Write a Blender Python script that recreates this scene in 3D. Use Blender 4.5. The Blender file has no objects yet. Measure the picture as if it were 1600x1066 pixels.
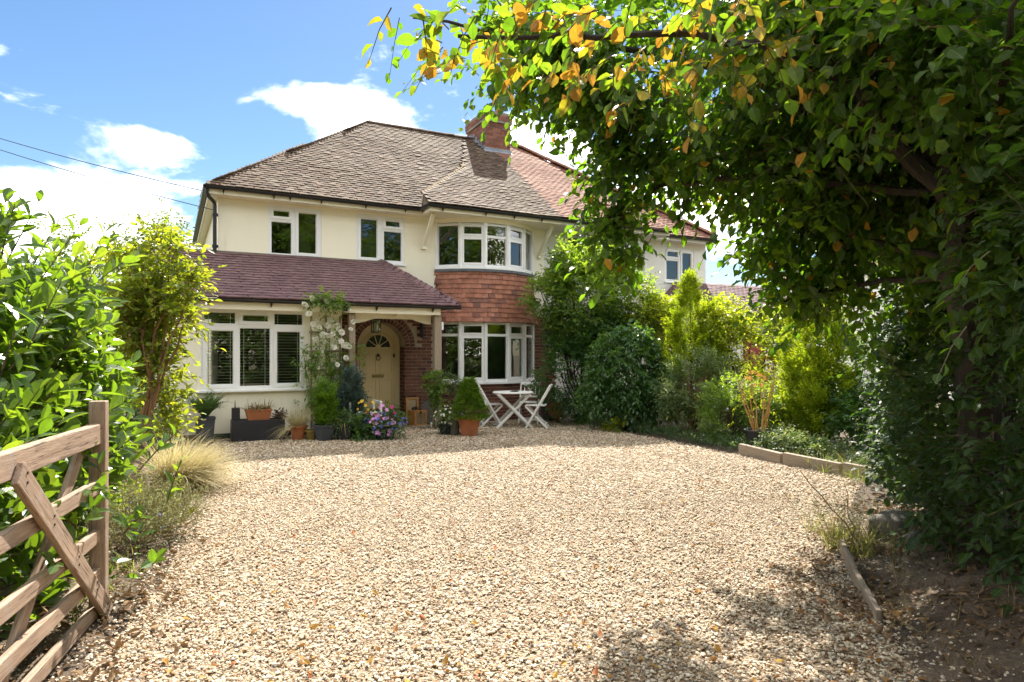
import bpy, math, random
import numpy as np
from mathutils import Matrix, Vector
rng = np.random.default_rng(7)
random.seed(7)
R = math.radians
sc = bpy.context.scene
C = sc.collection

# ---------------------------------------------------------------- camera
cam = bpy.data.cameras.new('camera')
cam_o = bpy.data.objects.new('camera', cam)
C.objects.link(cam_o)
cam_o.location = (0, 0, 1.5)
cam_o.rotation_euler = (R(90), 0, 0)
cam.sensor_width = 36
cam.lens = 36 * 1030 / 1600
cam.shift_y = 20 / 1600
cam.clip_start = 0.05
cam.clip_end = 3000
sc.camera = cam_o

# ---------------------------------------------------------------- sun and sky
SUN_AZ, SUN_EL = R(4), R(48)
sdir = Vector((math.sin(SUN_AZ) * math.cos(SUN_EL), math.cos(SUN_AZ) * math.cos(SUN_EL), math.sin(SUN_EL)))
sun = bpy.data.lights.new('sun', 'SUN')
sun.energy = 3.3
sun.angle = R(0.53)
sun.color = (1.0, 0.93, 0.82)
sun_o = bpy.data.objects.new('sun', sun)
sun_o.rotation_euler = sdir.to_track_quat('Z', 'Y').to_euler()
sun_o.location = (0, 20, 30)
C.objects.link(sun_o)

world = bpy.data.worlds.new('World')
sc.world = world
world.use_nodes = True
nt = world.node_tree
for n in list(nt.nodes):
    nt.nodes.remove(n)
def wn(t, **k):
    n = nt.nodes.new(t)
    for a, b in k.items():
        setattr(n, a, b)
    return n
def wl(a, b):
    nt.links.new(a, b)
def wmath(op, a, b=None, c=None, clamp=False):
    n = wn('ShaderNodeMath', operation=op, use_clamp=clamp)
    for i, x in enumerate((a, b, c)):
        if x is None:
            continue
        if isinstance(x, (int, float)):
            n.inputs[i].default_value = x
        else:
            wl(x, n.inputs[i])
    return n.outputs[0]
out = wn('ShaderNodeOutputWorld')
bg = wn('ShaderNodeBackground')
bg.inputs['Strength'].default_value = 0.15
wl(bg.outputs[0], out.inputs[0])
sky = wn('ShaderNodeTexSky', sky_type='NISHITA', sun_disc=False)
sky.sun_elevation = SUN_EL
sky.sun_rotation = SUN_AZ
sky.altitude = 50
sky.air_density = 1.0
sky.dust_density = 0.2
sky.ozone_density = 2.0
tc = wn('ShaderNodeTexCoord')
sx = wn('ShaderNodeSeparateXYZ')
wl(tc.outputs['Generated'], sx.inputs[0])
az = wmath('ARCTAN2', sx.outputs[0], sx.outputs[1])
el = wmath('ARCSINE', sx.outputs[2])
mp = wn('ShaderNodeMapping')
mp.inputs['Scale'].default_value = (1, 1, 2.2)
mp.inputs['Location'].default_value = (3.1, 1.7, 0.4)
wl(tc.outputs['Generated'], mp.inputs[0])
nz = wn('ShaderNodeTexNoise')
nz.inputs['Scale'].default_value = 5.5
nz.inputs['Detail'].default_value = 9
nz.inputs['Roughness'].default_value = 0.58
nz.inputs['Distortion'].default_value = 0.25
wl(mp.outputs[0], nz.inputs['Vector'])
fb = nz.outputs['Fac']
# cumulus heaps of the view: azimuth, elevation, half widths (degrees), weight
heaps = [(-31.5, 11.0, 7.5, 3.6, 1.0), (-30, 7.0, 13, 2.6, .95), (-29.5, 15.9, 5.0, 1.3, .72), (-15.5, 20.4, 6.5, 1.7, .85),
         (-13.5, 17.4, 4.5, 2.4, .9), (-9, 16.5, 6, 3, .75), (-14, 24.5, 4, 1.0, .35), (4, 17, 8, 3.5, .8), (14, 12, 10, 4, .9),
         (27, 14, 9, 4, .9), (40, 9, 12, 4, .9), (-50, 12, 10, 3.5, .8), (-70, 15, 12, 5, .8), (65, 16, 14, 5, .8)]
acc = None
for a0, e0, wa, we, wt in heaps:
    if abs(a0) < 33:
        wa, we = wa * .98, we * .98
    da = wmath('MULTIPLY', wmath('SUBTRACT', az, R(a0)), 1 / R(wa))
    de = wmath('MULTIPLY', wmath('SUBTRACT', el, R(e0)), 1 / R(we))
    q = wmath('ADD', wmath('MULTIPLY', da, da), wmath('MULTIPLY', de, de))
    g = wmath('MULTIPLY', wmath('EXPONENT', wmath('MULTIPLY', q, -1)), wt)
    acc = g if acc is None else wmath('ADD', acc, g)
# the rest of the sky: broken cumulus, cover raised off camera for fill
nz2 = wn('ShaderNodeTexNoise')
nz2.inputs['Scale'].default_value = 2.4
nz2.inputs['Detail'].default_value = 3
wl(mp.outputs[0], nz2.inputs['Vector'])
mr2 = wn('ShaderNodeMapRange', interpolation_type='SMOOTHSTEP')
wl(nz2.outputs['Fac'], mr2.inputs['Value'])
mr2.inputs['From Min'].default_value = 0.42
mr2.inputs['From Max'].default_value = 0.56
away = wn('ShaderNodeMapRange', interpolation_type='SMOOTHSTEP')
wl(wmath('ABSOLUTE', az), away.inputs['Value'])
away.inputs['From Min'].default_value = R(44)
away.inputs['From Max'].default_value = R(70)
rest = wmath('MULTIPLY', wmath('MULTIPLY', mr2.outputs[0], 0.95), away.outputs[0])
acc = wmath('ADD', acc, rest)
dens = wmath('ADD', acc, wmath('MULTIPLY', wmath('SUBTRACT', fb, 0.5), 2.6))
mr = wn('ShaderNodeMapRange', interpolation_type='SMOOTHSTEP')
wl(dens, mr.inputs['Value'])
mr.inputs['From Min'].default_value = 0.40
mr.inputs['From Max'].default_value = 1.0
cloud = mr.outputs[0]
shade = wn('ShaderNodeMapRange')
wl(fb, shade.inputs['Value'])
shade.inputs['From Min'].default_value = 0.35
shade.inputs['From Max'].default_value = 0.62
shade.inputs['To Min'].default_value = 0.55
shade.inputs['To Max'].default_value = 1.0
cc = wn('ShaderNodeMix', data_type='RGBA', blend_type='MULTIPLY')
cc.inputs['Factor'].default_value = 1
cc.inputs[6].default_value = (8.6, 8.35, 7.9, 1)
wl(shade.outputs[0], cc.inputs[7])
mx = wn('ShaderNodeMix', data_type='RGBA')
wl(cloud, mx.inputs['Factor'])
hs = wn('ShaderNodeHueSaturation')
hs.inputs['Saturation'].default_value = 1.16
hs.inputs['Value'].default_value = 0.245
wl(sky.outputs[0], hs.inputs['Color'])
wl(hs.outputs[0], mx.inputs[6])
wl(cc.outputs[2], mx.inputs[7])
wl(mx.outputs[2], bg.inputs['Color'])

vs = sc.view_settings
vs.view_transform = 'Standard'
vs.look = 'None'
vs.exposure = 2.15
vs.gamma = 1
vs.use_curve_mapping = False
sc.render.engine = 'CYCLES'
cy = sc.cycles
cy.use_denoising = True
cy.max_bounces = 10
cy.diffuse_bounces = 5
cy.glossy_bounces = 4
cy.transmission_bounces = 8
cy.transparent_max_bounces = 12
cy.sample_clamp_indirect = 6
cy.caustics_reflective = False
cy.caustics_refractive = False

# ---------------------------------------------------------------- materials
def new_mat(name):
    m = bpy.data.materials.new(name)
    m.use_nodes = True
    t = m.node_tree
    t.nodes.clear()
    o = t.nodes.new('ShaderNodeOutputMaterial')
    return m, t, o
def setv(t, sock, x):
    if isinstance(x, bpy.types.NodeSocket):
        t.links.new(x, sock)
    elif isinstance(x, (tuple, list)) and len(x) == 3 and sock.type == 'RGBA':
        sock.default_value = (*x, 1)
    else:
        sock.default_value = x
def node(t, kind, ins=None, **k):
    n = t.nodes.new(kind)
    for a, b in k.items():
        setattr(n, a, b)
    for a, b in (ins or {}).items():
        setv(t, n.inputs[a], b)
    return n
def noise(t, vec, scale, detail=4, rough=.55):
    return node(t, 'ShaderNodeTexNoise', {'Vector': vec, 'Scale': scale, 'Detail': detail, 'Roughness': rough}).outputs['Fac']
def ramp(t, fac, stops, interp='LINEAR'):
    n = node(t, 'ShaderNodeValToRGB', {'Fac': fac})
    cr = n.color_ramp
    cr.interpolation = interp
    while len(cr.elements) > 1:
        cr.elements.remove(cr.elements[-1])
    for i, (p, c) in enumerate(stops):
        e = cr.elements[0] if i == 0 else cr.elements.new(p)
        e.position = p
        e.color = (*c, 1)
    return n.outputs[0]
def mixc(t, f, a, b, mode='MIX'):
    n = node(t, 'ShaderNodeMix', {'Factor': f}, data_type='RGBA', blend_type=mode)
    setv(t, n.inputs[6], a)
    setv(t, n.inputs[7], b)
    return n.outputs[2]
def m_math(t, op, a, b=0.0):
    n = node(t, 'ShaderNodeMath', operation=op)
    setv(t, n.inputs[0], a)
    setv(t, n.inputs[1], b)
    return n.outputs[0]
def variation(t):
    """one random number per piece, whether it is an object of its own or a piece of a joined mesh"""
    at = node(t, 'ShaderNodeAttribute', attribute_name='t').outputs['Fac']
    ob = node(t, 'ShaderNodeObjectInfo').outputs['Random']
    return m_math(t, 'FRACT', m_math(t, 'ADD', at, ob))
def bump(t, h, strength=.3, dist=.01):
    return node(t, 'ShaderNodeBump', {'Height': h, 'Strength': strength, 'Distance': dist}).outputs[0]

def plain(name, c1, c2=None, rough=.6, scale=3.0, bscale=60, bstr=.15, bdist=.004, stretch=(1, 1, 1), spec=.4, dirt=None, metal=0):
    """noise-mottled solid with fine relief"""
    m, t, o = new_mat(name)
    co = node(t, 'ShaderNodeTexCoord').outputs['Object']
    v = node(t, 'ShaderNodeMapping', {'Vector': co, 'Scale': stretch}).outputs[0]
    n1 = noise(t, v, scale, 6)
    col = mixc(t, node(t, 'ShaderNodeMapRange', {'Value': n1, 'From Min': .35, 'From Max': .65}).outputs[0], c1, c2 or tuple(x * .85 for x in c1))
    if dirt:
        n3 = noise(t, v, dirt[1], 8, .7)
        f = node(t, 'ShaderNodeMapRange', {'Value': n3, 'From Min': dirt[2], 'From Max': dirt[2] + .12}).outputs[0]
        col = mixc(t, f, col, dirt[0])
    n2 = noise(t, v, bscale, 5)
    p = node(t, 'ShaderNodeBsdfPrincipled', {'Base Color': col, 'Roughness': rough, 'Specular IOR Level': spec, 'Metallic': metal,
                                             'Normal': bump(t, n2, bstr, bdist)})
    t.links.new(p.outputs[0], o.inputs[0])
    return m
def pieces(name, stops, rough=.8, nscale=14, dirt=None, bscale=70, bstr=.4, mott=.35, spec=.25):
    """pieces (tiles, bricks, stones): each has a colour of its own from the ramp"""
    m, t, o = new_mat(name)
    co = node(t, 'ShaderNodeTexCoord').outputs['Object']
    geo = node(t, 'ShaderNodeNewGeometry').outputs['Position']
    col = ramp(t, variation(t), stops)
    n1 = noise(t, geo, nscale, 6, .65)
    k = node(t, 'ShaderNodeMapRange', {'Value': n1, 'From Min': .3, 'From Max': .7, 'To Min': 1 - mott, 'To Max': 1 + mott}).outputs[0]
    col = mixc(t, 1.0, col, k, 'MULTIPLY')
    if dirt:
        for c, s, th, amt in dirt:
            f = node(t, 'ShaderNodeMapRange', {'Value': noise(t, geo, s, 7, .7), 'From Min': th, 'From Max': th + .1, 'To Max': amt}).outputs[0]
            col = mixc(t, f, col, c)
    p = node(t, 'ShaderNodeBsdfPrincipled', {'Base Color': col, 'Roughness': rough, 'Specular IOR Level': spec,
                                             'Normal': bump(t, noise(t, geo, bscale, 4), bstr, .004)})
    t.links.new(p.outputs[0], o.inputs[0])
    return m
def leafm(name, top, trans, rough=.42, spec=.45, amt=.42, vein=None):
    """leaf: glossy face and a translucent body; ramps are read with one random number per leaf"""
    m, t, o = new_mat(name)
    v = node(t, 'ShaderNodeAttribute', attribute_name='t').outputs['Fac']
    col = ramp(t, v, top)
    tr = ramp(t, v, trans)
    gp_n = node(t, 'ShaderNodeNewGeometry').outputs['Position']
    mo = node(t, 'ShaderNodeMapRange', {'Value': noise(t, gp_n, 38, 5, .65), 'From Min': .3, 'From Max': .7, 'To Min': .72, 'To Max': 1.22}).outputs[0]
    col = mixc(t, 1, col, mo, 'MULTIPLY')
    tr = mixc(t, .7, tr, mo, 'MULTIPLY')
    nrm = None
    if vein:
        uvn = node(t, 'ShaderNodeUVMap', uv_map='leaf').outputs[0]
        s = node(t, 'ShaderNodeSeparateXYZ', {'Vector': uvn})
        ax = m_math(t, 'ABSOLUTE', m_math(t, 'SUBTRACT', s.outputs[0], .5))
        ph = m_math(t, 'SUBTRACT', m_math(t, 'MULTIPLY', s.outputs[1], vein[0]), m_math(t, 'MULTIPLY', ax, vein[0] * .7))
        w = m_math(t, 'ABSOLUTE', m_math(t, 'SUBTRACT', m_math(t, 'FRACT', ph), .5))
        nrm = bump(t, w, vein[1], .006)
        mid = node(t, 'ShaderNodeMapRange', {'Value': ax, 'From Min': .01, 'From Max': .035, 'To Min': 1, 'To Max': 0}).outputs[0]
        ln = node(t, 'ShaderNodeMapRange', {'Value': w, 'From Min': .02, 'From Max': .08, 'To Min': .45, 'To Max': 0}).outputs[0]
        f = m_math(t, 'MAXIMUM', mid, ln)
        lighter = mixc(t, .55, col, (.30, .34, .12))
        col = mixc(t, f, col, lighter)
        tr = mixc(t, m_math(t, 'MULTIPLY', f, .6), tr, (.12, .16, .02))
    ins = {'Base Color': col, 'Roughness': rough, 'Specular IOR Level': spec}
    if nrm:
        ins['Normal'] = nrm
    p = node(t, 'ShaderNodeBsdfPrincipled', ins)
    tl = node(t, 'ShaderNodeBsdfTranslucent', {'Color': tr})
    mx = node(t, 'ShaderNodeMixShader', {0: amt})
    t.links.new(p.outputs[0], mx.inputs[1])
    t.links.new(tl.outputs[0], mx.inputs[2])
    t.links.new(mx.outputs[0], o.inputs[0])
    return m
def wood(name, c1, c2, scale=1.0, rough=.75, worn=False):
    """grain runs along the local x axis of the piece"""
    m, t, o = new_mat(name)
    co = node(t, 'ShaderNodeTexCoord').outputs['Object']
    off = node(t, 'ShaderNodeObjectInfo').outputs['Random']
    v = node(t, 'ShaderNodeMapping', {'Vector': co, 'Scale': (1.2 * scale, 26 * scale, 26 * scale)}).outputs[0]
    v2 = node(t, 'ShaderNodeVectorMath', {0: v, 1: off}, operation='ADD').outputs[0]
    n1 = noise(t, v2, 2.2, 8, .65)
    n0 = noise(t, co, 3.0, 4)
    f = node(t, 'ShaderNodeMapRange', {'Value': n1, 'From Min': .32, 'From Max': .68}).outputs[0]
    col = mixc(t, f, c1, c2)
    col = mixc(t, node(t, 'ShaderNodeMapRange', {'Value': n0, 'From Min': .4, 'From Max': .7, 'To Max': .45}).outputs[0], col, tuple((a + .12) * .75 for a in c2))
    fine = noise(t, v2, 9, 6, .7)
    if worn:
        n4 = noise(t, v2, 5.5, 4, .5)
        col = mixc(t, node(t, 'ShaderNodeMapRange', {'Value': n4, 'From Min': .60, 'From Max': .66, 'To Max': .8}).outputs[0], col, (.055, .038, .028))
        n5 = noise(t, co, 7, 7, .7)
        col = mixc(t, node(t, 'ShaderNodeMapRange', {'Value': n5, 'From Min': .56, 'From Max': .74, 'To Max': .55}).outputs[0], col, (.36, .34, .31))
        n6 = noise(t, co, 4.2, 7, .75)
        col = mixc(t, node(t, 'ShaderNodeMapRange', {'Value': n6, 'From Min': .60, 'From Max': .74, 'To Max': .5}).outputs[0], col, (.13, .15, .07))
    p = node(t, 'ShaderNodeBsdfPrincipled', {'Base Color': col, 'Roughness': rough, 'Specular IOR Level': .25,
                                             'Normal': bump(t, m_math(t, 'ADD', n1, fine), .5, .004)})
    t.links.new(p.outputs[0], o.inputs[0])
    return m
def glass(name, tint=(.93, .95, .94)):
    m, t, o = new_mat(name)
    fr = node(t, 'ShaderNodeFresnel', {'IOR': 1.62}).outputs[0]
    f = m_math(t, 'ADD', m_math(t, 'MULTIPLY', fr, 1.5), .05)
    geo = node(t, 'ShaderNodeNewGeometry').outputs['Position']
    nb = bump(t, noise(t, geo, 2.5, 1), .025, .02)
    g = node(t, 'ShaderNodeBsdfGlossy', {'Roughness': .004, 'Color': (1, 1, 1), 'Normal': nb})
    tr = node(t, 'ShaderNodeBsdfTransparent', {'Color': tint})
    mx = node(t, 'ShaderNodeMixShader', {0: f})
    t.links.new(tr.outputs[0], mx.inputs[1])
    t.links.new(g.outputs[0], mx.inputs[2])
    t.links.new(mx.outputs[0], o.inputs[0])
    return m

M = {}
M['render'] = plain('cream_render', (.88, .83, .675), (.85, .80, .64), .85, 1.2, 90, .35, .004, spec=.2, dirt=((.76, .69, .53), 2.2, .60), stretch=(2.6, 2.6, .35))
M['white_render'] = plain('white_render', (.80, .78, .73), (.74, .72, .67), .85, 1.2, 90, .35, .004, spec=.2)
M['upvc'] = plain('white_plastic', (.82, .82, .82), (.79, .79, .79), .3, 2, 20, .02)
M['fascia'] = plain('cream_paint', (.86, .80, .64), (.82, .76, .59), .45, 2, 40, .05)
M['black'] = plain('black_plastic', (.016, .016, .018), (.022, .022, .023), .38, 3, 30, .05)
M['glass'] = glass('window_glass')
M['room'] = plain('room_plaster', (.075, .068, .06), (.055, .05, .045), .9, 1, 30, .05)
M['slat'] = plain('blind_slat', (.74, .74, .72), (.70, .70, .68), .5, 2, 30, .02)
M['curtain'] = plain('curtain_cloth', (.46, .44, .38), (.40, .38, .33), .9, 6, 40, .2)
M['tile_brown'] = pieces('weathered_brown_tile', [(0, (.064, .042, .030)), (.3, (.098, .068, .047)), (.6, (.12, .088, .062)), (.8, (.098, .058, .040)), (.93, (.17, .135, .098)), (1, (.056, .038, .028))],
                         .85, 9, [((.25, .22, .165), 26, .60, .5), ((.075, .06, .045), 5, .60, .6), ((.33, .20, .08), 3.1, .62, .6)], 60, .5, spec=.2)
M['tile_purple'] = pieces('purple_brown_tile', [(0, (.108, .060, .064)), (.4, (.138, .078, .081)), (.75, (.16, .092, .094)), (1, (.12, .068, .074))], .62, 12,
                          [((.26, .22, .20), 30, .70, .6), ((.05, .03, .03), 4, .62, .5)], 60, .3, .25, .4)
M['tile_red'] = pieces('red_brown_tile', [(0, (.18, .085, .06)), (.5, (.23, .115, .082)), (1, (.27, .145, .105))], .85, 12, [((.15, .09, .07), 5, .6, .5), ((.42, .34, .27), 28, .66, .5)], 60, .4)
M['tile_clay'] = pieces('orange_clay_tile', [(0, (.29, .12, .078)), (.3, (.35, .152, .10)), (.6, (.37, .172, .118)), (.84, (.28, .122, .082)), (.96, (.20, .095, .075)), (1, (.16, .085, .07))], .8, 10,
                        [((.17, .09, .08), 7, .62, .55)], 50, .3)
M['brick'] = pieces('dark_red_brick', [(0, (.098, .042, .030)), (.35, (.138, .060, .041)), (.65, (.17, .075, .05)), (.85, (.11, .047, .036)), (1, (.07, .035, .03))], .9, 30, None, 120, .6)
M['brick_red'] = pieces('weathered_red_brick', [(0, (.15, .06, .042)), (.4, (.21, .088, .06)), (.75, (.25, .115, .08)), (1, (.12, .058, .047))], .9, 20, [((.36, .30, .24), 9, .63, .6)], 120, .6)
M['mortar'] = plain('mortar', (.42, .345, .265), (.34, .275, .205), .95, 8, 120, .5)
M['mortar_dark'] = plain('weathered_mortar', (.26, .215, .175), (.17, .135, .115), .95, 6, 120, .5)
M['lead'] = plain('lead_sheet', (.22, .24, .28), (.14, .155, .185), .5, 5, 40, .2, spec=.5)
M['lead_dark'] = plain('dark_lead_sheet', (.055, .062, .078), (.10, .11, .125), .5, 9, 40, .2, spec=.5)
M['door'] = plain('cream_door_paint', (.60, .47, .245), (.57, .44, .225), .4, 2, 30, .04)
M['doorframe'] = plain('cream_frame_paint', (.70, .58, .34), (.66, .54, .31), .45, 2, 30, .04)
M['brass'] = plain('aged_brass', (.30, .22, .09), (.22, .16, .07), .35, 5, 40, .1, metal=.8)
M['oak'] = wood('weathered_oak', (.36, .29, .21), (.24, .185, .13))
M['gate'] = wood('weathered_gate_wood', (.42, .305, .225), (.215, .140, .095), worn=True)
M['sleeper'] = wood('weathered_sleeper', (.34, .275, .20), (.20, .155, .115))
M['pine'] = wood('orange_pine', (.52, .26, .075), (.42, .19, .05))
M['white_wood'] = wood('white_painted_wood', (.80, .79, .77), (.74, .73, .70), rough=.5)
M['terracotta'] = plain('terracotta', (.46, .165, .07), (.40, .14, .06), .8, 5, 80, .2, dirt=((.50, .30, .20), 7, .63))
M['darkpot'] = plain('slate_grey_pot', (.050, .056, .068), (.038, .043, .053), .5, 4, 60, .1)
M['blackpot'] = plain('black_pot', (.020, .021, .024), (.028, .028, .031), .5, 4, 60, .1)
M['trough'] = plain('black_trough', (.016, .016, .021), (.024, .024, .03), .45, 3, 60, .1)
M['olive'] = plain('mustard_glazed_pot', (.22, .16, .04), (.17, .12, .03), .3, 4, 30, .1)
M['soil'] = plain('dark_soil', (.070, .050, .036), (.11, .082, .058), .95, 9, 60, .8, .02, dirt=((.16, .12, .085), 18, .6))
M['bank'] = plain('dry_bank_soil', (.17, .125, .085), (.085, .060, .042), .95, 3.5, 38, 1.0, .04, dirt=((.30, .225, .15), 17, .58))
M['stone'] = plain('grey_stone', (.14, .125, .105), (.095, .085, .072), .9, 4, 40, .8, .015, dirt=((.07, .085, .04), 7, .56))
M['bark'] = plain('dark_bark', (.032, .025, .02), (.055, .043, .034), .9, 6, 30, .9, .02, stretch=(1, 1, .3))
M['bark_tan'] = plain('tan_bark', (.23, .125, .062), (.16, .085, .045), .85, 8, 30, .6, .01, stretch=(1, 1, .3))
M['twig'] = plain('twig_bark', (.10, .07, .045), (.14, .10, .06), .85, 8, 30, .3, .01)
M['ground'] = plain('verge_ground', (.075, .080, .035), (.11, .095, .055), .95, .8, 8, .6, .05)
M['slab'] = plain('grey_paving', (.30, .28, .25), (.24, .22, .2), .9, 5, 60, .4)
M['wire'] = plain('cable_sheath', (.07, .07, .075), (.06, .06, .065), .6)
M['red_door'] = plain('red_door_paint', (.28, .035, .02), (.24, .03, .018), .4)
M['rose'] = leafm('white_petal', [(0, (.80, .77, .66)), (1, (.84, .82, .76))], [(0, (.75, .70, .52)), (1, (.80, .78, .68))], .6, .2, .3)
def petal(name, a, b):
    return leafm(name, [(0, a), (1, b)], [(0, a), (1, b)], .6, .2, .3)
M['pink'] = petal('pink_petal', (.66, .28, .58), (.74, .42, .68))
M['blue'] = petal('blue_petal', (.10, .13, .55), (.22, .22, .62))
M['yellow'] = petal('yellow_petal', (.70, .45, .03), (.75, .55, .10))
M['orange'] = petal('orange_petal', (.65, .25, .05), (.70, .38, .14))
M['magenta'] = petal('magenta_petal', (.45, .03, .16), (.55, .06, .25))
M['white_petal'] = petal('cream_white_petal', (.78, .74, .58), (.80, .78, .70))
# leaves
G = lambda r, g, b: (r, g, b)
M['laurel'] = leafm('laurel_leaf', [(0, (.040, .085, .018)), (.5, (.055, .115, .024)), (1, (.085, .15, .03))], [(0, (.15, .30, .012)), (.5, (.24, .40, .016)), (1, (.38, .51, .025))], .28, .45, .44, (9, .12))
M['beech'] = leafm('hornbeam_leaf', [(0, (.013, .036, .011)), (.5, (.020, .052, .014)), (1, (.036, .078, .020))], [(0, (.07, .18, .008)), (.6, (.12, .27, .012)), (1, (.24, .38, .02))], .36, .35, .32, (9, .55))
M['canopy'] = leafm('tree_leaf', [(0, (.015, .039, .011)), (.5, (.024, .058, .014)), (.80, (.042, .080, .017)), (.86, (.30, .24, .03)), (.92, (.45, .24, .03)), (1, (.42, .15, .025))],
                    [(0, (.16, .38, .014)), (.5, (.28, .54, .018)), (.80, (.48, .66, .024)), (.86, (.66, .52, .03)), (.92, (.72, .40, .03)), (1, (.60, .24, .03))], .42, .28, .42, (8, .3))
M['shrub'] = leafm('shrub_leaf', [(0, (.05, .105, .03)), (.6, (.085, .15, .04)), (1, (.16, .21, .07))], [(0, (.24, .44, .02)), (.6, (.40, .58, .03)), (1, (.58, .66, .09))], .4, .4, .46)
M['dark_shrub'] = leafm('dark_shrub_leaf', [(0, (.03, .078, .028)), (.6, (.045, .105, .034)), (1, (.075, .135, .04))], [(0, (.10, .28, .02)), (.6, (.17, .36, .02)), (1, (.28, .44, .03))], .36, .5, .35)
M['stem_shrub'] = leafm('light_green_leaf', [(0, (.065, .12, .022)), (.6, (.10, .16, .026)), (1, (.16, .20, .03))], [(0, (.36, .48, .02)), (.6, (.50, .58, .025)), (1, (.64, .60, .04))], .4, .4, .48)
M['golden'] = leafm('golden_leaf', [(0, (.14, .17, .02)), (.6, (.22, .23, .025)), (1, (.32, .30, .04))], [(0, (.34, .50, .02)), (.6, (.52, .62, .025)), (1, (.68, .68, .04))], .45, .35, .48)
M['gold_conifer'] = leafm('golden_conifer_spray', [(0, (.11, .19, .014)), (.6, (.19, .27, .016)), (1, (.32, .33, .022))], [(0, (.30, .46, .012)), (.6, (.46, .58, .015)), (1, (.64, .64, .025))], .5, .25, .46)
M['green_conifer'] = leafm('green_conifer_spray', [(0, (.055, .12, .012)), (.6, (.085, .17, .014)), (1, (.12, .20, .02))], [(0, (.18, .34, .01)), (1, (.30, .45, .02))], .5, .3, .38)
M['blue_conifer'] = leafm('blue_conifer_spray', [(0, (.050, .085, .075)), (.6, (.075, .115, .10)), (1, (.10, .145, .125))], [(0, (.08, .14, .10)), (1, (.14, .20, .15))], .5, .3, .3)
M['variegated'] = leafm('variegated_leaf', [(0, (.055, .105, .035)), (.6, (.10, .16, .055)), (.85, (.17, .22, .09)), (1, (.40, .43, .24))], [(0, (.16, .28, .04)), (.6, (.28, .36, .08)), (1, (.6, .6, .3))], .45, .4, .35)
M['herb'] = leafm('pot_plant_leaf', [(0, (.035, .08, .028)), (.6, (.055, .115, .035)), (1, (.09, .15, .045))], [(0, (.14, .28, .02)), (1, (.28, .42, .04))], .4, .4, .35)
M['fern'] = leafm('fern_frond', [(0, (.035, .075, .03)), (.6, (.05, .10, .04)), (1, (.08, .13, .05))], [(0, (.12, .24, .03)), (1, (.2, .32, .05))], .5, .3, .35)
M['straw'] = leafm('dry_grass_blade', [(0, (.42, .36, .18)), (.6, (.56, .50, .29)), (1, (.66, .60, .38))], [(0, (.46, .38, .16)), (1, (.6, .52, .28))], .6, .2, .42)
M['brown_grass'] = leafm('bronze_grass_blade', [(0, (.16, .12, .05)), (.5, (.25, .19, .08)), (.8, (.34, .27, .13)), (1, (.11, .13, .05))], [(0, (.25, .18, .06)), (1, (.38, .32, .14))], .6, .2, .35)
M['lavender'] = leafm('lavender_leaf', [(0, (.12, .15, .085)), (.6, (.19, .21, .12)), (1, (.27, .27, .16))], [(0, (.25, .3, .12)), (1, (.42, .42, .2))], .6, .2, .35)
M['grass'] = leafm('weed_blade', [(0, (.07, .11, .025)), (.6, (.13, .16, .04)), (1, (.30, .26, .10))], [(0, (.26, .36, .03)), (1, (.5, .46, .12))], .55, .3, .4)
M['litter'] = leafm('fallen_leaf', [(0, (.20, .095, .03)), (.35, (.34, .17, .05)), (.6, (.46, .30, .06)), (.8, (.28, .14, .06)), (1, (.40, .10, .03))], [(0, (.3, .15, .04)), (1, (.5, .25, .05))], .7, .2, .25)
M['litter_dry'] = leafm('dry_brown_leaf', [(0, (.13, .08, .045)), (.5, (.22, .14, .08)), (.8, (.30, .20, .11)), (1, (.10, .065, .04))], [(0, (.2, .12, .05)), (1, (.3, .18, .08))], .75, .2, .2)
M['far_tree'] = leafm('far_tree_leaf', [(0, (.035, .07, .018)), (.6, (.055, .10, .024)), (1, (.09, .13, .03))], [(0, (.16, .28, .02)), (1, (.34, .42, .03))], .5, .3, .38)
M['ivy'] = leafm('ground_cover_leaf', [(0, (.03, .07, .03)), (.6, (.05, .10, .04)), (.85, (.08, .13, .06)), (1, (.16, .22, .14))], [(0, (.12, .24, .03)), (1, (.26, .36, .08))], .4, .4, .35)

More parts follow.
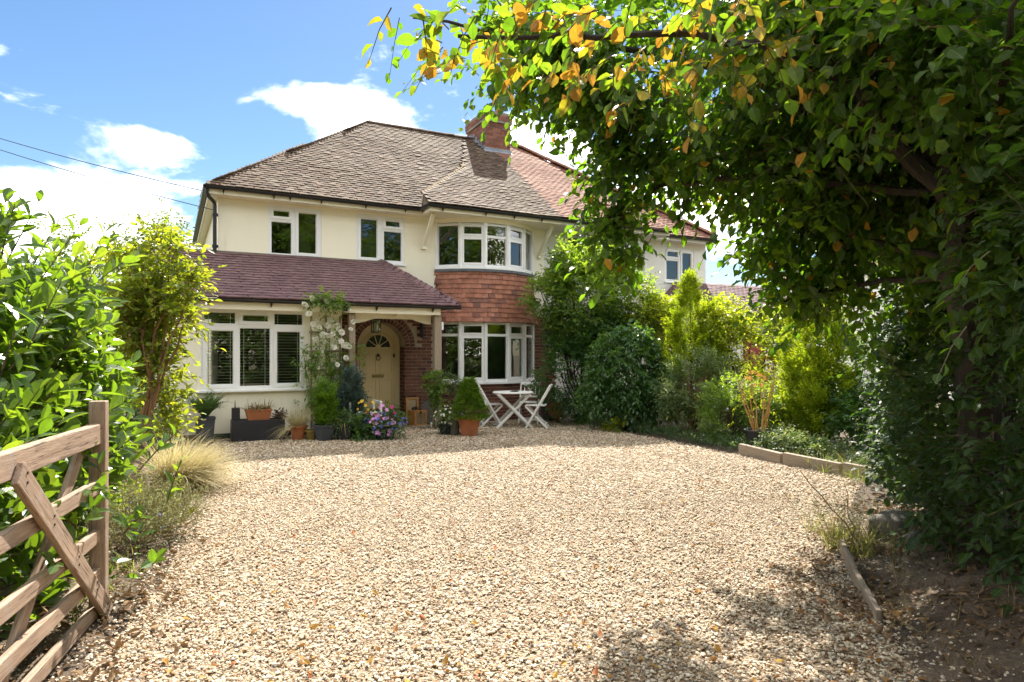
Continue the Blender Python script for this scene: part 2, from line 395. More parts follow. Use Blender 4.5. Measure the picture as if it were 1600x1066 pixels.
def gravel_mat(name, fine):
    m, t, o = new_mat(name)
    geo = node(t, 'ShaderNodeNewGeometry').outputs['Position']
    stops = [(0, (.44, .335, .215)), (.16, (.57, .475, .345)), (.34, (.65, .575, .45)), (.46, (.53, .42, .285)), (.57, (.30, .18, .09)), (.64, (.24, .15, .08)), (.70, (.58, .48, .35)),
             (.80, (.30, .275, .245)), (.88, (.70, .63, .51)), (.95, (.23, .115, .05)), (1, (.16, .15, .145))]
    if fine:
        vor = node(t, 'ShaderNodeTexVoronoi', {'Vector': geo, 'Scale': 55})
        v = node(t, 'ShaderNodeSeparateColor', {0: vor.outputs['Color']}).outputs[0]
        h = m_math(t, 'MULTIPLY', vor.outputs['Distance'], -1)
        nrm = bump(t, h, .9, .015)
    else:
        v = node(t, 'ShaderNodeObjectInfo').outputs['Random']
        nrm = bump(t, noise(t, geo, 160, 3), .25, .003)
    col = ramp(t, v, stops)
    if fine:
        col = mixc(t, 1, col, (.55, .50, .44), 'MULTIPLY')
    n = noise(t, geo, .55, 4)
    k = node(t, 'ShaderNodeMapRange', {'Value': n, 'From Min': .35, 'From Max': .65, 'To Min': .97, 'To Max': 1.03}).outputs[0]
    col = mixc(t, 1, col, k, 'MULTIPLY')
    n = noise(t, geo, 90, 3)
    k = node(t, 'ShaderNodeMapRange', {'Value': n, 'From Min': .3, 'From Max': .7, 'To Min': .8, 'To Max': 1.15}).outputs[0]
    col = mixc(t, 1, col, k, 'MULTIPLY')
    sq = node(t, 'ShaderNodeMapping', {'Vector': geo, 'Scale': (1.0, .55, 1.0)}).outputs[0]
    scuff = node(t, 'ShaderNodeMapRange', {'Value': noise(t, sq, 2.6, 9, .74), 'From Min': .53, 'From Max': .68, 'To Max': .55}).outputs[0]
    col = mixc(t, scuff, col, (.20, .125, .06))
    p = node(t, 'ShaderNodeBsdfPrincipled', {'Base Color': col, 'Roughness': .72, 'Specular IOR Level': .35, 'Normal': nrm})
    t.links.new(p.outputs[0], o.inputs[0])
    return m
M['gravel'] = gravel_mat('gravel_stone', False)
M['gravel_bed'] = gravel_mat('gravel_bed', True)

# ---------------------------------------------------------------- mesh helpers
def dedupe_mats(mats):
    return mats if isinstance(mats, (list, tuple)) else [mats]
def raw_mesh(name, verts, tris, mats, t=None, uv=None, mi=None, smooth=False):
    """triangles from arrays; t: one random number per vertex"""
    me = bpy.data.meshes.new(name)
    verts = np.asarray(verts, np.float32)
    tris = np.asarray(tris, np.int32)
    nv, nf = len(verts), len(tris)
    me.vertices.add(nv)
    me.vertices.foreach_set('co', verts.ravel())
    me.loops.add(nf * 3)
    me.loops.foreach_set('vertex_index', tris.ravel())
    me.polygons.add(nf)
    me.polygons.foreach_set('loop_start', np.arange(0, nf * 3, 3, dtype=np.int32))
    me.polygons.foreach_set('loop_total', np.full(nf, 3, np.int32))
    if mi is not None:
        me.polygons.foreach_set('material_index', np.asarray(mi, np.int32))
    me.polygons.foreach_set('use_smooth', np.full(nf, smooth, bool))
    if uv is not None:
        l = me.uv_layers.new(name='leaf')
        l.data.foreach_set('uv', np.asarray(uv, np.float32)[tris.ravel()].ravel())
    if t is not None:
        a = me.attributes.new('t', 'FLOAT', 'POINT')
        a.data.foreach_set('value', np.asarray(t, np.float32))
    for m in dedupe_mats(mats):
        me.materials.append(m)
    me.update()
    me.validate()
    return me
def link(name, me, parent=None, kind=None):
    o = bpy.data.objects.new(name, me)
    C.objects.link(o)
    if parent is not None:
        o.parent = parent
    if kind:
        o['kind'] = kind
    return o
def tag(o, label=None, cat=None, group=None, kind=None):
    if label: o['label'] = label
    if cat: o['category'] = cat
    if group: o['group'] = group
    if kind: o['kind'] = kind
    return o
def thing(name, label, cat, loc=(0, 0, 0), rz=0, group=None):
    o = bpy.data.objects.new(name, None)
    o.empty_display_size = .1
    C.objects.link(o)
    o.location = loc
    o.rotation_euler = (0, 0, rz)
    return tag(o, label, cat, group)
def copy_tree(o, parent=None):
    c = o.copy()
    C.objects.link(c)
    if parent is not None:
        c.parent = parent
    for ch in list(o.children):
        copy_tree(ch, c)
    return c

class MB:
    def __init__(s):
        s.v, s.f, s.m = [], [], []
    def add(s, vs, fs, mi=0, T=None):
        b = len(s.v)
        for p in vs:
            s.v.append(tuple(T @ Vector(p)) if T is not None else tuple(p))
        for f in fs:
            s.f.append([b + i for i in f])
            s.m.append(mi)
        return s
    BF = [(0, 3, 2, 1), (4, 5, 6, 7), (0, 1, 5, 4), (1, 2, 6, 5), (2, 3, 7, 6), (3, 0, 4, 7)]
    def box(s, x0, x1, y0, y1, z0, z1, mi=0, T=None):
        return s.add([(x0, y0, z0), (x1, y0, z0), (x1, y1, z0), (x0, y1, z0), (x0, y0, z1), (x1, y0, z1), (x1, y1, z1), (x0, y1, z1)], MB.BF, mi, T)
    def bar(s, p, q, w, h, up=(0, 0, 1), mi=0):
        p, q = Vector(p), Vector(q)
        d = (q - p)
        L = d.length
        d.normalize()
        x = d.cross(Vector(up))
        if x.length < 1e-4:
            x = d.cross(Vector((1, 0, 0)))
        x.normalize()
        z = x.cross(d)
        vs = []
        for a in (0, L):
            for i, k in ((-1, -1), (1, -1), (1, 1), (-1, 1)):
                vs.append(p + d * a + x * (i * w / 2) + z * (k * h / 2))
        return s.add(vs, [(0, 1, 2, 3), (7, 6, 5, 4), (0, 4, 5, 1), (1, 5, 6, 2), (2, 6, 7, 3), (3, 7, 4, 0)], mi)
    def tube(s, pts, radii, n=6, mi=0, caps=True):
        pts = [Vector(p) for p in pts]
        if isinstance(radii, (int, float)):
            radii = [radii] * len(pts)
        b = len(s.v)
        ref = None
        for i, p in enumerate(pts):
            d = (pts[min(i + 1, len(pts) - 1)] - pts[max(i - 1, 0)])
            if d.length < 1e-9:
                d = Vector((0, 0, 1))
            d.normalize()
            if ref is None:
                ref = d.orthogonal().normalized()
            x = (ref - d * ref.dot(d))
            x = x.normalized() if x.length > 1e-5 else d.orthogonal().normalized()
            ref = x
            y = d.cross(x)
            for k in range(n):
                a = 2 * math.pi * k / n
                s.v.append(tuple(p + (x * math.cos(a) + y * math.sin(a)) * radii[i]))
        for i in range(len(pts) - 1):
            for k in range(n):
                k2 = (k + 1) % n
                s.f.append([b + i * n + k, b + i * n + k2, b + (i + 1) * n + k2, b + (i + 1) * n + k])
                s.m.append(mi)
        if caps:
            s.f.append([b + k for k in range(n)][::-1]); s.m.append(mi)
            e = b + (len(pts) - 1) * n
            s.f.append([e + k for k in range(n)]); s.m.append(mi)
        return s
    def lathe(s, prof, n=24, c=(0, 0, 0), mi=0, wob=0):
        b = len(s.v)
        for r, z in prof:
            for k in range(n):
                a = 2 * math.pi * k / n
                s.v.append((c[0] + r * math.cos(a), c[1] + r * math.sin(a), c[2] + z))
        for i in range(len(prof) - 1):
            for k in range(n):
                k2 = (k + 1) % n
                s.f.append([b + i * n + k, b + i * n + k2, b + (i + 1) * n + k2, b + (i + 1) * n + k]); s.m.append(mi)
        return s
    def plate(s, x0, x1, z0, z1, holes, yf, yb, mi=0, T=None, outer=True, back=False):
        """front plate in the xz plane (facing -y) with rectangular holes and their reveals"""
        xs = sorted({x0, x1, *[h[0] for h in holes], *[h[1] for h in holes]})
        zs = sorted({z0, z1, *[h[2] for h in holes], *[h[3] for h in holes]})
        xs = [x for x in xs if x0 <= x <= x1]
        zs = [z for z in zs if z0 <= z <= z1]
        for i in range(len(xs) - 1):
            for k in range(len(zs) - 1):
                xm, zm = (xs[i] + xs[i + 1]) / 2, (zs[k] + zs[k + 1]) / 2
                if any(h[0] < xm < h[1] and h[2] < zm < h[3] for h in holes):
                    continue
                a, b_, c, d = xs[i], xs[i + 1], zs[k], zs[k + 1]
                s.add([(a, yf, c), (b_, yf, c), (b_, yf, d), (a, yf, d)], [(0, 1, 2, 3)], mi, T)
                if back:
                    s.add([(a, yb, c), (b_, yb, c), (b_, yb, d), (a, yb, d)], [(3, 2, 1, 0)], mi, T)
        for h in holes:
            a, b_, c, d = h[:4]
            s.add([(a, yf, c), (b_, yf, c), (b_, yf, d), (a, yf, d), (a, yb, c), (b_, yb, c), (b_, yb, d), (a, yb, d)],
                  [(0, 4, 5, 1), (1, 5, 6, 2), (2, 6, 7, 3), (3, 7, 4, 0)], mi, T)
        if outer:
            a, b_, c, d = x0, x1, z0, z1
            s.add([(a, yf, c), (b_, yf, c), (b_, yf, d), (a, yf, d), (a, yb, c), (b_, yb, c), (b_, yb, d), (a, yb, d)],
                  [(0, 1, 5, 4), (1, 2, 6, 5), (2, 3, 7, 6), (3, 0, 4, 7)], mi, T)
        return s
    def mesh(s, name, mats, smooth=False):
        me = bpy.data.meshes.new(name)
        me.from_pydata(s.v, [], s.f)
        for m in dedupe_mats(mats):
            me.materials.append(m)
        me.polygons.foreach_set('material_index', s.m)
        if smooth:
            me.polygons.foreach_set('use_smooth', [True] * len(s.f))
        me.update()
        return me
    def build(s, name, mats, parent=None, smooth=False, kind=None, bevel=0):
        o = link(name, s.mesh(name, mats, smooth), parent, kind)
        if bevel:
            b = o.modifiers.new('edge', 'BEVEL')
            b.width = bevel
            b.segments = 2
            b.limit_method = 'ANGLE'
        return o
    def tris(s):
        v = np.array(s.v, np.float32)
        t = []
        for f in s.f:
            for i in range(1, len(f) - 1):
                t.append((f[0], f[i], f[i + 1]))
        return v, np.array(t, np.int32)

CAMP = np.array([0, 0, 1.5])
def px_size(P):
    """how large a piece at world point P shows; 0 outside the frame"""
    x = P[:, 0] / np.maximum(P[:, 1], .01) * 1030 + 800
    y = 553 - (P[:, 2] - 1.5) / np.maximum(P[:, 1], .01) * 1030
    ok = (P[:, 1] > .3) & (x > -10) & (x < 1610) & (y > -10) & (y < 1076)
    return np.where(ok, 1 / np.maximum(P[:, 1], .3), 0)

def place_pieces(parent, world_m, name, templates, mats4, material, n_ind=300, stuff_name=None, seed=3):
    """pieces laid by matrices (local to parent): the ones that show largest are objects, the rest one joined part"""
    r = np.random.default_rng(seed)
    A = np.array([np.array(m) for m in mats4])
    P = A[:, :3, 3]
    W = np.array(world_m)
    Pw = P @ W[:3, :3].T + W[:3, 3]
    sz = px_size(Pw)
    order = np.argsort(-sz)
    meshes = []
    tv = []
    for k, tmpl in enumerate(templates):
        v, t = tmpl
        tv.append((v, t))
        meshes.append(raw_mesh(name, v, t, material))
    which = r.integers(0, len(templates), len(A))
    ind = order[:n_ind]
    ind = ind[sz[ind] > 0]
    for i in ind:
        o = link(name, meshes[which[i]], parent)
        o.matrix_basis = mats4[i]
    rest = np.setdiff1d(np.arange(len(A)), ind)
    if len(rest):
        vs, ts, tt, b = [], [], [], 0
        for k, (v, t) in enumerate(tv):
            sel = rest[which[rest] == k]
            if not len(sel):
                continue
            X = np.einsum('nij,vj->nvi', A[sel][:, :3, :3], v) + A[sel][:, None, :3, 3]
            nv = len(v)
            vs.append(X.reshape(-1, 3))
            ts.append((t[None] + (np.arange(len(sel)) * nv)[:, None, None] + b).reshape(-1, 3))
            tt.append(np.repeat(r.random(len(sel)), nv))
            b += nv * len(sel)
        o = link(stuff_name or name + 's', raw_mesh(stuff_name or name, np.concatenate(vs), np.concatenate(ts), material, np.concatenate(tt)), parent, 'stuff')
    return ind, rest

def tile_templates(w, L, th, seed, n=4):
    """plain clay tiles: slightly cambered, tail edge a little worn"""
    r = np.random.default_rng(seed)
    outl = []
    for k in range(n):
        mb = MB()
        j = r.normal(0, .003, 8)
        wv = w / 2 - .002
        xs = [-wv + j[0], -wv * .5, 0, wv * .5, wv + j[1]]
        tail = [j[2], j[3] - .001, j[4] * .5 - .001, j[5] - .001, j[6]]
        cam_ = [-.002, 0, .0008, 0, -.002]
        vs = []
        for i in range(5):
            vs.append((xs[i], tail[i], cam_[i] + th))
        for i in range(5):
            vs.append((xs[i], L, cam_[i] + th))
        for i in range(5):
            vs.append((xs[i], tail[i] + .002, cam_[i]))
        vs.append((xs[0], L, 0)); vs.append((xs[4], L, 0))
        fs = []
        for i in range(4):
            fs.append((i, i + 1, i + 6, i + 5))
            fs.append((10 + i, 10 + i + 1, i + 1, i))
        fs += [(10, 0, 5, 15), (4, 14, 16, 9)]
        mb.add(vs, fs)
        outl.append(mb.tris())
    return outl
def in_poly(p, poly):
    x, y = p
    c = False
    n = len(poly)
    for i in range(n):
        x1, y1 = poly[i]
        x2, y2 = poly[(i + 1) % n]
        if (y1 > y) != (y2 > y) and x < (x2 - x1) * (y - y1) / (y2 - y1) + x1:
            c = not c
    return c
def tile_plane(O, A, S, poly, w=.165, gauge=.1, seed=1, jit=1.0, skip=None, grow=.05):
    """matrices of tiles laid in courses on a plane; A along the eave, S up the slope; poly in (a, s)"""
    r = random.Random(seed)
    O, A, S = Vector(O), Vector(A).normalized(), Vector(S).normalized()
    N = A.cross(S).normalized()
    a0, a1 = min(p[0] for p in poly), max(p[0] for p in poly)
    s0, s1 = min(p[1] for p in poly), max(p[1] for p in poly)
    ms = []
    row = 0
    s = s0 - .035
    wob = [r.uniform(0, 6.28) for _ in range(4)]
    while s < s1:
        a = a0 - w + (w / 2 if row % 2 else 0)
        while a < a1 + w:
            ac = a + w / 2
            if in_poly((ac, max(s + .05, s0 + .002)), poly) or in_poly((ac - grow, s + .05), poly) and in_poly((ac, s + .05 - grow), poly):
                if not (skip and skip(ac, s + .05)):
                    sag = .006 * math.sin(ac * 1.7 + wob[0]) + .005 * math.sin(s * 2.9 + ac * .8 + wob[1])
                    tilt = -R(7.0) + R(r.gauss(0, .8)) * jit
                    lift = .024 + abs(r.gauss(0, .003)) * jit + sag
                    p = O + A * (ac + r.gauss(0, .0015) * jit) + S * (s + r.gauss(0, .004) * jit) + N * lift
                    m = Matrix((A, S, N)).transposed().to_4x4()
                    m = m @ Matrix.Rotation(R(r.gauss(0, .7)) * jit, 4, 'Z') @ Matrix.Rotation(tilt, 4, 'X') @ Matrix.Rotation(R(r.gauss(0, .5)) * jit, 4, 'Y')
                    m.translation = p
                    ms.append(m)
            a += w
        s += gauge
        row += 1
    return ms

def window(house, name, T, w, h, panes, sill=None, depth=.06, inset=.0, label=None, extra_glass=None):
    """a plastic casement: frame plate with a hole per pane, raised sashes on opening lights, glass behind"""
    mb = MB()
    mb.plate(0, w, 0, h, [p[:4] for p in panes], inset, inset + depth, 0, T)
    for p in panes:
        x0, x1, z0, z1, sash = p[:5]
        if sash:
            e = .052
            mb.plate(x0 - e, x1 + e, z0 - e, z1 + e, [(x0, x1, z0, z1)], inset - .016, inset - .0005, 0, T)
        # glazing bead round the pane
        e = .012
        mb.plate(x0 - .0, x1 + .0, z0 - .0, z1 + .0, [(x0 + e, x1 - e, z0 + e, z1 - e)], inset + .018, inset + .03, 0, T, outer=False)
    f = mb.build(name, M['upvc'], house)
    if label:
        f['label'] = label
    for p in panes:
        x0, x1, z0, z1 = p[:4]
        g = MB()
        g.add([(x0 + .002, inset + .032, z0 + .002), (x1 - .002, inset + .032, z0 + .002), (x1 - .002, inset + .032, z1 - .002), (x0 + .002, inset + .032, z1 - .002)], [(0, 1, 2, 3)], 0, T)
        g.build('pane', M['glass'], f)
    if sill:
        s = MB()
        s.box(-sill[0], w + sill[0], inset - sill[1], inset + .03, -sill[2], -.001, 0, T)
        s.build('sill', M['upvc'], f, bevel=.004)
    return f
def gutter(mb, pts, r=.056):
    """half-round channel along pts"""
    n = 7
    for i in range(len(pts) - 1):
        p, q = Vector(pts[i]), Vector(pts[i + 1])
        d = (q - p).normalized()
        x = Vector((0, 0, 1)).cross(d).normalized()
        vs = []
        for e in (p, q):
            for rr in (r, r - .006):
                for k in range(n):
                    a = math.pi * k / (n - 1)
                    vs.append(e + x * (rr * math.cos(a)) - Vector((0, 0, 1)) * (rr * math.sin(a)))
        fs = []
        for k in range(n - 1):
            fs.append((k, k + 1, 2 * n + k + 1, 2 * n + k))
            fs.append((n + k + 1, n + k, 3 * n + k, 3 * n + k + 1))
        fs.append((0, 2 * n, 3 * n, n)); fs.append((n - 1, 2 * n - 1, 4 * n - 1, 3 * n - 1))
        for e in (0, 2 * n):
            for k in range(n - 1):
                fs.append((e + k, e + n + k, e + n + k + 1, e + k + 1))
        mb.add(vs, fs)
def trans(m, loc):
    m = m.copy()
    m.translation = loc
    return m
def brick_tmpl(L=.2145, H=.0655, D=.06, seed=0, n=4):
    r = np.random.default_rng(seed)
    o = []
    for k in range(n):
        mb = MB()
        mb.box(-L / 2, L / 2, 0, D, -H / 2, H / 2)
        v, t = mb.tris()
        v = v + r.normal(0, .0013, v.shape).astype(np.float32)
        o.append((v, t))
    return o

# ---------------------------------------------------------------- the pair of houses (frame: u along the front, v into the house)
TH = math.atan2(1030, 1990)
P0 = Vector((-5.51, 11.36, 0))
UX, UY = math.cos(TH), math.sin(TH)
def W(u, v, z=0):
    return Vector((P0.x + u * UX - v * UY, P0.y + u * UY + v * UX, z))
HM = Matrix.Translation(P0) @ Matrix.Rotation(TH, 4, 'Z')
house = thing('cream_house', 'cream rendered house with brown tiled hip roof, brick porch and bow windows', 'house', P0, TH)
white_house = thing('white_house', 'white rendered house with red tiled roof joined onto the cream house, behind the shrubs', 'house', P0, TH)
VM = 1.2                       # plane of the main front wall
UE, UPARTY, UEND = .475, 7.7, 12.9
ZE = 4.63                      # eaves
RV, RZ = 4.5, 7.56             # ridge
SL = (RZ - ZE) / (RV - .85)

# ---- walls
w1 = (1.38, 2.42, 3.44, 4.46)
w2 = (3.13, 4.19, 3.44, 4.46)
BUC, BR = 6.15, 1.56
BVC = VM - .6 + BR
BHA = math.asin(1.23 / BR)
def arc(a, dr=0, uc=BUC):
    return (uc + (BR + dr) * math.sin(a), BVC - (BR + dr) * math.cos(a))
mb = MB()
mb.plate(UE, UPARTY, 2.3, 4.62, [w1, w2, (4.94, 7.36, 3.42, 4.40)], VM, VM + .12, 0, outer=False)
mb.add([(UE, VM, 0), (UE, 7.8, 0), (UE, 7.8, 4.62), (UE, VM, 4.62)], [(3, 2, 1, 0)])
mb.add([(UE, 7.8, 0), (UPARTY, 7.8, 0), (UPARTY, 7.8, 4.62), (UE, 7.8, 4.62)], [(3, 2, 1, 0)])
mb.build('wall', M['render'], house)
# extension under the porch roof
GW = (.125, 1.895, .865, 2.285)
mb = MB()
mb.plate(-.32, 2.56, .10, 2.30, [GW], 0, .12, 0, outer=False)
mb.add([(-.32, 0, .10), (-.32, VM + .6, .10), (-.32, VM + .6, 3.0), (-.32, 0, 2.3)], [(3, 2, 1, 0)])
mb.add([(2.56, 0, .10), (2.56, VM, .10), (2.56, VM, 2.4), (2.56, 0, 2.4)], [(0, 1, 2, 3)])
mb.build('extension_wall', M['render'], house)
mb = MB()
mb.box(-.335, 2.57, .012, .25, -.02, .10)
mb.box(-.305, 2.55, -.012, .012, -.02, .095)
mb.build('plinth', M['black'], house)
# rooms: floors, back wall
mb = MB()
mb.box(UE + .01, UPARTY - .01, VM + .13, 7.75, 2.30, 2.42)
mb.box(-.30, 2.54, .14, 3.6, .02, .06)
mb.box(UE + .01, UPARTY - .01, 3.6, 3.7, .0, 2.29)
mb.box(UE + .01, UPARTY - .01, 5.0, 5.1, 2.43, 4.6)
mb.box(UE + .01, UPARTY - .01, VM + .13, 7.75, 4.5, 4.56)
mb.box(-.30, -.26, .14, 3.59, .061, 2.27)
mb.box(2.50, 2.54, .14, VM + .4, .061, 2.27)
mb.box(-.25, 2.49, .14, 3.59, 2.272, 2.29)
mb.box(4.55, 4.6, VM + .13, 3.6, 0, 2.29)
mb.box(4.62, 4.66, VM + .13, 5.0, 2.43, 4.5)
mb.box(2.62, 2.66, VM + .13, 5.0, 2.43, 4.5)
mb.box(4.62, UPARTY - .02, VM + .13, 3.6, .1, .14)
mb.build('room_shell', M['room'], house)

# porch back wall: mortar face with an arched opening, bricks laid on it
AC, AR, AZ = 3.68, .52, 1.65
ZT = 2.36
def brick_wall_mesh(u0, u1, z1, v, arch):
    mb = MB()
    if arch:
        ac, ar, azz = arch
        mb.add([(u0, v, 0), (ac - ar, v, 0), (ac - ar, v, z1), (u0, v, z1)], [(0, 1, 2, 3)])
        mb.add([(ac + ar, v, 0), (u1, v, 0), (u1, v, z1), (ac + ar, v, z1)], [(0, 1, 2, 3)])
        n = 20
        for i in range(n):
            a, b = math.pi * (1 - i / n), math.pi * (1 - (i + 1) / n)
            p, q = (ac + ar * math.cos(a), azz + ar * math.sin(a)), (ac + ar * math.cos(b), azz + ar * math.sin(b))
            mb.add([(p[0], v, p[1]), (q[0], v, q[1]), (q[0], v, z1), (p[0], v, z1)], [(0, 1, 2, 3)])
            mb.add([(p[0], v, p[1]), (q[0], v, q[1]), (q[0], v + .36, q[1]), (p[0], v + .36, p[1])], [(3, 2, 1, 0)])
        for sgn in (-1, 1):
            x = ac + sgn * ar
            f = [(0, 1, 2, 3)] if sgn < 0 else [(3, 2, 1, 0)]
            mb.add([(x, v, 0), (x, v + .36, 0), (x, v + .36, azz), (x, v, azz)], f)
    else:
        mb.add([(u0, v, 0), (u1, v, 0), (u1, v, z1), (u0, v, z1)], [(0, 1, 2, 3)])
    return mb
porch_wall = brick_wall_mesh(2.56, 4.96, ZT, VM, (AC, AR, AZ)).build('porch_wall', M['mortar'], house)
bricks = []
rr = random.Random(5)
row = 0
z = .0375
while z < ZT:
    u = 2.56 - (.1125 if row % 2 else 0)
    while u < 4.96:
        c = u + .1125
        d_arch = math.hypot(c - AC, max(z - AZ, 0))
        lo, hi = c - .107, c + .107
        ins = False
        for e in (lo, hi, c):
            if math.hypot(e - AC, max(z - AZ, 0)) < (AR + .245 if z > AZ - .02 else AR):
                ins = True
        if not ins and lo > 2.5 and hi < 5.02:
            bricks.append(Matrix.Translation((c, VM - .008 + rr.gauss(0, .0015), z)))
        elif z < AZ and hi > AC + AR and lo < AC + AR:
            # closer beside the opening
            s = (hi - AC - AR) / .2145
            bricks.append(Matrix.Translation((AC + AR + (hi - AC - AR) / 2 + .001, VM - .008, z)) @ Matrix.Diagonal((s, 1, 1, 1)))
        elif z < AZ and lo < AC - AR and hi > AC - AR:
            s = (AC - AR - lo) / .2145
            bricks.append(Matrix.Translation((AC - AR - (AC - AR - lo) / 2 - .001, VM - .008, z)) @ Matrix.Diagonal((s, 1, 1, 1)))
        u += .225
    z += .075
    row += 1
for ring in (0, 1):
    r0 = AR + ring * .118 + .056
    n = int(math.pi * r0 / .076)
    for i in range(n):
        a = math.pi * (i + .5) / n
        m = Matrix.Translation((AC + r0 * math.cos(a), VM - .009, AZ + r0 * math.sin(a))) @ Matrix.Rotation(-a, 4, 'Y')
        bricks.append(m @ Matrix.Diagonal((.105 / .2145, 1, math.pi * r0 / n * .86 / .0655, 1)))
# bricks of the reveal
for i in range(int(AZ / .075)):
    for sgn in (1,):
        for k in range(2):
            m = Matrix.Translation((AC + AR + .0, VM + .11 + k * .17 - (.05 if i % 2 else 0), .0375 + i * .075)) @ Matrix.Rotation(R(90), 4, 'Z')
            m = Matrix.Translation((-.007, 0, 0)) @ m
            bricks.append(m @ Matrix.Diagonal((.72, 1, 1, 1)) @ Matrix.Rotation(math.pi, 4, 'Z'))
place_pieces(porch_wall, HM, 'brick', brick_tmpl(seed=1), bricks, M['brick'], 300, 'arch_bricks')
mb = MB()
mb.box(AC - AR + .002, AC + AR - .002, VM + .04, VM + .6, 0.0, .17)
mb.box(AC - AR + .002, AC + AR - .002, VM + .2, VM + .6, .17, .30)
mb.build('doorstep', M['brick'], house, bevel=.006)

# front door: frame with round head, fanlight, panels, ironmongery
DV = VM + .34
DU0, DU1, DZ0, DZS = 3.19, 4.19, .30, 1.68
mb = MB()
n = 24
dc, dr = (DU0 + DU1) / 2, (DU1 - DU0) / 2
# round-headed board 'frame'
outl = [(DU0, DZ0), (DU1, DZ0)] + [(dc + dr * math.cos(a), DZS + dr * math.sin(a)) for a in [math.pi * i / n for i in range(n + 1)]]
mb.add([(x, DV, z) for x, z in outl], [list(range(len(outl)))])
door = mb.build('door', M['doorframe'], house)
def rect_ring(mb, x0, x1, z0, z1, e, y0, y1):
    mb.plate(x0, x1, z0, z1, [(x0 + e, x1 - e, z0 + e, z1 - e)], y0, y1)
mb = MB()
lw = .40
mb.box(dc - lw, dc + lw, DV - .028, DV - .002, DZ0 + .012, DZS - .06)
fr = .33
FZ = DZS - .055
hd = [(dc - lw, FZ)] + [(dc - lw + .02, FZ + .03)] + [(dc + (lw - .01) * math.cos(a), FZ + .01 + (lw - .03) * math.sin(a)) for a in [math.pi * (1 - i / 16) for i in range(1, 16)]] + [(dc + lw - .02, FZ + .03), (dc + lw, FZ)]
mb.add([(x, DV - .028, z) for x, z in hd], [list(range(len(hd)))[::-1]])
leaf = mb.build('door_leaf', M['door'], door)
for x0, x1, z0, z1 in ((-.33, -.03, 1.08, 1.54), (.03, .33, 1.08, 1.54), (-.33, -.03, .42, .96), (.03, .33, .42, .96)):
    mb = MB()
    rect_ring(mb, dc + x0, dc + x1, z0, z1, .025, DV - .042, DV - .027)
    mb.box(dc + x0 + .055, dc + x1 - .055, DV - .036, DV - .027, z0 + .055, z1 - .055)
    mb.build('door_panel', M['door'], door)
mb = MB()
fan = [(dc + (fr - .06) * math.cos(a), FZ + .02 + (fr - .06) * math.sin(a)) for a in [math.pi * i / 20 for i in range(21)]]
mb.add([(x, DV - .034, z) for x, z in fan], [list(range(21))[::-1]])
mb.build('fanlight_pane', plain('dark_fanlight_glass', (.02, .024, .022), None, .06, spec=.7, bstr=.0), door)
mb = MB()
for a in [math.pi * k / 5 for k in range(1, 5)]:
    mb.bar((dc + .05 * math.cos(a), DV - .04, FZ + .02 + .05 * math.sin(a)), (dc + (fr - .055) * math.cos(a), DV - .04, FZ + .02 + (fr - .055) * math.sin(a)), .016, .014, (0, 1, 0))
mb.tube([(dc + (fr - .05) * math.cos(a), DV - .036, FZ + .02 + (fr - .05) * math.sin(a)) for a in [math.pi * i / 20 for i in range(21)]], .014, 6)
mb.add([(dc + .06 * math.cos(a), DV - .047, FZ + .02 + .06 * math.sin(a)) for a in [math.pi * i / 10 for i in range(11)]], [list(range(11))[::-1]])
mb.box(dc - fr, dc + fr, DV - .045, DV - .027, FZ - .015, FZ + .02)
mb.build('fanlight_bars', M['door'], door)
mb = MB()
mb.box(dc - .13, dc + .13, DV - .052, DV - .028, .985, 1.05)
mb.box(dc - .10, dc + .10, DV - .058, DV - .05, 1.00, 1.035)
mb.build('letter_plate', M['brass'], door, bevel=.004)
mb = MB()
mb.lathe([(0, 0), (.03, .0), (.034, .012), (.015, .022), (0, .024)], 12)
mb.tube([(.045 * math.cos(a), -.055 + .055 * math.sin(a) , .03) for a in [math.pi * (.5 + 2 * i / 14) for i in range(15)]], .008, 6)
k = mb.build('knocker', M['black'], door, smooth=True)
k.location = (dc, DV - .03, 1.47)
k.rotation_euler = (R(90), 0, 0)
mb = MB()
mb.box(dc + .335, dc + .375, DV - .05, DV - .028, 1.42, 1.50)
mb.build('night_latch', M['black'], door, bevel=.004)

# ---- bow: brick base, windows, hung tiles
mb = MB()
n = 30
def arc_strip(mb, r0, z0, r1, z1, a0=-BHA, a1=BHA, n=30, uc=BUC, mi=0):
    for i in range(n):
        a, b = a0 + (a1 - a0) * i / n, a0 + (a1 - a0) * (i + 1) / n
        p, q = arc(a, r0, uc), arc(b, r0, uc)
        p2, q2 = arc(a, r1, uc), arc(b, r1, uc)
        mb.add([(*p, z0), (*q, z0), (*q2, z1), (*p2, z1)], [(0, 1, 2, 3)], mi)
arc_strip(mb, -.008, 0, -.008, .84)
bay_base = mb.build('bay_base', M['mortar'], house)
ms = []
row = 0
z = .0375
while z < .83:
    step = .225 / BR
    a = -BHA + (step / 2 if row % 2 else 0)
    while a < BHA:
        ac = a + step / 2
        if ac < BHA:
            p = arc(ac, 0)
            ms.append(Matrix.Translation((p[0], p[1], z)) @ Matrix.Rotation(ac, 4, 'Z'))
        a += step
    z += .075
    row += 1
place_pieces(bay_base, HM, 'brick', brick_tmpl(seed=2), ms, M['brick'], 300)
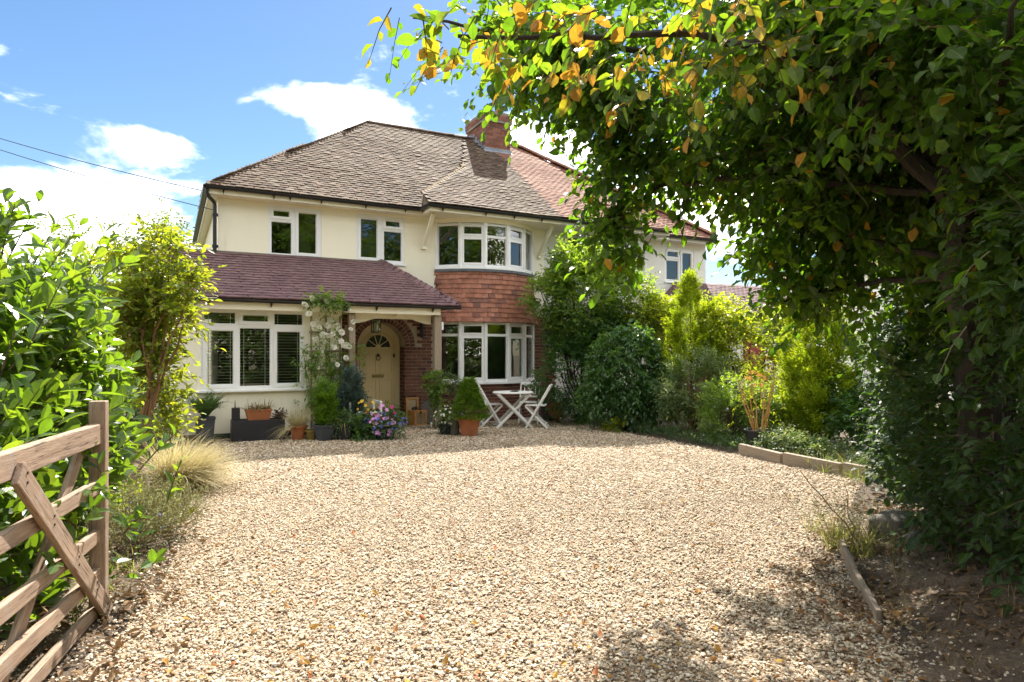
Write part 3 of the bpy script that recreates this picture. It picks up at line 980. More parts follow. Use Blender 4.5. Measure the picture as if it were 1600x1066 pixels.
def bow_window(parent, uc, z0, z1, transom, dr, name, flip=False, sashes=(1, 3), side_transom=True, label=None):
    """five flat casements round the bow, one window object"""
    N = 5
    pts = [arc(-BHA + 2 * BHA * i / N, dr, uc) for i in range(N + 1)]
    frame = MB()
    panes = []
    h = z1 - z0
    for i in range(N):
        p, q = Vector((*pts[i], z0)), Vector((*pts[i + 1], z0))
        d = (q - p)
        w = d.length
        d.normalize()
        T = Matrix.Translation(p) @ Matrix.Rotation(math.atan2(d.y, d.x), 4, 'Z')
        e = .05
        sash = i in sashes
        es = .085 if sash else e
        side = i in (0, N - 1)
        hs = []
        if side and not side_transom:
            hs.append((es, w - es, .06, h - .06, 0))
        else:
            hs.append((es, w - es, .06 if not sash else .10, h * transom - (.028 if not sash else .07), sash))
            hs.append((es, w - es, h * transom + (.03 if not sash else .05), h - (.05 if not sash else .085), sash))
        frame.plate(0, w, 0, h, hs, 0, .06, 0, T)
        for x0, x1, c0, c1, s_ in hs:
            if s_:
                frame.plate(x0 - .042, x1 + .042, c0 - .042, c1 + .042, [(x0, x1, c0, c1)], -.015, -.0005, 0, T)
            g = MB()
            g.add([(x0 + .002, .032, c0 + .002), (x1 - .002, .032, c0 + .002), (x1 - .002, .032, c1 - .002), (x0 + .002, .032, c1 - .002)], [(0, 1, 2, 3)], 0, T)
            panes.append(g)
        # corner post
        frame.tube([(p.x, p.y, z0 + .002), (p.x, p.y, z1 - .002)], .045, 8)
    frame.tube([(*pts[-1], z0 + .002), (*pts[-1], z1 - .002)], .045, 8)
    f = frame.build(name, M['upvc'], parent)
    if label:
        f['label'] = label
    for g in panes:
        g.build('pane', M['glass'], f)
    s = MB()
    arc_strip(s, dr + .075, z0 - .045, dr + .075, z0 - .004, uc=uc)
    for i in range(30):
        a, b = -BHA + 2 * BHA * i / 30, -BHA + 2 * BHA * (i + 1) / 30
        p, q, p2, q2 = arc(a, dr + .075, uc), arc(b, dr + .075, uc), arc(a, dr - .06, uc), arc(b, dr - .06, uc)
        s.add([(*p, z0 - .004), (*q, z0 - .004), (*q2, z0 + .004), (*p2, z0 + .004)], [(0, 1, 2, 3)])
        s.add([(*p, z0 - .045), (*q, z0 - .045), (*q2, z0 - .045), (*p2, z0 - .045)], [(3, 2, 1, 0)])
    s.build('sill', M['upvc'], f)
    return f
bow_window(house, BUC, 3.42, 4.40, .70, -.02, 'bow_window', side_transom=False, label='upper bow window under the eaves')
bow_window(house, BUC, .875, 2.20, .785, .0, 'bow_window', label='lower bow window behind the table')
# a drawn curtain at the far side of the upper bow, head board above
mb = MB()
pp = [arc(BHA * (.62 + .36 * i / 40), -.13 + .015 * math.sin(i * 1.9)) for i in range(41)]
for i in range(40):
    mb.add([(*pp[i], 3.44), (*pp[i + 1], 3.44), (*pp[i + 1], 4.38), (*pp[i], 4.38)], [(0, 1, 2, 3)])
mb.build('curtain', M['curtain'], house)
mb = MB()
arc_strip(mb, .0, 4.402, .0, 4.5)
for i in range(30):     # ceiling inside the bow
    a, b = -BHA + 2 * BHA * i / 30, -BHA + 2 * BHA * (i + 1) / 30
    p, q = arc(a, -.0), arc(b, -.0)
    mb.add([(*p, 4.44), (*q, 4.44), (q[0], VM + .13, 4.44), (p[0], VM + .13, 4.44)], [(0, 1, 2, 3)])
mb.build('bay_head', M['render'], house)
mb = MB()
arc_strip(mb, .0, 2.2, -.0, 3.42)
for zz, ml in ((2.21, 0), (3.40, 0)):
    for i in range(30):
        a, b = -BHA + 2 * BHA * i / 30, -BHA + 2 * BHA * (i + 1) / 30
        p, q = arc(a, .0), arc(b, .0)
        mb.add([(*p, zz), (*q, zz), (q[0], VM + .13, zz), (p[0], VM + .13, zz)], [(3, 2, 1, 0)])
apron = mb.build('bay_apron', M['tile_clay'], house)
ms = []
rows = 11
for k in range(rows):
    z = 2.205 + k * .1055
    flare = .085 * (1 - k / (rows - 1)) ** 2 + .022
    step = .166 / (BR + flare)
    a = -BHA - .02 + (step / 2 if k % 2 else 0)
    while a < BHA + .02:
        ac = a + step / 2
        if ac < BHA + .04:
            p = arc(ac, flare + rr.gauss(0, .002))
            A_ = Vector((math.cos(ac), math.sin(ac), 0))
            N_ = Vector((math.sin(ac), -math.cos(ac), 0))
            m = Matrix((A_, Vector((0, 0, 1)), N_)).transposed().to_4x4()
            m = m @ Matrix.Rotation(-R(9 + 6 * (1 - k / rows)), 4, 'X') @ Matrix.Rotation(R(rr.gauss(0, .8)), 4, 'Z')
            m.translation = (p[0], p[1], z + rr.gauss(0, .003))
            ms.append(m)
        a += step
place_pieces(apron, HM, 'hanging_tile', tile_templates(.166, .15, .018, 21), ms, M['tile_clay'], 300)
mb = MB()
arc_strip(mb, .062, 3.315, .058, 3.375)
for i in range(30):
    a, b = -BHA + 2 * BHA * i / 30, -BHA + 2 * BHA * (i + 1) / 30
    p, q, p2, q2 = arc(a, .058), arc(b, .058), arc(a, -.0), arc(b, -.0)
    mb.add([(*p, 3.375), (*q, 3.375), (*q2, 3.40), (*p2, 3.40)], [(0, 1, 2, 3)])
mb.build('lead_flashing', M['lead_dark'], house)
# brickwork beyond the bow, mostly behind the shrubs
side_wall = brick_wall_mesh(7.36, UPARTY + .3, 2.4, VM, None).build('side_brickwork', M['mortar'], house)
ms = []
z = .0375
row = 0
while z < 2.38:
    u = 7.36 - (.1125 if row % 2 else 0)
    while u < UPARTY + .2:
        ms.append(Matrix.Translation((u + .1125, VM - .008, z)))
        u += .225
    z += .075
    row += 1
place_pieces(side_wall, HM, 'brick', brick_tmpl(seed=3), ms, M['brick'], 300)

# ---- flat windows
def TW(u, v, z):
    return Matrix.Translation((u, v, z))
ww, hh = w1[1] - w1[0], w1[3] - w1[2]
window(house, 'casement_window', TW(w1[0], VM + .012, w1[2]), ww, hh, [(.06, .455, .06, .70, 0), (.10, .415, .80, .925, 1), (.58, ww - .10, .10, .925, 1)], (.03, .05, .035), label='upper window nearest the downpipe')
ww = w2[1] - w2[0]
window(house, 'casement_window', TW(w2[0], VM + .012, w2[2]), ww, hh, [(.10, .46, .10, .925, 1), (.60, ww - .06, .06, .70, 0), (.64, ww - .10, .80, .925, 1)], (.03, .05, .035), label='upper window beside the bow')
gw, gh = GW[1] - GW[0], GW[3] - GW[2]
cx1, cx2 = gw * .338, gw * .668
tz = 1.13
gwin = window(house, 'casement_window', TW(GW[0], .012, GW[2]), gw, gh,
              [(.09, cx1 - .065, .09, tz - .085, 1), (cx1 + .03, cx2 - .03, .05, tz - .03, 0), (cx2 + .075, gw - .09, .09, tz - .085, 1),
               (.05, cx1 - .03, tz + .03, gh - .05, 0), (cx1 + .075, cx2 - .065, tz + .08, gh - .085, 1), (cx2 + .03, gw - .05, tz + .03, gh - .05, 0)],
              (.05, .09, .04), label='wide ground floor window with slatted blinds')
# venetian blinds: every slat a part
sl = MB()
for x0, x1 in ((.03, cx1 - .01), (cx1 + .01, cx2 - .01), (cx2 + .01, gw - .03)):
    L = x1 - x0
    me = MB().box(0, L, -.017, .017, -.0014, .0014).mesh('slat', M['slat'])
    z = gh - .10
    k = 0
    while z > .05:
        o = link('slat', me, gwin)
        o.location = (GW[0] + x0, .14, GW[2] + z)
        o.rotation_euler = (R(5 + rr.gauss(0, 2.0)), 0, R(rr.gauss(0, .15)))
        z -= .0535
    mb = MB()
    for fx in (.18, .82):
        mb.box(GW[0] + x0 + L * fx - .006, GW[0] + x0 + L * fx + .006, .113, .116, GW[2] + .04, GW[2] + gh - .04)
    mb.build('blind_cord', M['slat'], gwin)
# things seen dimly inside: a pot plant on each sill
# ---- eaves: soffits, fascias, gutters
BV = .35
mb = MB()
mb.add([(.33, .9, 4.5), (4.5, .9, 4.5), (4.5, VM, 4.5), (.33, VM, 4.5)], [(3, 2, 1, 0)])
mb.add([(.33, VM, 4.5), (UE, VM, 4.5), (UE, 7.9, 4.5), (.33, 7.9, 4.5)], [(3, 2, 1, 0)])
mb.add([(4.5, BV + .05, 4.498), (UPARTY, BV + .05, 4.498), (UPARTY, VM, 4.498), (4.5, VM, 4.498)], [(3, 2, 1, 0)])
mb.build('soffit', M['fascia'], house)
mb = MB()
mb.box(.30, 4.48, .885, .91, 4.495, 4.64)
mb.box(.30, .325, .911, 7.9, 4.495, 4.64)
mb.box(4.481, 4.506, BV + .035, .91, 4.493, 4.64)
mb.box(4.507, UPARTY, BV + .035, BV + .06, 4.493, 4.64)
mb.build('fascia', M['fascia'], house)
mb = MB()
gutter(mb, [(.25, .83, 4.625), (4.43, .83, 4.605)])
gutter(mb, [(.255, 7.9, 4.63), (.255, .85, 4.63)])
gutter(mb, [(4.43, .86, 4.612), (4.44, BV + .02, 4.612)])
gutter(mb, [(4.40, BV - .02, 4.615), (UPARTY + .4, BV - .02, 4.60)])
mb.build('gutter', M['black'], house)
for u in (.55, 1.45, 1.75, 2.35, 3.25, 4.1):
    mb = MB()
    mb.add([(u - .02, .875, 4.575), (u + .02, .875, 4.575), (u, .865, 4.49), (u - .02, .80, 4.57), (u + .02, .80, 4.57)], [(0, 3, 2), (3, 4, 2), (4, 1, 2), (0, 1, 4, 3)])
    mb.build('gutter_bracket', M['black'], house)
for u in (4.75, 5.75, 6.45, 7.15):
    mb = MB()
    mb.add([(u - .02, BV + .025, 4.575), (u + .02, BV + .025, 4.575), (u, BV + .015, 4.48), (u - .02, BV - .05, 4.565), (u + .02, BV - .05, 4.565)], [(0, 3, 2), (3, 4, 2), (4, 1, 2), (0, 1, 4, 3)])
    mb.build('gutter_bracket', M['black'], house)
mb = MB()
mb.tube([(.27, .86, 4.57), (.27, .87, 4.50), (.30, .98, 4.46), (.40, VM - .05, 4.40), (.415, VM - .06, 4.33), (.415, VM - .06, 3.3)], .036, 10)
for z in (4.15, 3.55):
    mb.box(.37, .475, VM - .10, VM - .02, z - .025, z + .025)
mb.build('downpipe', M['black'], house, smooth=False)
# timber struts under the deep eaves of the bow
for u in (4.62, 7.55):
    mb = MB()
    mb.bar((u, VM - .03, 3.86), (u, BV + .22, 4.47), .075, .075, (1, 0, 0))
    mb.box(u - .05, u + .05, VM - .09, VM, 3.80, 3.87)
    mb.build('eaves_strut', M['fascia'], house, bevel=.006)

# ---- main roof
def roof_deck(mb, polys):
    for p in polys:
        mb.add(p, [tuple(range(len(p)))])
E_U0, E_U1, E_VB = .26, 13.0, 8.15
RU0, RU1 = 4.25, 8.55
hipL = lambda v: E_U0 + (RU0 - E_U0) * (v - .85) / (RV - .85)
mb = MB()
roof_deck(mb, [[(E_U0, .85, ZE), (UPARTY, .85, ZE), (UPARTY, RV, RZ), (RU0, RV, RZ)],
               [(E_U0, .85, ZE), (RU0, RV, RZ), (E_U0, E_VB, ZE)],
               [(E_U0, E_VB, ZE), (RU0, RV, RZ), (UPARTY, RV, RZ), (UPARTY, E_VB, ZE)]])
PU0 = 4.42
BSL = (RZ - ZE) / (RV - BV)
bz = lambda v: ZE + (v - BV) * BSL
bay_poly = [(4.42, BV), (UPARTY, BV), (UPARTY, RV), (7.05, RV - .02), (6.10, 2.42), (4.45, .72)]
roof_deck(mb, [[(u, v, bz(v) + .004) for u, v in bay_poly]])
# valley cheek between the two planes
mb.add([(4.42, BV, ZE), (4.45, .72, bz(.72)), (4.44, .85, ZE - .02)], [(0, 1, 2)])
mz = lambda v: ZE + (v - .85) * SL
for (ua, va), (ub, vb) in (((4.45, .72), (6.10, 2.42)), ((6.10, 2.42), (7.05, RV - .02))):
    mb.add([(ua, va, bz(va) + .004), (ub, vb, bz(vb) + .004), (ub - .04, vb, mz(vb) - .03), (ua - .04, va, mz(va) - .03)], [(3, 2, 1, 0)])
roof = mb.build('roof', M['tile_brown'], house)
sl_len = math.hypot(RV - .85, RZ - ZE)
def vs_of(v, v0, dv):            # distance up the slope
    return (v - v0) / dv
kS = math.hypot(1, SL)
kB = math.hypot(1, BSL)
CH = (7.33, 8.10, 3.72, 5.0)
polyM = [(0, 0), (UPARTY - E_U0, 0), (UPARTY - E_U0, (RV - .85) * kS), (RU0 - E_U0, (RV - .85) * kS)]
def under_bay(a, s):
    u, v = E_U0 + a, .85 + s / kS
    return in_poly((u + .10, v), [(4.42, 0.0), (9, 0.0), (9, 4.6), (7.05, 4.5), (6.10, 2.42), (4.45, .72)]) or (CH[0] - .05 < u and v > CH[2])
ms = tile_plane((E_U0, .85, ZE), (1, 0, 0), (0, 1, SL), polyM, seed=31, skip=under_bay, jit=1.25)
polyB = [(u - 4.42, (v - BV) * kB) for u, v in bay_poly]
ms += tile_plane((4.42, BV, ZE + .006), (1, 0, 0), (0, 1, BSL), polyB, seed=32, jit=1.25,
                 skip=lambda a, s: CH[0] - .05 < 4.42 + a and BV + s / kB > CH[2])
# left hip slope (seen edge-on)
kL = math.hypot(1, (RZ - ZE) / (RU0 - E_U0))
ms += tile_plane((E_U0, E_VB, ZE), (0, -1, 0), (1, 0, (RZ - ZE) / (RU0 - E_U0)), [(0, 0), (E_VB - .85, 0), (E_VB - RV, (RU0 - E_U0) * kL)], seed=33, jit=1.3)
place_pieces(roof, HM, 'tile', tile_templates(.165, .165, .023, 5), ms, M['tile_brown'], 300, 'upper_tiles', 9)
# ridge and hip tiles
def half_round(L=.33, r=.115, th=.014, seed=0):
    mb = MB()
    n = 7
    vs = []
    for x, k in ((0, 1.04), (L, .94)):
        for rad in (r * k, r * k - th):
            for i in range(n):
                a = math.pi * (.06 + .88 * i / (n - 1))
                vs.append((x, rad * math.cos(a), rad * math.sin(a) * .85))
    fs = []
    for i in range(n - 1):
        fs.append((i, 2 * n + i, 2 * n + i + 1, i + 1))
        fs.append((i, i + 1, n + i + 1, n + i))
        fs.append((2 * n + i + 1, 2 * n + i, 3 * n + i, 3 * n + i + 1))
    mb.add(vs, fs)
    return mb.tris()
def ridge_run(p, q, step=.30, sink=.06, seed=1, scale=1.0, tilt=-2):
    r = random.Random(seed)
    p, q = Vector(p), Vector(q)
    d = (q - p)
    L = d.length
    d.normalize()
    x = d
    y = Vector((0, 0, 1)).cross(x).normalized()
    z = x.cross(y)
    out = []
    t = 0
    while t < L - .1:
        m = Matrix((x, y, z)).transposed().to_4x4() @ Matrix.Rotation(R(r.gauss(0, 1.2)), 4, 'Z') @ Matrix.Rotation(R(tilt + r.gauss(0, .8)), 4, 'Y')
        m = m @ Matrix.Diagonal((scale, scale, scale, 1))
        m.translation = p + d * t + Vector((0, 0, -sink))
        out.append(m)
        t += step
    return out
ms = ridge_run((RU0, RV, RZ + .03), (UPARTY, RV, RZ + .03), seed=2)
place_pieces(roof, HM, 'ridge_tile', [half_round()], ms, M['tile_brown'], 300)
def bonnet(L=.22, w=.105, th=.016):
    """bonnet hip tile: a bent plate"""
    mb = MB()
    vs = []
    for x, k in ((0, 1.0), (L, .75)):
        for o in (0, th):
            for y, z in ((-w * k, -.105 * k), (-w * k * .5, -.035 * k), (0, 0), (w * k * .5, -.035 * k), (w * k, -.105 * k)):
                vs.append((x, y, z + o))
    fs = []
    for i in range(4):
        fs += [(5 + i, 5 + i + 1, 15 + i + 1, 15 + i)[::-1], (i, i + 1, 5 + i + 1, 5 + i)[::-1]]
    mb.add(vs, fs)
    return mb.tris()
ms = ridge_run((E_U0 + .02, .87, ZE + .075), (RU0, RV, RZ + .075), step=.14, sink=.02, seed=4, tilt=5)
place_pieces(roof, HM, 'hip_tile', [bonnet()], ms, M['tile_brown'], 300)
# moss and old mortar filling the swept valley
mb = MB()
pv = [(4.44, .76), (4.9, 1.2), (5.5, 1.82), (6.08, 2.42), (6.5, 3.2)]
mb.tube([(u - .01, v, bz(v) + .018) for u, v in pv], [.03, .035, .03, .028, .012], 6)
mb.build('valley_moss', plain('orange_moss', (.27, .17, .07), (.17, .13, .05), .95, 14, 60, .8, .02), roof)

# ---- chimney
cu0, cu1, cv0, cv1 = CH[0], CH[1], CH[2] + .05, 5.0
mb = MB()
mb.box(cu0, cu1, cv0, cv1, 6.4, 7.86)
chim = mb.build('chimney', M['mortar_dark'], house)
ms = []
def chim_course(z, row, e, full=True):
    a0, a1, b0, b1 = cu0 - e, cu1 + e, cv0 - e, cv1 + e
    off = .1125 if row % 2 else 0
    u = a0 - off
    while u < a1 - .02:
        lo, hi = max(u, a0), min(u + .225, a1)
        if hi - lo > .06:
            ms.append(Matrix.Translation(((lo + hi) / 2, b0 - .007 + rr.gauss(0, .002), z)) @ Matrix.Diagonal(((hi - lo - .011) / .2145, 1, 1, 1)))
        u += .225
    v = b0 - (.1125 - off)
    while v < b1 - .02:
        lo, hi = max(v, b0), min(v + .225, b1)
        if hi - lo > .06:
            m = Matrix.Translation((a0 - .007 + rr.gauss(0, .002), (lo + hi) / 2, z)) @ Matrix.Rotation(-R(90), 4, 'Z')
            ms.append(m @ Matrix.Diagonal(((hi - lo - .011) / .2145, 1, 1, 1)))
        v += .225
for k in range(15):
    chim_course(6.80 + k * .075, k, .0)
caps_z = 6.80 + 15 * .075
for k, e in enumerate((.022, .045, .045, .02)):
    chim_course(caps_z + k * .075, k, e)
place_pieces(chim, HM, 'brick', brick_tmpl(seed=6), ms, M['brick_red'], 300)
mb = MB()
zt = caps_z + 4 * .075 - .037
mb.box(cu0 - .04, cu1 + .04, cv0 - .04, cv1 + .04, caps_z - .037 + .002, zt - .01)
mb.box(cu0 + .02, cu1 - .02, cv0 + .05, cv1 - .05, zt - .01, zt + .03)
mb.build('flaunching', M['mortar_dark'], chim)
for i, (du, dv, hgt) in enumerate(((.22, .26, .17), (.54, .24, .20), (.30, .80, .16))):
    mb = MB()
    mb.lathe([(0, 0), (.115, 0), (.112, hgt * .3), (.10, hgt * .75), (.125, hgt * .80), (.125, hgt * .95), (.105, hgt), (.085, hgt), (.08, hgt * .4), (0, hgt * .35)], 20)
    o = mb.build('chimney_pot', M['terracotta'], chim, smooth=True)
    o.location = (cu0 + du, cv0 + dv, zt + .02)
mb = MB()
v = cv0 - .01
zz = bz(v)
mb.box(cu0 - .03, cu1 + .03, cv0 - .022, cv0 - .014, bz(cv0) - .05, bz(cv0) + .13)
mb.add([(cu0 - .05, cv0 - .16, bz(cv0 - .16) + .045), (cu1 + .05, cv0 - .16, bz(cv0 - .16) + .045), (cu1 + .05, cv0 - .02, bz(cv0) + .06), (cu0 - .05, cv0 - .02, bz(cv0) + .06)], [(0, 1, 2, 3)])
v = cv0
while v < RV:
    mb.add([(cu0 - .016, v, bz(v) - .03), (cu0 - .016, v, bz(v) + .20), (cu0 - .016, v + .17, bz(v + .17) + .07), (cu0 - .016, v + .17, bz(v + .17) - .03)], [(0, 1, 2, 3)])
    mb.add([(cu0 - .13, v, mz(v) + .045), (cu0 - .016, v, mz(v) + .08), (cu0 - .016, v + .17, mz(v + .17) + .08), (cu0 - .13, v + .17, mz(v + .17) + .045)], [(0, 1, 2, 3)])
    v += .172
mb.build('lead_flashing', M['lead'], chim)

# ---- porch roof (lean-to with a hipped end)
LV, LZ = -.33, 2.46
LT = 3.43
LU0, LU1 = -.62, 4.86
LH = 3.70                        # where the hip meets the wall
PSL = (LT - LZ) / (VM - LV)
mb = MB()
roof_deck(mb, [[(LU0, LV, LZ), (LU1, LV, LZ), (LH, VM, LT), (LU0, VM, LT)],
               [(LU1, LV, LZ), (LU1, VM, LZ), (LH, VM, LT)],
               [(LU0, LV, LZ), (LU0, VM, LT), (LU0, VM, LZ)],
               [(LU0, LV + .02, LZ - .03), (LU0, VM, LZ - .03), (LU1, VM, LZ - .03), (LU1, LV + .02, LZ - .03)]])
porch_roof = mb.build('porch_roof', M['tile_purple'], house)
kP = math.hypot(1, PSL)
ms = tile_plane((LU0, LV, LZ), (1, 0, 0), (0, 1, PSL), [(0, 0), (LU1 - LU0, 0), (LH - LU0, (VM - LV) * kP), (0, (VM - LV) * kP)], seed=41, jit=.7, gauge=.103)
sR = (LT - LZ) / (LU1 - LH)
ms += tile_plane((LU1, LV, LZ), (0, 1, 0), (-1, 0, sR), [(0, 0), (VM - LV, 0), (VM - LV, (LU1 - LH) * math.hypot(1, sR))], seed=42, jit=.7)
place_pieces(porch_roof, HM, 'tile', tile_templates(.165, .165, .025, 6), ms, M['tile_purple'], 300, 'upper_tiles', 10)
ms = ridge_run((LU1 - .02, LV + .03, LZ + .075), (LH, VM, LT + .08), step=.142, sink=-.01, seed=7, tilt=7)
place_pieces(porch_roof, HM, 'hip_tile', [bonnet(.24, .15, .02)], ms, M['tile_purple'], 300)
mb = MB()
mb.box(LU0 + .2, LH + .1, VM - .03, VM - .004, LT - .02, LT + .05)
mb.box(LU0 + .2, LH + .05, VM - .09, VM - .03, LT - .03, LT + .005)
mb.build('roof_flashing', M['mortar_dark'], porch_roof)
mb = MB()
mb.box(-.55, 4.46, LV + .06, LV + .085, 2.27, 2.42)
mb.build('porch_fascia', M['fascia'], house, bevel=.003)
mb = MB()
mb.add([(-.5, LV + .085, 2.31), (4.62, LV + .085, 2.31), (4.62, VM, 2.37), (-.5, VM, 2.37)], [(3, 2, 1, 0)])
mb.build('porch_soffit', M['fascia'], house)
mb = MB()
gutter(mb, [(-.6, LV - .01, 2.445), (4.86, LV - .01, 2.44)], .052)
mb.build('porch_gutter', M['black'], house)
for u in (.25, 1.25, 2.2, 3.15, 4.28):
    mb = MB()
    mb.add([(u - .02, LV + .055, 2.40), (u + .02, LV + .055, 2.40), (u, LV + .05, 2.315), (u - .02, LV - .04, 2.39), (u + .02, LV - .04, 2.39)], [(0, 3, 2), (3, 4, 2), (4, 1, 2), (0, 1, 4, 3)])
    mb.build('gutter_bracket', M['black'], house)
# carved brackets under the porch beam
mb = MB()
for u, sgn in ((2.80, 1), (4.35, -1)):
    pr = [(0, 2.30), (.72, 2.30), (.72, 2.24), (.55, 2.235), (.40, 2.19), (.22, 2.13), (.10, 2.10), (0, 2.09)]
    vs = [(u + sgn * a, -.02, b) for a, b in pr] + [(u + sgn * a, .05, b) for a, b in pr]
    n = len(pr)
    mb.add(vs, [tuple(range(n)), tuple(range(2 * n - 1, n - 1, -1))] + [(i, (i + 1) % n, n + (i + 1) % n, n + i) for i in range(n)])
mb.box(2.80, 4.35, .052, .12, 2.19, 2.30)
mb.build('porch_beam', M['fascia'], house)
for u, w_ in ((2.71, .12), (4.43, .15)):
    mb = MB()
    L = 2.27
    mb.box(0, L, -w_ / 2, w_ / 2, -w_ / 2, w_ / 2)
    o = mb.build('oak_post', M['oak'], house, bevel=.008)
    o.location = (u, -.14, 0)
    o.rotation_euler = (0, -R(90), 0)

# ---- the white house: front wall, roof, bow, lean-to
mb = MB()
ww2 = (11.45, 12.47, 3.44, 4.33)
mb.plate(UPARTY, UEND, 0, 4.62, [ww2, (8.36, 10.70, 3.42, 4.40)], VM, VM + .12, 0, outer=False)
mb.add([(UEND, VM, 0), (UEND, 7.8, 0), (UEND, 7.8, 4.62), (UEND, VM, 4.62)], [(0, 1, 2, 3)])
mb.add([(UPARTY, 7.8, 0), (UEND, 7.8, 0), (UEND, 7.8, 4.62), (UPARTY, 7.8, 4.62)], [(3, 2, 1, 0)])
arc_strip(mb, .0, 0, .0, 3.42, uc=9.55)
arc_strip(mb, .0, 4.402, .0, 4.5, uc=9.55)
mb.build('wall', M['white_render'], white_house)
mb = MB()
mb.box(UPARTY + .01, UEND - .01, 4.2, 4.3, 0, 4.6)
mb.box(UPARTY + .01, UEND - .01, VM + .13, 7.7, 2.3, 2.42)
mb.box(UPARTY + .01, UEND - .01, VM + .13, 7.7, 4.5, 4.56)
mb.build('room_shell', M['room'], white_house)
bow_window(white_house, 9.55, 3.42, 4.40, .70, -.02, 'bow_window', side_transom=False)
ww = ww2[1] - ww2[0]
hh = ww2[3] - ww2[2]
window(white_house, 'casement_window', TW(ww2[0], VM + .012, ww2[2]), ww, hh, [(.06, .47, .06, .58, 0), (.08, .45, .68, hh - .07, 1), (.60, ww - .10, .08, hh - .08, 1)], (.03, .05, .035))
mb = MB()
roof_deck(mb, [[(UPARTY, .85, ZE), (E_U1, .85, ZE), (RU1, RV, RZ), (UPARTY, RV, RZ)],
               [(E_U1, .85, ZE), (E_U1, E_VB, ZE), (RU1, RV, RZ)],
               [(UPARTY, E_VB, ZE), (UPARTY, RV, RZ), (RU1, RV, RZ), (E_U1, E_VB, ZE)],
               [(UPARTY, BV, ZE + .004), (10.9, BV, ZE + .004), (10.4, .85, bz(.85)), (8.62, RV - .1, bz(RV - .1)), (UPARTY, RV, RZ + .004)]])
wroof = mb.build('roof', M['tile_red'], white_house)
hipR = lambda v: E_U1 + (RU1 - E_U1) * (v - .85) / (RV - .85)
bp2 = [(UPARTY, BV), (10.9, BV), (10.4, .85), (8.62, RV - .1), (UPARTY, RV)]
ms = tile_plane((UPARTY, BV, ZE + .006), (1, 0, 0), (0, 1, BSL), [(u - UPARTY, (v - BV) * kB) for u, v in bp2], seed=51, jit=.6,
                skip=lambda a, s: UPARTY + a < CH[1] + .03 and BV + s / kB > CH[2])
ms += tile_plane((UPARTY, .85, ZE), (1, 0, 0), (0, 1, SL), [(0, 0), (E_U1 - UPARTY, 0), (RU1 - UPARTY, (RV - .85) * kS), (0, (RV - .85) * kS)], seed=52, jit=.6,
                 skip=lambda a, s: in_poly((UPARTY + a, .85 + s / kS), [(7, 0), (10.45, 0), (10.4, .85), (8.62, RV - .1), (7, RV)]))
place_pieces(wroof, HM, 'tile', tile_templates(.165, .165, .020, 7), ms, M['tile_red'], 300, 'upper_tiles', 12)
ms = ridge_run((E_U1 - .02, .87, ZE + .08), (RU1, RV, RZ + .08), step=.28, sink=.03, seed=8)
ms += ridge_run((UPARTY + .4, RV, RZ + .03), (RU1, RV, RZ + .03), seed=9)
place_pieces(wroof, HM, 'ridge_tile', [half_round(.30, .12)], ms, M['tile_red'], 300)
mb = MB()
mb.box(UPARTY + .002, 10.9, BV + .035, BV + .06, 4.493, 4.64)
mb.box(10.9, 12.97, .885, .91, 4.495, 4.64)
mb.add([(UPARTY, BV + .05, 4.498), (10.9, BV + .05, 4.498), (10.9, VM, 4.498), (UPARTY, VM, 4.498)], [(3, 2, 1, 0)])
mb.add([(10.9, .9, 4.5), (12.97, .9, 4.5), (12.97, VM, 4.5), (10.9, VM, 4.5)], [(3, 2, 1, 0)])
mb.build('eaves_board', M['white_render'], white_house)
mb = MB()
gutter(mb, [(UPARTY + .42, BV - .02, 4.60), (10.9, BV - .02, 4.60)])
gutter(mb, [(10.9, .83, 4.61), (13.05, .83, 4.61)])
mb.build('gutter', M['black'], white_house)
# its lean-to
mb = MB()
a0, a1, ah = 10.7, 15.6, 11.8
roof_deck(mb, [[(a0, LV, LZ), (a1, LV, LZ), (a1, VM, LT), (ah, VM, LT)], [(a0, LV, LZ), (ah, VM, LT), (a0, VM, LZ)], [(a0, LV, LZ - .03), (a0, VM, LZ - .03), (a1, VM, LZ - .03), (a1, LV, LZ - .03)]])
lr = mb.build('lean_to_roof', M['tile_purple'], white_house)
ms = tile_plane((a0, LV, LZ), (1, 0, 0), (0, 1, PSL), [(0, 0), (a1 - a0, 0), (a1 - a0, (VM - LV) * kP), (ah - a0, (VM - LV) * kP)], seed=44, jit=.7, gauge=.103)
place_pieces(lr, HM, 'tile', tile_templates(.165, .165, .014, 8), ms, M['tile_purple'], 300, 'upper_tiles', 10)
mb = MB()
mb.plate(11.0, 15.5, 0, 2.40, [(13.0, 13.9, .02, 2.05), (14.2, 15.1, .95, 2.1)], .0, .1, 0, outer=False)
mb.add([(15.5, 0, 0), (15.5, VM, 0), (15.5, VM, 3.3), (15.5, 0, 2.4)], [(0, 1, 2, 3)])
mb.add([(UEND, VM - .01, 0), (15.5, VM - .01, 0), (15.5, VM - .01, 3.4), (UEND, VM - .01, 3.4)], [(0, 1, 2, 3)])
mb.build('lean_to_wall', M['white_render'], white_house)
mb = MB()
mb.box(13.04, 13.86, .03, .07, .03, 2.0)
d2 = mb.build('door', M['red_door'], white_house)
mb = MB()
mb.plate(13.0, 13.9, .02, 2.05, [(13.05, 13.85, .03, 2.0)], -.01, .06)
mb.build('door_frame', M['upvc'], d2)
window(white_house, 'casement_window', TW(14.2, .012, .95), .9, 1.15, [(.06, .42, .06, 1.09, 0), (.50, .84, .06, 1.09, 0)])

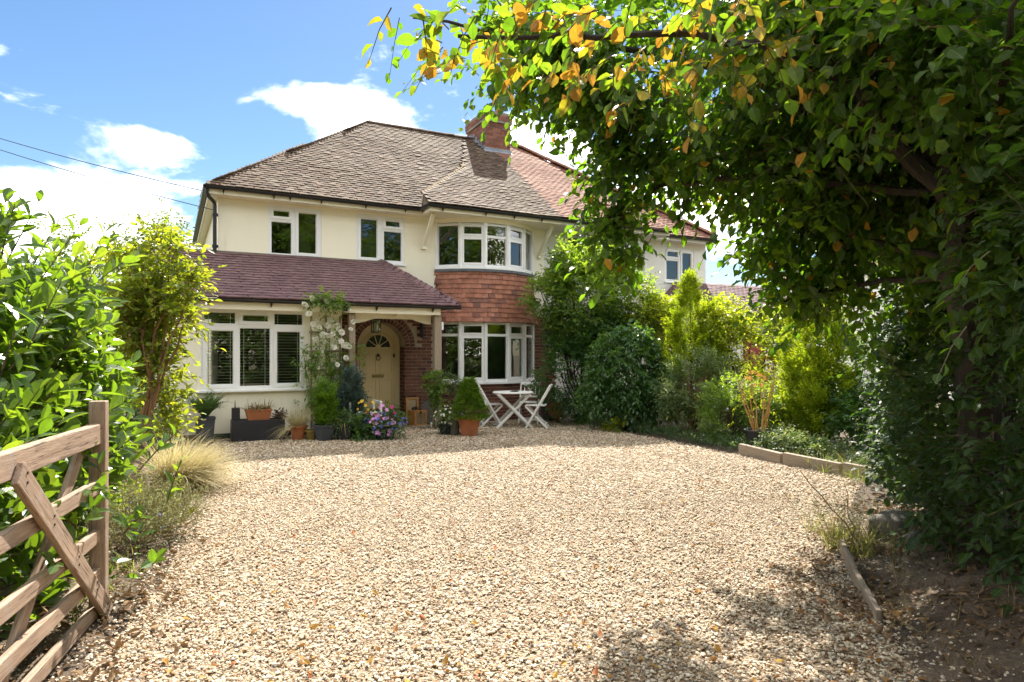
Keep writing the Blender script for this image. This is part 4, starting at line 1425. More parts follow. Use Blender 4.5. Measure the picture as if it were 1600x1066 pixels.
# ---------------------------------------------------------------- foliage helpers
def leaf_tmpl(w=.5, rows=3, fold=.12, curl=.12, widest=.45, pleat=0.0, sharp=1.0):
    """unit-length leaf along +y, normal +z; returns verts, tris, uv"""
    vs, uv, tr = [(0, 0, 0)], [(.5, 0)], []
    def wd(y):
        a = math.log(.5) / math.log(widest)
        return w / 2 * math.sin(math.pi * y ** a) ** sharp
    for k in range(1, rows + 1):
        y = k / (rows + 1)
        x = wd(y)
        zc = -curl * y * y
        zz = pleat * (1 if k % 2 else -1)
        vs += [(-x, y + .04, zc + fold * x * 2 + zz), (0, y, zc), (x, y + .04, zc + fold * x * 2 + zz)]
        uv += [(.5 - x / w * .98, y), (.5, y), (.5 + x / w * .98, y)]
    vs.append((0, 1, -curl))
    uv.append((.5, 1))
    tr += [(0, 2, 1), (0, 3, 2)]
    for k in range(rows - 1):
        a, b = 1 + 3 * k, 4 + 3 * k
        tr += [(a, a + 1, b + 1), (a, b + 1, b), (a + 1, a + 2, b + 2), (a + 1, b + 2, b + 1)]
    a, e = 1 + 3 * (rows - 1), len(vs) - 1
    tr += [(a, a + 1, e), (a + 1, a + 2, e)]
    return np.array(vs, np.float32), np.array(tr, np.int32), np.array(uv, np.float32)
def blade_tmpl(w=.02, rows=5, bend=.6):
    vs, tr, uv = [], [], []
    for k in range(rows):
        s = k / rows
        ang = bend * s
        y = s * (1 - .12 * bend * s)
        z = -bend * .5 * s * s
        ww = w * (1 - s * .75) / 2
        vs += [(-ww, y, z), (ww, y, z)]
        uv += [(0, s), (1, s)]
    vs.append((0, 1 - .12 * bend, -bend * .5))
    uv.append((.5, 1))
    for k in range(rows - 1):
        a = 2 * k
        tr += [(a, a + 1, a + 3), (a, a + 3, a + 2)]
    tr.append((2 * rows - 2, 2 * rows - 1, 2 * rows))
    return np.array(vs, np.float32), np.array(tr, np.int32), np.array(uv, np.float32)
def norm(a):
    return a / np.maximum(np.linalg.norm(a, axis=-1, keepdims=True), 1e-9)
def frames(D, N):
    Y = norm(D)
    X = norm(np.cross(Y, N))
    Z = np.cross(X, Y)
    return X, Y, Z
def emit(tmpl, P, D, N, S, T=None, wscale=None):
    v, t, uv = tmpl
    X, Y, Z = frames(D, N)
    n, k = len(P), len(v)
    S = np.broadcast_to(np.asarray(S, float), (n,))
    ws = S if wscale is None else S * wscale
    V = P[:, None] + (v[None, :, 0, None] * X[:, None] * ws[:, None, None] + v[None, :, 1, None] * Y[:, None] * S[:, None, None] + v[None, :, 2, None] * Z[:, None] * S[:, None, None])
    tri = (t[None] + (np.arange(n) * k)[:, None, None]).reshape(-1, 3)
    T = rng.random(n) if T is None else T
    return V.reshape(-1, 3), tri, np.repeat(T, k), np.tile(uv, (n, 1))
def join(parts):
    V, F, T, U, b = [], [], [], [], 0
    for v, f, t, u in parts:
        V.append(v); F.append(f + b); T.append(t); U.append(u)
        b += len(v)
    return np.concatenate(V), np.concatenate(F), np.concatenate(T), np.concatenate(U)
def leaves_part(name, parent, mat, parts, kind='stuff', smooth=False):
    V, F, T, U = join(parts)
    off = np.array(parent.location) if parent is not None else 0
    V = V - off
    return link(name, raw_mesh(name, V, F, mat, T, U, smooth=smooth), parent, kind)
def rand_unit(n):
    return norm(rng.normal(size=(n, 3)))
def blob_points(blobs, n, shell=.5, holes=0.0, hs=2.2):
    """points in the outer part of a union of ellipsoids, with their outward directions; each blob (x,y,z,rx,ry,rz,weight)"""
    B = np.array([b if len(b) == 7 else (*b, 1) for b in blobs], float)
    vol = B[:, 6] * (B[:, 3] * B[:, 4] * B[:, 5]) ** (2 / 3)
    P, O = [], []
    got = 0
    ph = rng.random(6) * 6.28
    while got < n:
        k = rng.choice(len(B), size=n, p=vol / vol.sum())
        u = rand_unit(n)
        r = 1 - shell * rng.random(n) ** 1.6
        lump = 1 + .16 * np.sin(u[:, 0] * 5.1 + ph[0] + k) * np.sin(u[:, 2] * 6.3 + ph[1]) + .10 * np.sin(u[:, 1] * 9.7 + ph[2] + 2 * k)
        p = B[k, :3] + u * B[k, 3:6] * (r * lump)[:, None]
        o = norm(u / B[k, 3:6])
        keep = np.ones(n, bool)
        for j in range(len(B)):
            q = (((p - B[j, :3]) / B[j, 3:6]) ** 2).sum(1)
            keep &= ~((q < (1 - shell) ** 2) & (k != j))
        if holes:
            h = np.sin(p[:, 0] * hs * 1.9 + ph[3]) + np.sin(p[:, 1] * hs * 2.3 + ph[4]) + np.sin(p[:, 2] * hs * 2.1 + ph[5]) + .8 * np.sin((p[:, 0] + p[:, 2]) * hs * 4.1)
            keep &= h > (-2.2 + 2.2 * holes) + rng.normal(0, .35, n)
        keep &= p[:, 2] > .02
        P.append(p[keep]); O.append(o[keep])
        got += keep.sum()
    return np.concatenate(P)[:n], np.concatenate(O)[:n]
def sprays(P, D, n_leaf, length, leaf_len, tilt=.9, droop=.15, up=.6, tmpls=None, t_rng=(0, 1), spiral=False, planar=True, wob=.25, T0=None):
    """a twig per point: leaves set along it, alternate or spiral; returns leaf arrays and the twig lines"""
    n = len(P)
    D = norm(D)
    L = length * (.6 + .8 * rng.random(n))
    side = norm(np.cross(D, np.array([0, 0, 1.0]) + rng.normal(0, .3, (n, 3))))
    upv = np.cross(side, D)
    s = (np.arange(n_leaf) + .6) / n_leaf
    s = s[None, :] + rng.normal(0, .03, (n, n_leaf))
    dr = -droop * s ** 2
    pos = P[:, None] + D[:, None] * (s * L[:, None])[..., None] + np.array([0, 0, 1.0]) * (dr * L[:, None])[..., None]
    if spiral:
        ang = np.arange(n_leaf)[None] * 2.4 + rng.random((n, 1)) * 6.28
        rad = side[:, None] * np.cos(ang)[..., None] + upv[:, None] * np.sin(ang)[..., None]
        LD = D[:, None] * (.55 + .7 * s[..., None]) * (1.2 - tilt * .5) + rad * tilt
        LN = D[:, None] * .9 - rad * .35 + np.array([0, 0, 1.0]) * up
    else:
        sg = np.where(np.arange(n_leaf) % 2 == 0, 1.0, -1.0)[None, :, None]
        LD = D[:, None] * (.6 + .6 * (s[..., None] > .85)) + side[:, None] * sg * tilt * (1 - .7 * (s[..., None] > .88)) + np.array([0, 0, -1.0]) * droop
        LN = np.array([0, 0, 1.0]) * up + upv[:, None] * .5 + rng.normal(0, .2, (n, n_leaf, 3))
    LD = LD + rng.normal(0, wob, LD.shape)
    LN = LN + rng.normal(0, wob, LN.shape)
    S = leaf_len * (.52 + .76 * rng.random((n, n_leaf)) ** .9) * (1 - .25 * np.abs(s - .5))
    if T0 is None:
        T0 = t_rng[0] + (t_rng[1] - t_rng[0]) * rng.random(n)
    T = np.clip(T0[:, None] * .55 + .45 * (t_rng[0] + (t_rng[1] - t_rng[0]) * rng.random((n, n_leaf))), 0, .999)
    ends = np.stack([P, P + D * (L * .5)[:, None] + np.array([0, 0, -1.0]) * (droop * .25 * L)[:, None], P + D * L[:, None] + np.array([0, 0, -1.0]) * (droop * L)[:, None]], 1)
    return pos.reshape(-1, 3), LD.reshape(-1, 3), LN.reshape(-1, 3), S.ravel(), T.ravel(), ends
def split_emit(tmpls, arr):
    P, D, N, S, T = arr[:5]
    k = rng.integers(0, len(tmpls), len(P))
    return [emit(tm, P[k == i], D[k == i], N[k == i], S[k == i], T[k == i]) for i, tm in enumerate(tmpls) if (k == i).any()]
def twig_mesh(lines, r0=.003, r1=.0012):
    """three-sided twigs for arrays of polylines (n, m, 3)"""
    n, m, _ = lines.shape
    d = norm(lines[:, -1] - lines[:, 0])
    x = norm(np.cross(d, np.array([.3, .5, 1.0])))
    y = np.cross(d, x)
    rad = np.linspace(r0, r1, m)
    V = np.zeros((n, m, 3, 3))
    for k in range(3):
        a = 2 * math.pi * k / 3
        V[:, :, k] = lines + (x * math.cos(a) + y * math.sin(a))[:, None] * rad[None, :, None]
    base = []
    for i in range(m - 1):
        for k in range(3):
            k2 = (k + 1) % 3
            a, b, c, e = i * 3 + k, i * 3 + k2, (i + 1) * 3 + k2, (i + 1) * 3 + k
            base += [(a, b, c), (a, c, e)]
    F = (np.array(base)[None] + (np.arange(n) * m * 3)[:, None, None]).reshape(-1, 3)
    return V.reshape(-1, 3), F
def twigs_part(name, parent, mat, lines, r0=.003, r1=.0012):
    V, F = twig_mesh(lines, r0, r1)
    V = V - np.array(parent.location)
    return link(name, raw_mesh(name, V, F, mat), parent)
def pick_leaves(parent, name, tmpls, arr, mat, n_ind=300, rest_name='leaves', min_px=0, rest=None):
    """the leaves that show largest are objects of their own; the rest is one mass"""
    P, D, N, S, T = arr[:5]
    size = px_size(P) * S
    order = np.argsort(-size)
    ind = order[:n_ind]
    ind = ind[size[ind] > min_px]
    rt = rest or tmpls
    rest = np.setdiff1d(np.arange(len(P)), ind)
    X, Y, Z = frames(D[ind], N[ind])
    nv = 10
    meshes = {}
    off = Vector(parent.location)
    for q, i in enumerate(ind):
        k = int(rng.integers(0, len(tmpls)))
        b = min(int(T[i] * nv), nv - 1)
        if (k, b) not in meshes:
            v, t, uv = tmpls[k]
            meshes[k, b] = raw_mesh(name, v, t, mat, np.full(len(v), (b + .5) / nv), uv)
        o = link(name, meshes[k, b], parent)
        m = Matrix((X[q], Y[q], Z[q])).transposed().to_4x4() @ Matrix.Scale(float(S[i]), 4)
        m.translation = Vector(P[i]) - off
        o.matrix_basis = m
    leaves_part(rest_name, parent, mat, split_emit(rt, (P[rest], D[rest], N[rest], S[rest], T[rest])))
def cat(*arrs):
    return tuple(np.concatenate([a[i] for a in arrs]) for i in range(5))
def wander(p, q, n=6, amp=.08, seed=0):
    r = random.Random(seed)
    p, q = Vector(p), Vector(q)
    out = []
    for i in range(n + 1):
        s = i / n
        w = amp * math.sin(math.pi * s) if 0 < i < n else 0
        out.append(p.lerp(q, s) + Vector((r.gauss(0, 1), r.gauss(0, 1), r.gauss(0, .5))) * w)
    return out

T_LAUREL = [leaf_tmpl(.46, 5, .16, .12, .52, 0, .8), leaf_tmpl(.42, 5, .22, .22, .52, 0, .8), leaf_tmpl(.49, 5, .10, .05, .5, 0, .8)]
T_BEECH = [leaf_tmpl(.60, 5, .10, .12, .44, .012, .8), leaf_tmpl(.56, 5, .15, .2, .42, .012, .8), leaf_tmpl(.64, 5, .06, .05, .45, .012, .8)]
T_CANOPY = [leaf_tmpl(.66, 3, .12, .14, .40, 0, .75), leaf_tmpl(.58, 3, .2, .3, .40, 0, .75), leaf_tmpl(.72, 3, .05, .1, .42, 0, .75)]
T_OVAL = [leaf_tmpl(.5, 2, .12, .15, .45), leaf_tmpl(.44, 2, .2, .25, .45)]
T_DIAM = [leaf_tmpl(.55, 1, .15, .15, .45), leaf_tmpl(.48, 1, .22, .2, .5)]
T_NARROW = [leaf_tmpl(.28, 2, .15, .2, .45), leaf_tmpl(.24, 2, .2, .35, .45)]
T_NEEDLE = [leaf_tmpl(.36, 1, .2, .1, .5), leaf_tmpl(.46, 1, .2, .15, .5)]
T_LAUREL_M = [leaf_tmpl(.46, 3, .16, .12, .52, 0, .8), leaf_tmpl(.42, 3, .22, .22, .52, 0, .8)]
T_BEECH_M = [leaf_tmpl(.62, 2, .10, .12, .44, .012, .8), leaf_tmpl(.58, 2, .15, .2, .42, .012, .8)]
T_CANOPY_M = [leaf_tmpl(.70, 2, .12, .14, .40, 0, .75), leaf_tmpl(.62, 2, .2, .3, .40, 0, .75)]

DENS = 2.1
def shrub(name, label, base, blobs, n_spray, leaf, mat, tmpls=T_OVAL, n_leaf=7, length=.22, up=.5, droop=.2, lift=.35, t_rng=(0, 1), stems=5, bark='bark', shell=.55, holes=.35, cat='shrub',
          group=None, stem_r=.018, hs=2.2, tilt=.9, spiral=False, extra=None):
    root = thing(name, label, cat, base, 0, group)
    n_spray = int(n_spray * DENS)
    leaf *= 1.15
    P, O = blob_points(blobs, n_spray, shell, holes, hs)
    D = O + np.array([0, 0, lift]) + rng.normal(0, .45, O.shape)
    arr = sprays(P - norm(D) * length * .4, D, n_leaf, length, leaf, droop=droop, up=up, t_rng=t_rng, tilt=tilt, spiral=spiral)
    parts = split_emit(tmpls, arr)
    if extra:
        parts += extra
    leaves_part('leaves', root, M[mat], parts)
    mb = MB()
    b = Vector(base)
    r = random.Random(len(label))
    B = [bb for bb in blobs]
    for i in range(stems):
        bb = B[i % len(B)]
        q = Vector((bb[0] + r.uniform(-.4, .4) * bb[3], bb[1] + r.uniform(-.4, .4) * bb[4], bb[2] + r.uniform(-.1, .5) * bb[5]))
        s0 = b + Vector((r.uniform(-.12, .12), r.uniform(-.1, .1), -.03))
        pts = wander(s0, q, 6, .05, i)
        mb.tube([p - b for p in pts], [stem_r * (1 - .75 * k / 6) for k in range(7)], 5)
        for j in range(5):
            st = pts[2 + j % 4]
            bb2 = B[r.randrange(len(B))]
            e = Vector((bb2[0] + r.gauss(0, .5) * bb2[3], bb2[1] + r.gauss(0, .5) * bb2[4], bb2[2] + r.gauss(0, .5) * bb2[5]))
            e = st + (e - st) * min(1, 1.0 / max((e - st).length, .01))
            pp = wander(st, e, 4, .03, i * 7 + j)
            mb.tube([p - b for p in pp], [stem_r * .45 * (1 - .8 * k / 4) for k in range(5)], 4)
    mb.build('stems', M[bark], root)
    return root
def conifer(name, label, base, spires, n, leaf, mat, cat='conifer', group=None, z0=.1, root=None):
    """upright sprays of small flat scales; spires: (dx, dy, height, radius, belly)"""
    root = root or thing(name, label, cat, base, 0, group)
    parts = []
    n = int(n * 1.5)
    leaf *= 1.3
    tot = sum(s[2] * s[3] for s in spires)
    for dx, dy, h, rad, belly in spires:
        k = int(n * h * rad / tot)
        nc = max(8, k // 11)
        cz, ca = rng.random(nc) ** .85, rng.random(nc) * 6.283
        ck = rng.integers(0, nc, k)
        ctint = rng.random(nc)
        z = np.clip(cz[ck] + rng.normal(0, .035, k) / max(h, .5), 0, .999)
        a = ca[ck] + rng.normal(0, .045, k) / max(rad, .08)
        cdir = rng.normal(0, .35, (nc, 3))
        prof = np.where(z < belly, .75 + .25 * np.sin(z / belly * math.pi / 2), np.cos((z - belly) / (1 - belly) * math.pi / 2).clip(0) ** .8)
        lump = 1 + .14 * np.sin(a * 3 + z * 7 + dx * 9) + .10 * np.sin(a * 7 - z * 19)
        r = rad * prof * lump * (1 - .32 * rng.random(nc)[ck] - .10 * rng.random(k))
        P = np.stack([base[0] + dx + r * np.cos(a), base[1] + dy + r * np.sin(a), base[2] + z0 + z * (h - z0)], 1)
        out = np.stack([np.cos(a), np.sin(a), np.zeros(k)], 1)
        D = out * .6 + np.array([0, 0, 1.0]) + cdir[ck] + rng.normal(0, .16, (k, 3))
        arr = sprays(P, D, 6, leaf * 3.0, leaf, tilt=.55, droop=0, up=.2, t_rng=(0, 1), wob=.22, T0=ctint[ck] * .7 + z * .3)
        parts += split_emit(T_NEEDLE, arr)
    leaves_part('foliage', root, M[mat], parts)
    mb = MB()
    for dx, dy, h, rad, belly in spires:
        mb.tube([(0, 0, 0), (dx * .6, dy * .6, h * .3), (dx, dy, h * .85)], [.03 + rad * .03, .02 + rad * .02, .004], 6)
    mb.build('trunk', M['bark'], root)
    return root
def tuft(parts, base, n, length, mat_t=(0, 1), w=.02, spread=.7, bend=(.5, 1.6), lean=(0, 0, 0), r=.08):
    """a tuft of arching blades"""
    for b in np.linspace(bend[0], bend[1], 3):
        k = n // 3
        a = rng.random(k) * 6.283
        o = np.stack([np.cos(a), np.sin(a), np.zeros(k)], 1)
        sp = spread * rng.random(k) ** .7
        P = np.array(base) + o * (r * rng.random(k) ** .5)[:, None]
        D = o * sp[:, None] + np.array([0, 0, 1.0]) + np.array(lean) + rng.normal(0, .08, (k, 3))
        N = -o * .2 + np.array([0, 0, 1.0]) * .0 - o + rng.normal(0, .2, (k, 3))
        N = np.cross(np.cross(D, o), D) * -1.0
        N = -N
        parts.append(emit(blade_tmpl(w, 5, b), P, D, np.cross(np.cross(D, np.array([0, 0, 1.0]) + rng.normal(0, .15, (k, 3))), D) * 1.0 + o * .05, length * (.55 + .6 * rng.random(k)), mat_t[0] + (mat_t[1] - mat_t[0]) * rng.random(k)))

# ---------------------------------------------------------------- ground, gravel
def sheet(name, poly, z, mat, kind='structure', n=0):
    mb = MB()
    mb.add([(x, y, z) for x, y in poly], [tuple(range(len(poly)))])
    o = mb.build(name, mat)
    o['kind'] = kind
    return o
sheet('ground', [(-900, -900), (900, -900), (900, 900), (-900, 900)], -.02, M['ground'])
def uvw(u, v):
    p = W(u, v)
    return (p.x, p.y)
sheet('planting_soil', [(-9, -3), (9, -3), (14, 12), (9, 16), uvw(8.2, 1.0), uvw(-1.5, 0.4), (-9, 12)], -.012, M['soil'])
GR = [(-1.5, -3.0), (1.6, -3.0), (1.75, 2.4), (2.03, 3.65), (2.42, 4.95), (3.0, 5.9), (3.75, 7.2), (4.25, 7.9), (3.65, 9.0), (3.30, 9.95), (2.6, 11.6), (1.9, 13.2), (1.55, 14.4), uvw(7.5, .9),
      uvw(4.9, 1.19), uvw(2.6, 1.19), uvw(2.55, -.02), uvw(-.3, -.02), (-5.75, 10.9), (-4.75, 9.6), (-3.95, 8.2), (-3.4, 6.6), (-2.62, 5.2), (-2.25, 4.2), (-2.05, 3.2), (-1.8, 1.5)]
sheet('gravel_driveway', GR, -.006, M['gravel_bed'])

def bank_edge(y):
    return 1.62 + .33 * max(0, min(1, (y - 2.2) / 1.5)) + max(0, y - 3.7) * .34 + max(0, y - 4.9) * .45
def lbank_edge(y):
    return -1.78 - .17 * max(0, y - 1.5) if y < 4.2 else -2.24 - (y - 4.2) * .42
# dry bank under the hedge
def grid_mound(name, x0, x1, y0, y1, nx, ny, fz, mat):
    vs, fs = [], []
    for j in range(ny + 1):
        for i in range(nx + 1):
            x, y = x0 + (x1 - x0) * i / nx, y0 + (y1 - y0) * j / ny
            vs.append((x, y, fz(x, y)))
    for j in range(ny):
        for i in range(nx):
            a = j * (nx + 1) + i
            fs.append((a, a + 1, a + nx + 2, a + nx + 1))
    mb = MB()
    mb.add(vs, fs)
    o = mb.build(name, mat, smooth=True)
    o['kind'] = 'structure'
    return o
from mathutils import noise as mnoise
def bank_z(x, y):
    edge = bank_edge(y)
    d = x - edge
    h = max(0, min(1, d / 1.1))
    rough = .06 * mnoise.noise((x * 3, y * 3, 0)) + .035 * mnoise.noise((x * 9, y * 9, 4)) + .022 * mnoise.noise((x * 21, y * 21, 2))
    return -.03 + .30 * h * h * (3 - 2 * h) + rough * min(1, max(0, d * 3 + .25)) + (.012 if d > 0 else -.03)
grid_mound('soil_bank', 1.3, 5.3, 2.2, 7.6, 140, 180, bank_z, M['bank'])
def lbank_z(x, y):
    edge = lbank_edge(y)
    d = edge - x
    h = max(0, min(1, d / 1.2))
    return -.035 + .10 * h + (.05 * mnoise.noise((x * 3, y * 3, 9)) + .02 * mnoise.noise((x * 12, y * 12, 4))) * min(1, max(0, d * 3 + .2)) + (.012 if d > 0 else -.02)
grid_mound('soil_border', -7.5, -1.0, .5, 11.0, 120, 180, lbank_z, M['bank'])

# stones: realised by instancing a handful of pebbles on a point cloud
def pebble(seed):
    r = np.random.default_rng(seed)
    import bmesh
    bm = bmesh.new()
    bmesh.ops.create_icosphere(bm, subdivisions=1, radius=.5)
    sc_ = np.array([1, r.uniform(.6, .9), r.uniform(.34, .55)])
    pl_ = rng.normal(size=(5, 3))
    for v in bm.verts:
        c = np.array(v.co) * (1 + r.normal(0, .10))
        for k in range(5):                       # knapped flats
            nn = pl_[k] / np.linalg.norm(pl_[k])
            d = c @ nn
            if d > .36:
                c = c - nn * (d - .36)
        v.co = Vector(c * sc_)
    me = bpy.data.meshes.new('pebble')
    bm.to_mesh(me)
    bm.free()
    me.materials.append(M['gravel'])
    return me
peb = bpy.data.collections.new('pebbles')
for k in range(7):
    peb.objects.link(bpy.data.objects.new('pebble', pebble(100 + k)))
gp = np.array(GR)
def inside(P, poly):
    x, y = P[:, 0], P[:, 1]
    c = np.zeros(len(P), bool)
    n = len(poly)
    for i in range(n):
        x1, y1 = poly[i]
        x2, y2 = poly[(i + 1) % n]
        c ^= ((y1 > y) != (y2 > y)) & (x < (x2 - x1) * (y - y1) / (y2 - y1 + 1e-12) + x1)
    return c
def gravel_points(y0, y1, dens, smin, smax):
    A = (y1 - y0) * 16
    n = int(A * dens)
    P = np.stack([rng.uniform(-8, 8, n), rng.uniform(y0, y1, n)], 1)
    P = P[inside(P + rng.normal(0, .07, P.shape), gp)]
    P = P[np.abs(P[:, 0]) < P[:, 1] * .80 + .9]
    s = smin + (smax - smin) * rng.random(len(P)) ** 2.2
    return P, s
near = [gravel_points(2.3, 4.6, 3700, .010, .033), gravel_points(4.6, 7.0, 2600, .012, .032), gravel_points(7.0, 10.0, 1450, .018, .040), gravel_points(10.0, 15.5, 850, .022, .045)]
n_sp = 5200
ys = rng.uniform(2.4, 7.2, n_sp)
sd_ = rng.random(n_sp) < .55
dd = np.abs(rng.normal(0, .30, n_sp))
xs = np.where(sd_, np.array([bank_edge(v) for v in ys]) + dd - .05, np.array([lbank_edge(v) for v in ys]) - dd + .05)
near.append((np.stack([xs, ys], 1), .009 + .024 * rng.random(n_sp) ** 2.5))
n_main = sum(len(a) for a, b in near[:-1])
P = np.concatenate([a for a, b in near])
S = np.concatenate([b for a, b in near])
# gentle ruts and scuffs
zz = .0012 * np.sin(P[:, 0] * 3.1 + P[:, 1] * .7) + .0012 * np.sin(P[:, 1] * 2.3 - P[:, 0] * 1.1) + rng.normal(.001, .0024, len(P))
for q in range(n_main, len(P)):
    zz[q] = max((bank_z if P[q, 0] > 0 else lbank_z)(P[q, 0], P[q, 1]), -.004) + .002
pc = bpy.data.meshes.new('gravel')
pc.vertices.add(len(P))
pc.vertices.foreach_set('co', np.stack([P[:, 0], P[:, 1], zz + .001], 1).astype(np.float32).ravel())
def pattr(me, name, typ, vals, key='value'):
    a = me.attributes.new(name, typ, 'POINT')
    a.data.foreach_set(key, vals)
rot = np.stack([rng.normal(0, .32, len(P)), rng.normal(0, .32, len(P)), rng.random(len(P)) * 6.283], 1).astype(np.float32)
pattr(pc, 'rot', 'FLOAT_VECTOR', rot.ravel(), 'vector')
pattr(pc, 'scl', 'FLOAT', S.astype(np.float32))
pattr(pc, 'pick', 'INT', rng.integers(0, 7, len(P)).astype(np.int32))
gravel = link('gravel', pc, None, 'stuff')
pc.materials.append(M['gravel'])
ng = bpy.data.node_groups.new('scatter_pebbles', 'GeometryNodeTree')
ng.interface.new_socket('Geometry', in_out='INPUT', socket_type='NodeSocketGeometry')
ng.interface.new_socket('Geometry', in_out='OUTPUT', socket_type='NodeSocketGeometry')
gi, go = ng.nodes.new('NodeGroupInput'), ng.nodes.new('NodeGroupOutput')
ci = ng.nodes.new('GeometryNodeCollectionInfo')
ci.inputs['Collection'].default_value = peb
ci.inputs['Separate Children'].default_value = True
ci.inputs['Reset Children'].default_value = True
iop = ng.nodes.new('GeometryNodeInstanceOnPoints')
def named(n, t):
    x = ng.nodes.new('GeometryNodeInputNamedAttribute')
    x.data_type = t
    x.inputs['Name'].default_value = n
    return x.outputs['Attribute']
e2r = ng.nodes.new('FunctionNodeEulerToRotation')
L = ng.links.new
L(gi.outputs[0], iop.inputs['Points'])
L(ci.outputs[0], iop.inputs['Instance'])
iop.inputs['Pick Instance'].default_value = True
L(named('pick', 'INT'), iop.inputs['Instance Index'])
L(named('rot', 'FLOAT_VECTOR'), e2r.inputs[0])
L(e2r.outputs[0], iop.inputs['Rotation'])
L(named('scl', 'FLOAT'), iop.inputs['Scale'])
L(iop.outputs[0], go.inputs[0])
gm = gravel.modifiers.new('scatter', 'NODES')
gm.node_group = ng

# ---------------------------------------------------------------- field gate
gate = thing('field_gate', 'weathered five-bar timber gate standing open against the laurel hedge', 'gate', (-2.37, 3.78, 0), 0)
gd = Vector((.34, -1.16, 0)).normalized()          # from the free stile towards the hinge
gn = Vector((gd.y, -gd.x, 0)) * -1                 # face seen from the drive
if gn.x < 0:
    gn = -gn
def plank(name, parent, p, q, w, t, mat='gate', up=(0, 0, 1), bev=.006, taper=1.0, label=None):
    """timber from p to q; local x runs along the grain"""
    p, q = Vector(p), Vector(q)
    d = q - p
    L = d.length
    x = d.normalized()
    z = (Vector(up) - x * x.dot(Vector(up))).normalized()
    y = z.cross(x)
    mb = MB()
    h0, h1 = w / 2, w / 2 * taper
    mb.add([(0, -t / 2, -h0), (L, -t / 2, -h1), (L, t / 2, -h1), (0, t / 2, -h0), (0, -t / 2, h0), (L, -t / 2, h1), (L, t / 2, h1), (0, t / 2, h0)], MB.BF)
    o = mb.build(name, M[mat], parent, bevel=bev)
    m = Matrix((x, y, z)).transposed().to_4x4()
    m.translation = p
    o.matrix_basis = m
    if label:
        o['label'] = label
    return o
for i, (zc, hgt) in enumerate(((1.045, .115), (.745, .08), (.465, .075), (.245, .078), (.055, .075))):
    plank('bar', gate, gd * -.02 + Vector((0, 0, zc)), gd * 3.0 + Vector((0, 0, zc + .01)), hgt, .035 if i else .055)
plank('stile', gate, gn * 0 + Vector((0, 0, -.01)), Vector((0, 0, 1.23)), .072, .085, up=tuple(gd))
plank('hinge_stile', gate, gd * 3.02 + Vector((0, 0, 0)), gd * 3.02 + Vector((0, 0, 1.5)), .11, .09, up=tuple(gd))
plank('brace', gate, gd * 1.18 + gn * .045 + Vector((0, 0, 1.02)), gd * .0 + gn * .045 + Vector((0, 0, .02)), .105, .030)
plank('brace', gate, gd * .10 - gn * .045 + Vector((0, 0, 1.02)), gd * 1.25 - gn * .045 + Vector((0, 0, .02)), .085, .028)
mb = MB()
for s_, zc in ((1.13, .99), (.84, .745), (.52, .465), (.24, .245), (.05, .06)):
    c = gd * s_ + gn * .06 + Vector((0, 0, zc))
    for o_ in (-.02, .02):
        mb.tube([c + Vector((0, 0, o_)) - gn * .002, c + Vector((0, 0, o_)) + gn * .004], .006, 8)
mb.build('bolts', M['black'], gate)

# ---------------------------------------------------------------- timber edging
lab = ['long timber sleeper edging the bed, beside the black pot', 'timber sleeper edging the bed, between two others', 'timber sleeper edging the bed, ending at the dark hedge']
sp = [((3.42, 9.86), (3.70, 9.02)), ((3.71, 8.97), (4.10, 8.20)), ((4.11, 8.15), (4.45, 7.55))]
for (a, b), l in zip(sp, lab):
    root = thing('sleeper', l, 'sleeper', (a[0], a[1], 0), 0, 'sleepers edging the planting bed')
    d = Vector((b[0] - a[0], b[1] - a[1], 0))
    plank('timber', root, Vector((0, 0, .075)), d + Vector((0, 0, .075 - .02)), .17, .085, 'sleeper', bev=.012)
# low edging board that runs along the bank
root = thing('edging_board', 'broken weathered board edging the gravel under the hedge bank', 'board', (2.46, 4.92, 0))
plank('board', root, Vector((0, 0, .05)), Vector((-.22, -.62, .045)), .13, .03, 'sleeper', bev=.008)
plank('board', root, Vector((-.23, -.63, .04)), Vector((-.40, -1.22, .0)), .13, .032, 'sleeper', bev=.008)
def rock(name, label, loc, dims, rz, seed, mat='stone', cat='stone'):
    import bmesh
    r = random.Random(seed)
    bm = bmesh.new()
    bmesh.ops.create_icosphere(bm, subdivisions=3, radius=.5)
    for v in bm.verts:
        c = v.co.copy()
        k = 1 + .22 * mnoise.noise(c * 2.1 + Vector((seed, 0, 0))) + .07 * mnoise.noise(c * 6 + Vector((0, seed, 0)))
        c = Vector([math.copysign(abs(x * 2) ** .72 / 2, x) for x in c]) * k
        v.co = Vector((c.x * dims[0], c.y * dims[1], c.z * dims[2]))
    me = bpy.data.meshes.new(name)
    bm.to_mesh(me)
    bm.free()
    me.materials.append(M[mat])
    me.polygons.foreach_set('use_smooth', [True] * len(me.polygons))
    o = link(name, me)
    o.location = loc
    o.rotation_euler = (0, 0, rz)
    tag(o, label, cat)
    return o
rock('boulder', 'grey square-cut stone half under the hedge', (2.98, 5.12, .13), (.34, .30, .30), .4, 3)
rock('boulder', 'smaller pale stone leaning on the grey one under the hedge', (2.93, 4.78, .10), (.17, .16, .22), 1.0, 8)
rock('rock', 'brown stone standing beside the terracotta pot of clipped conifer', (-1.06, 12.22, .18), (.17, .17, .48), .3, 12)

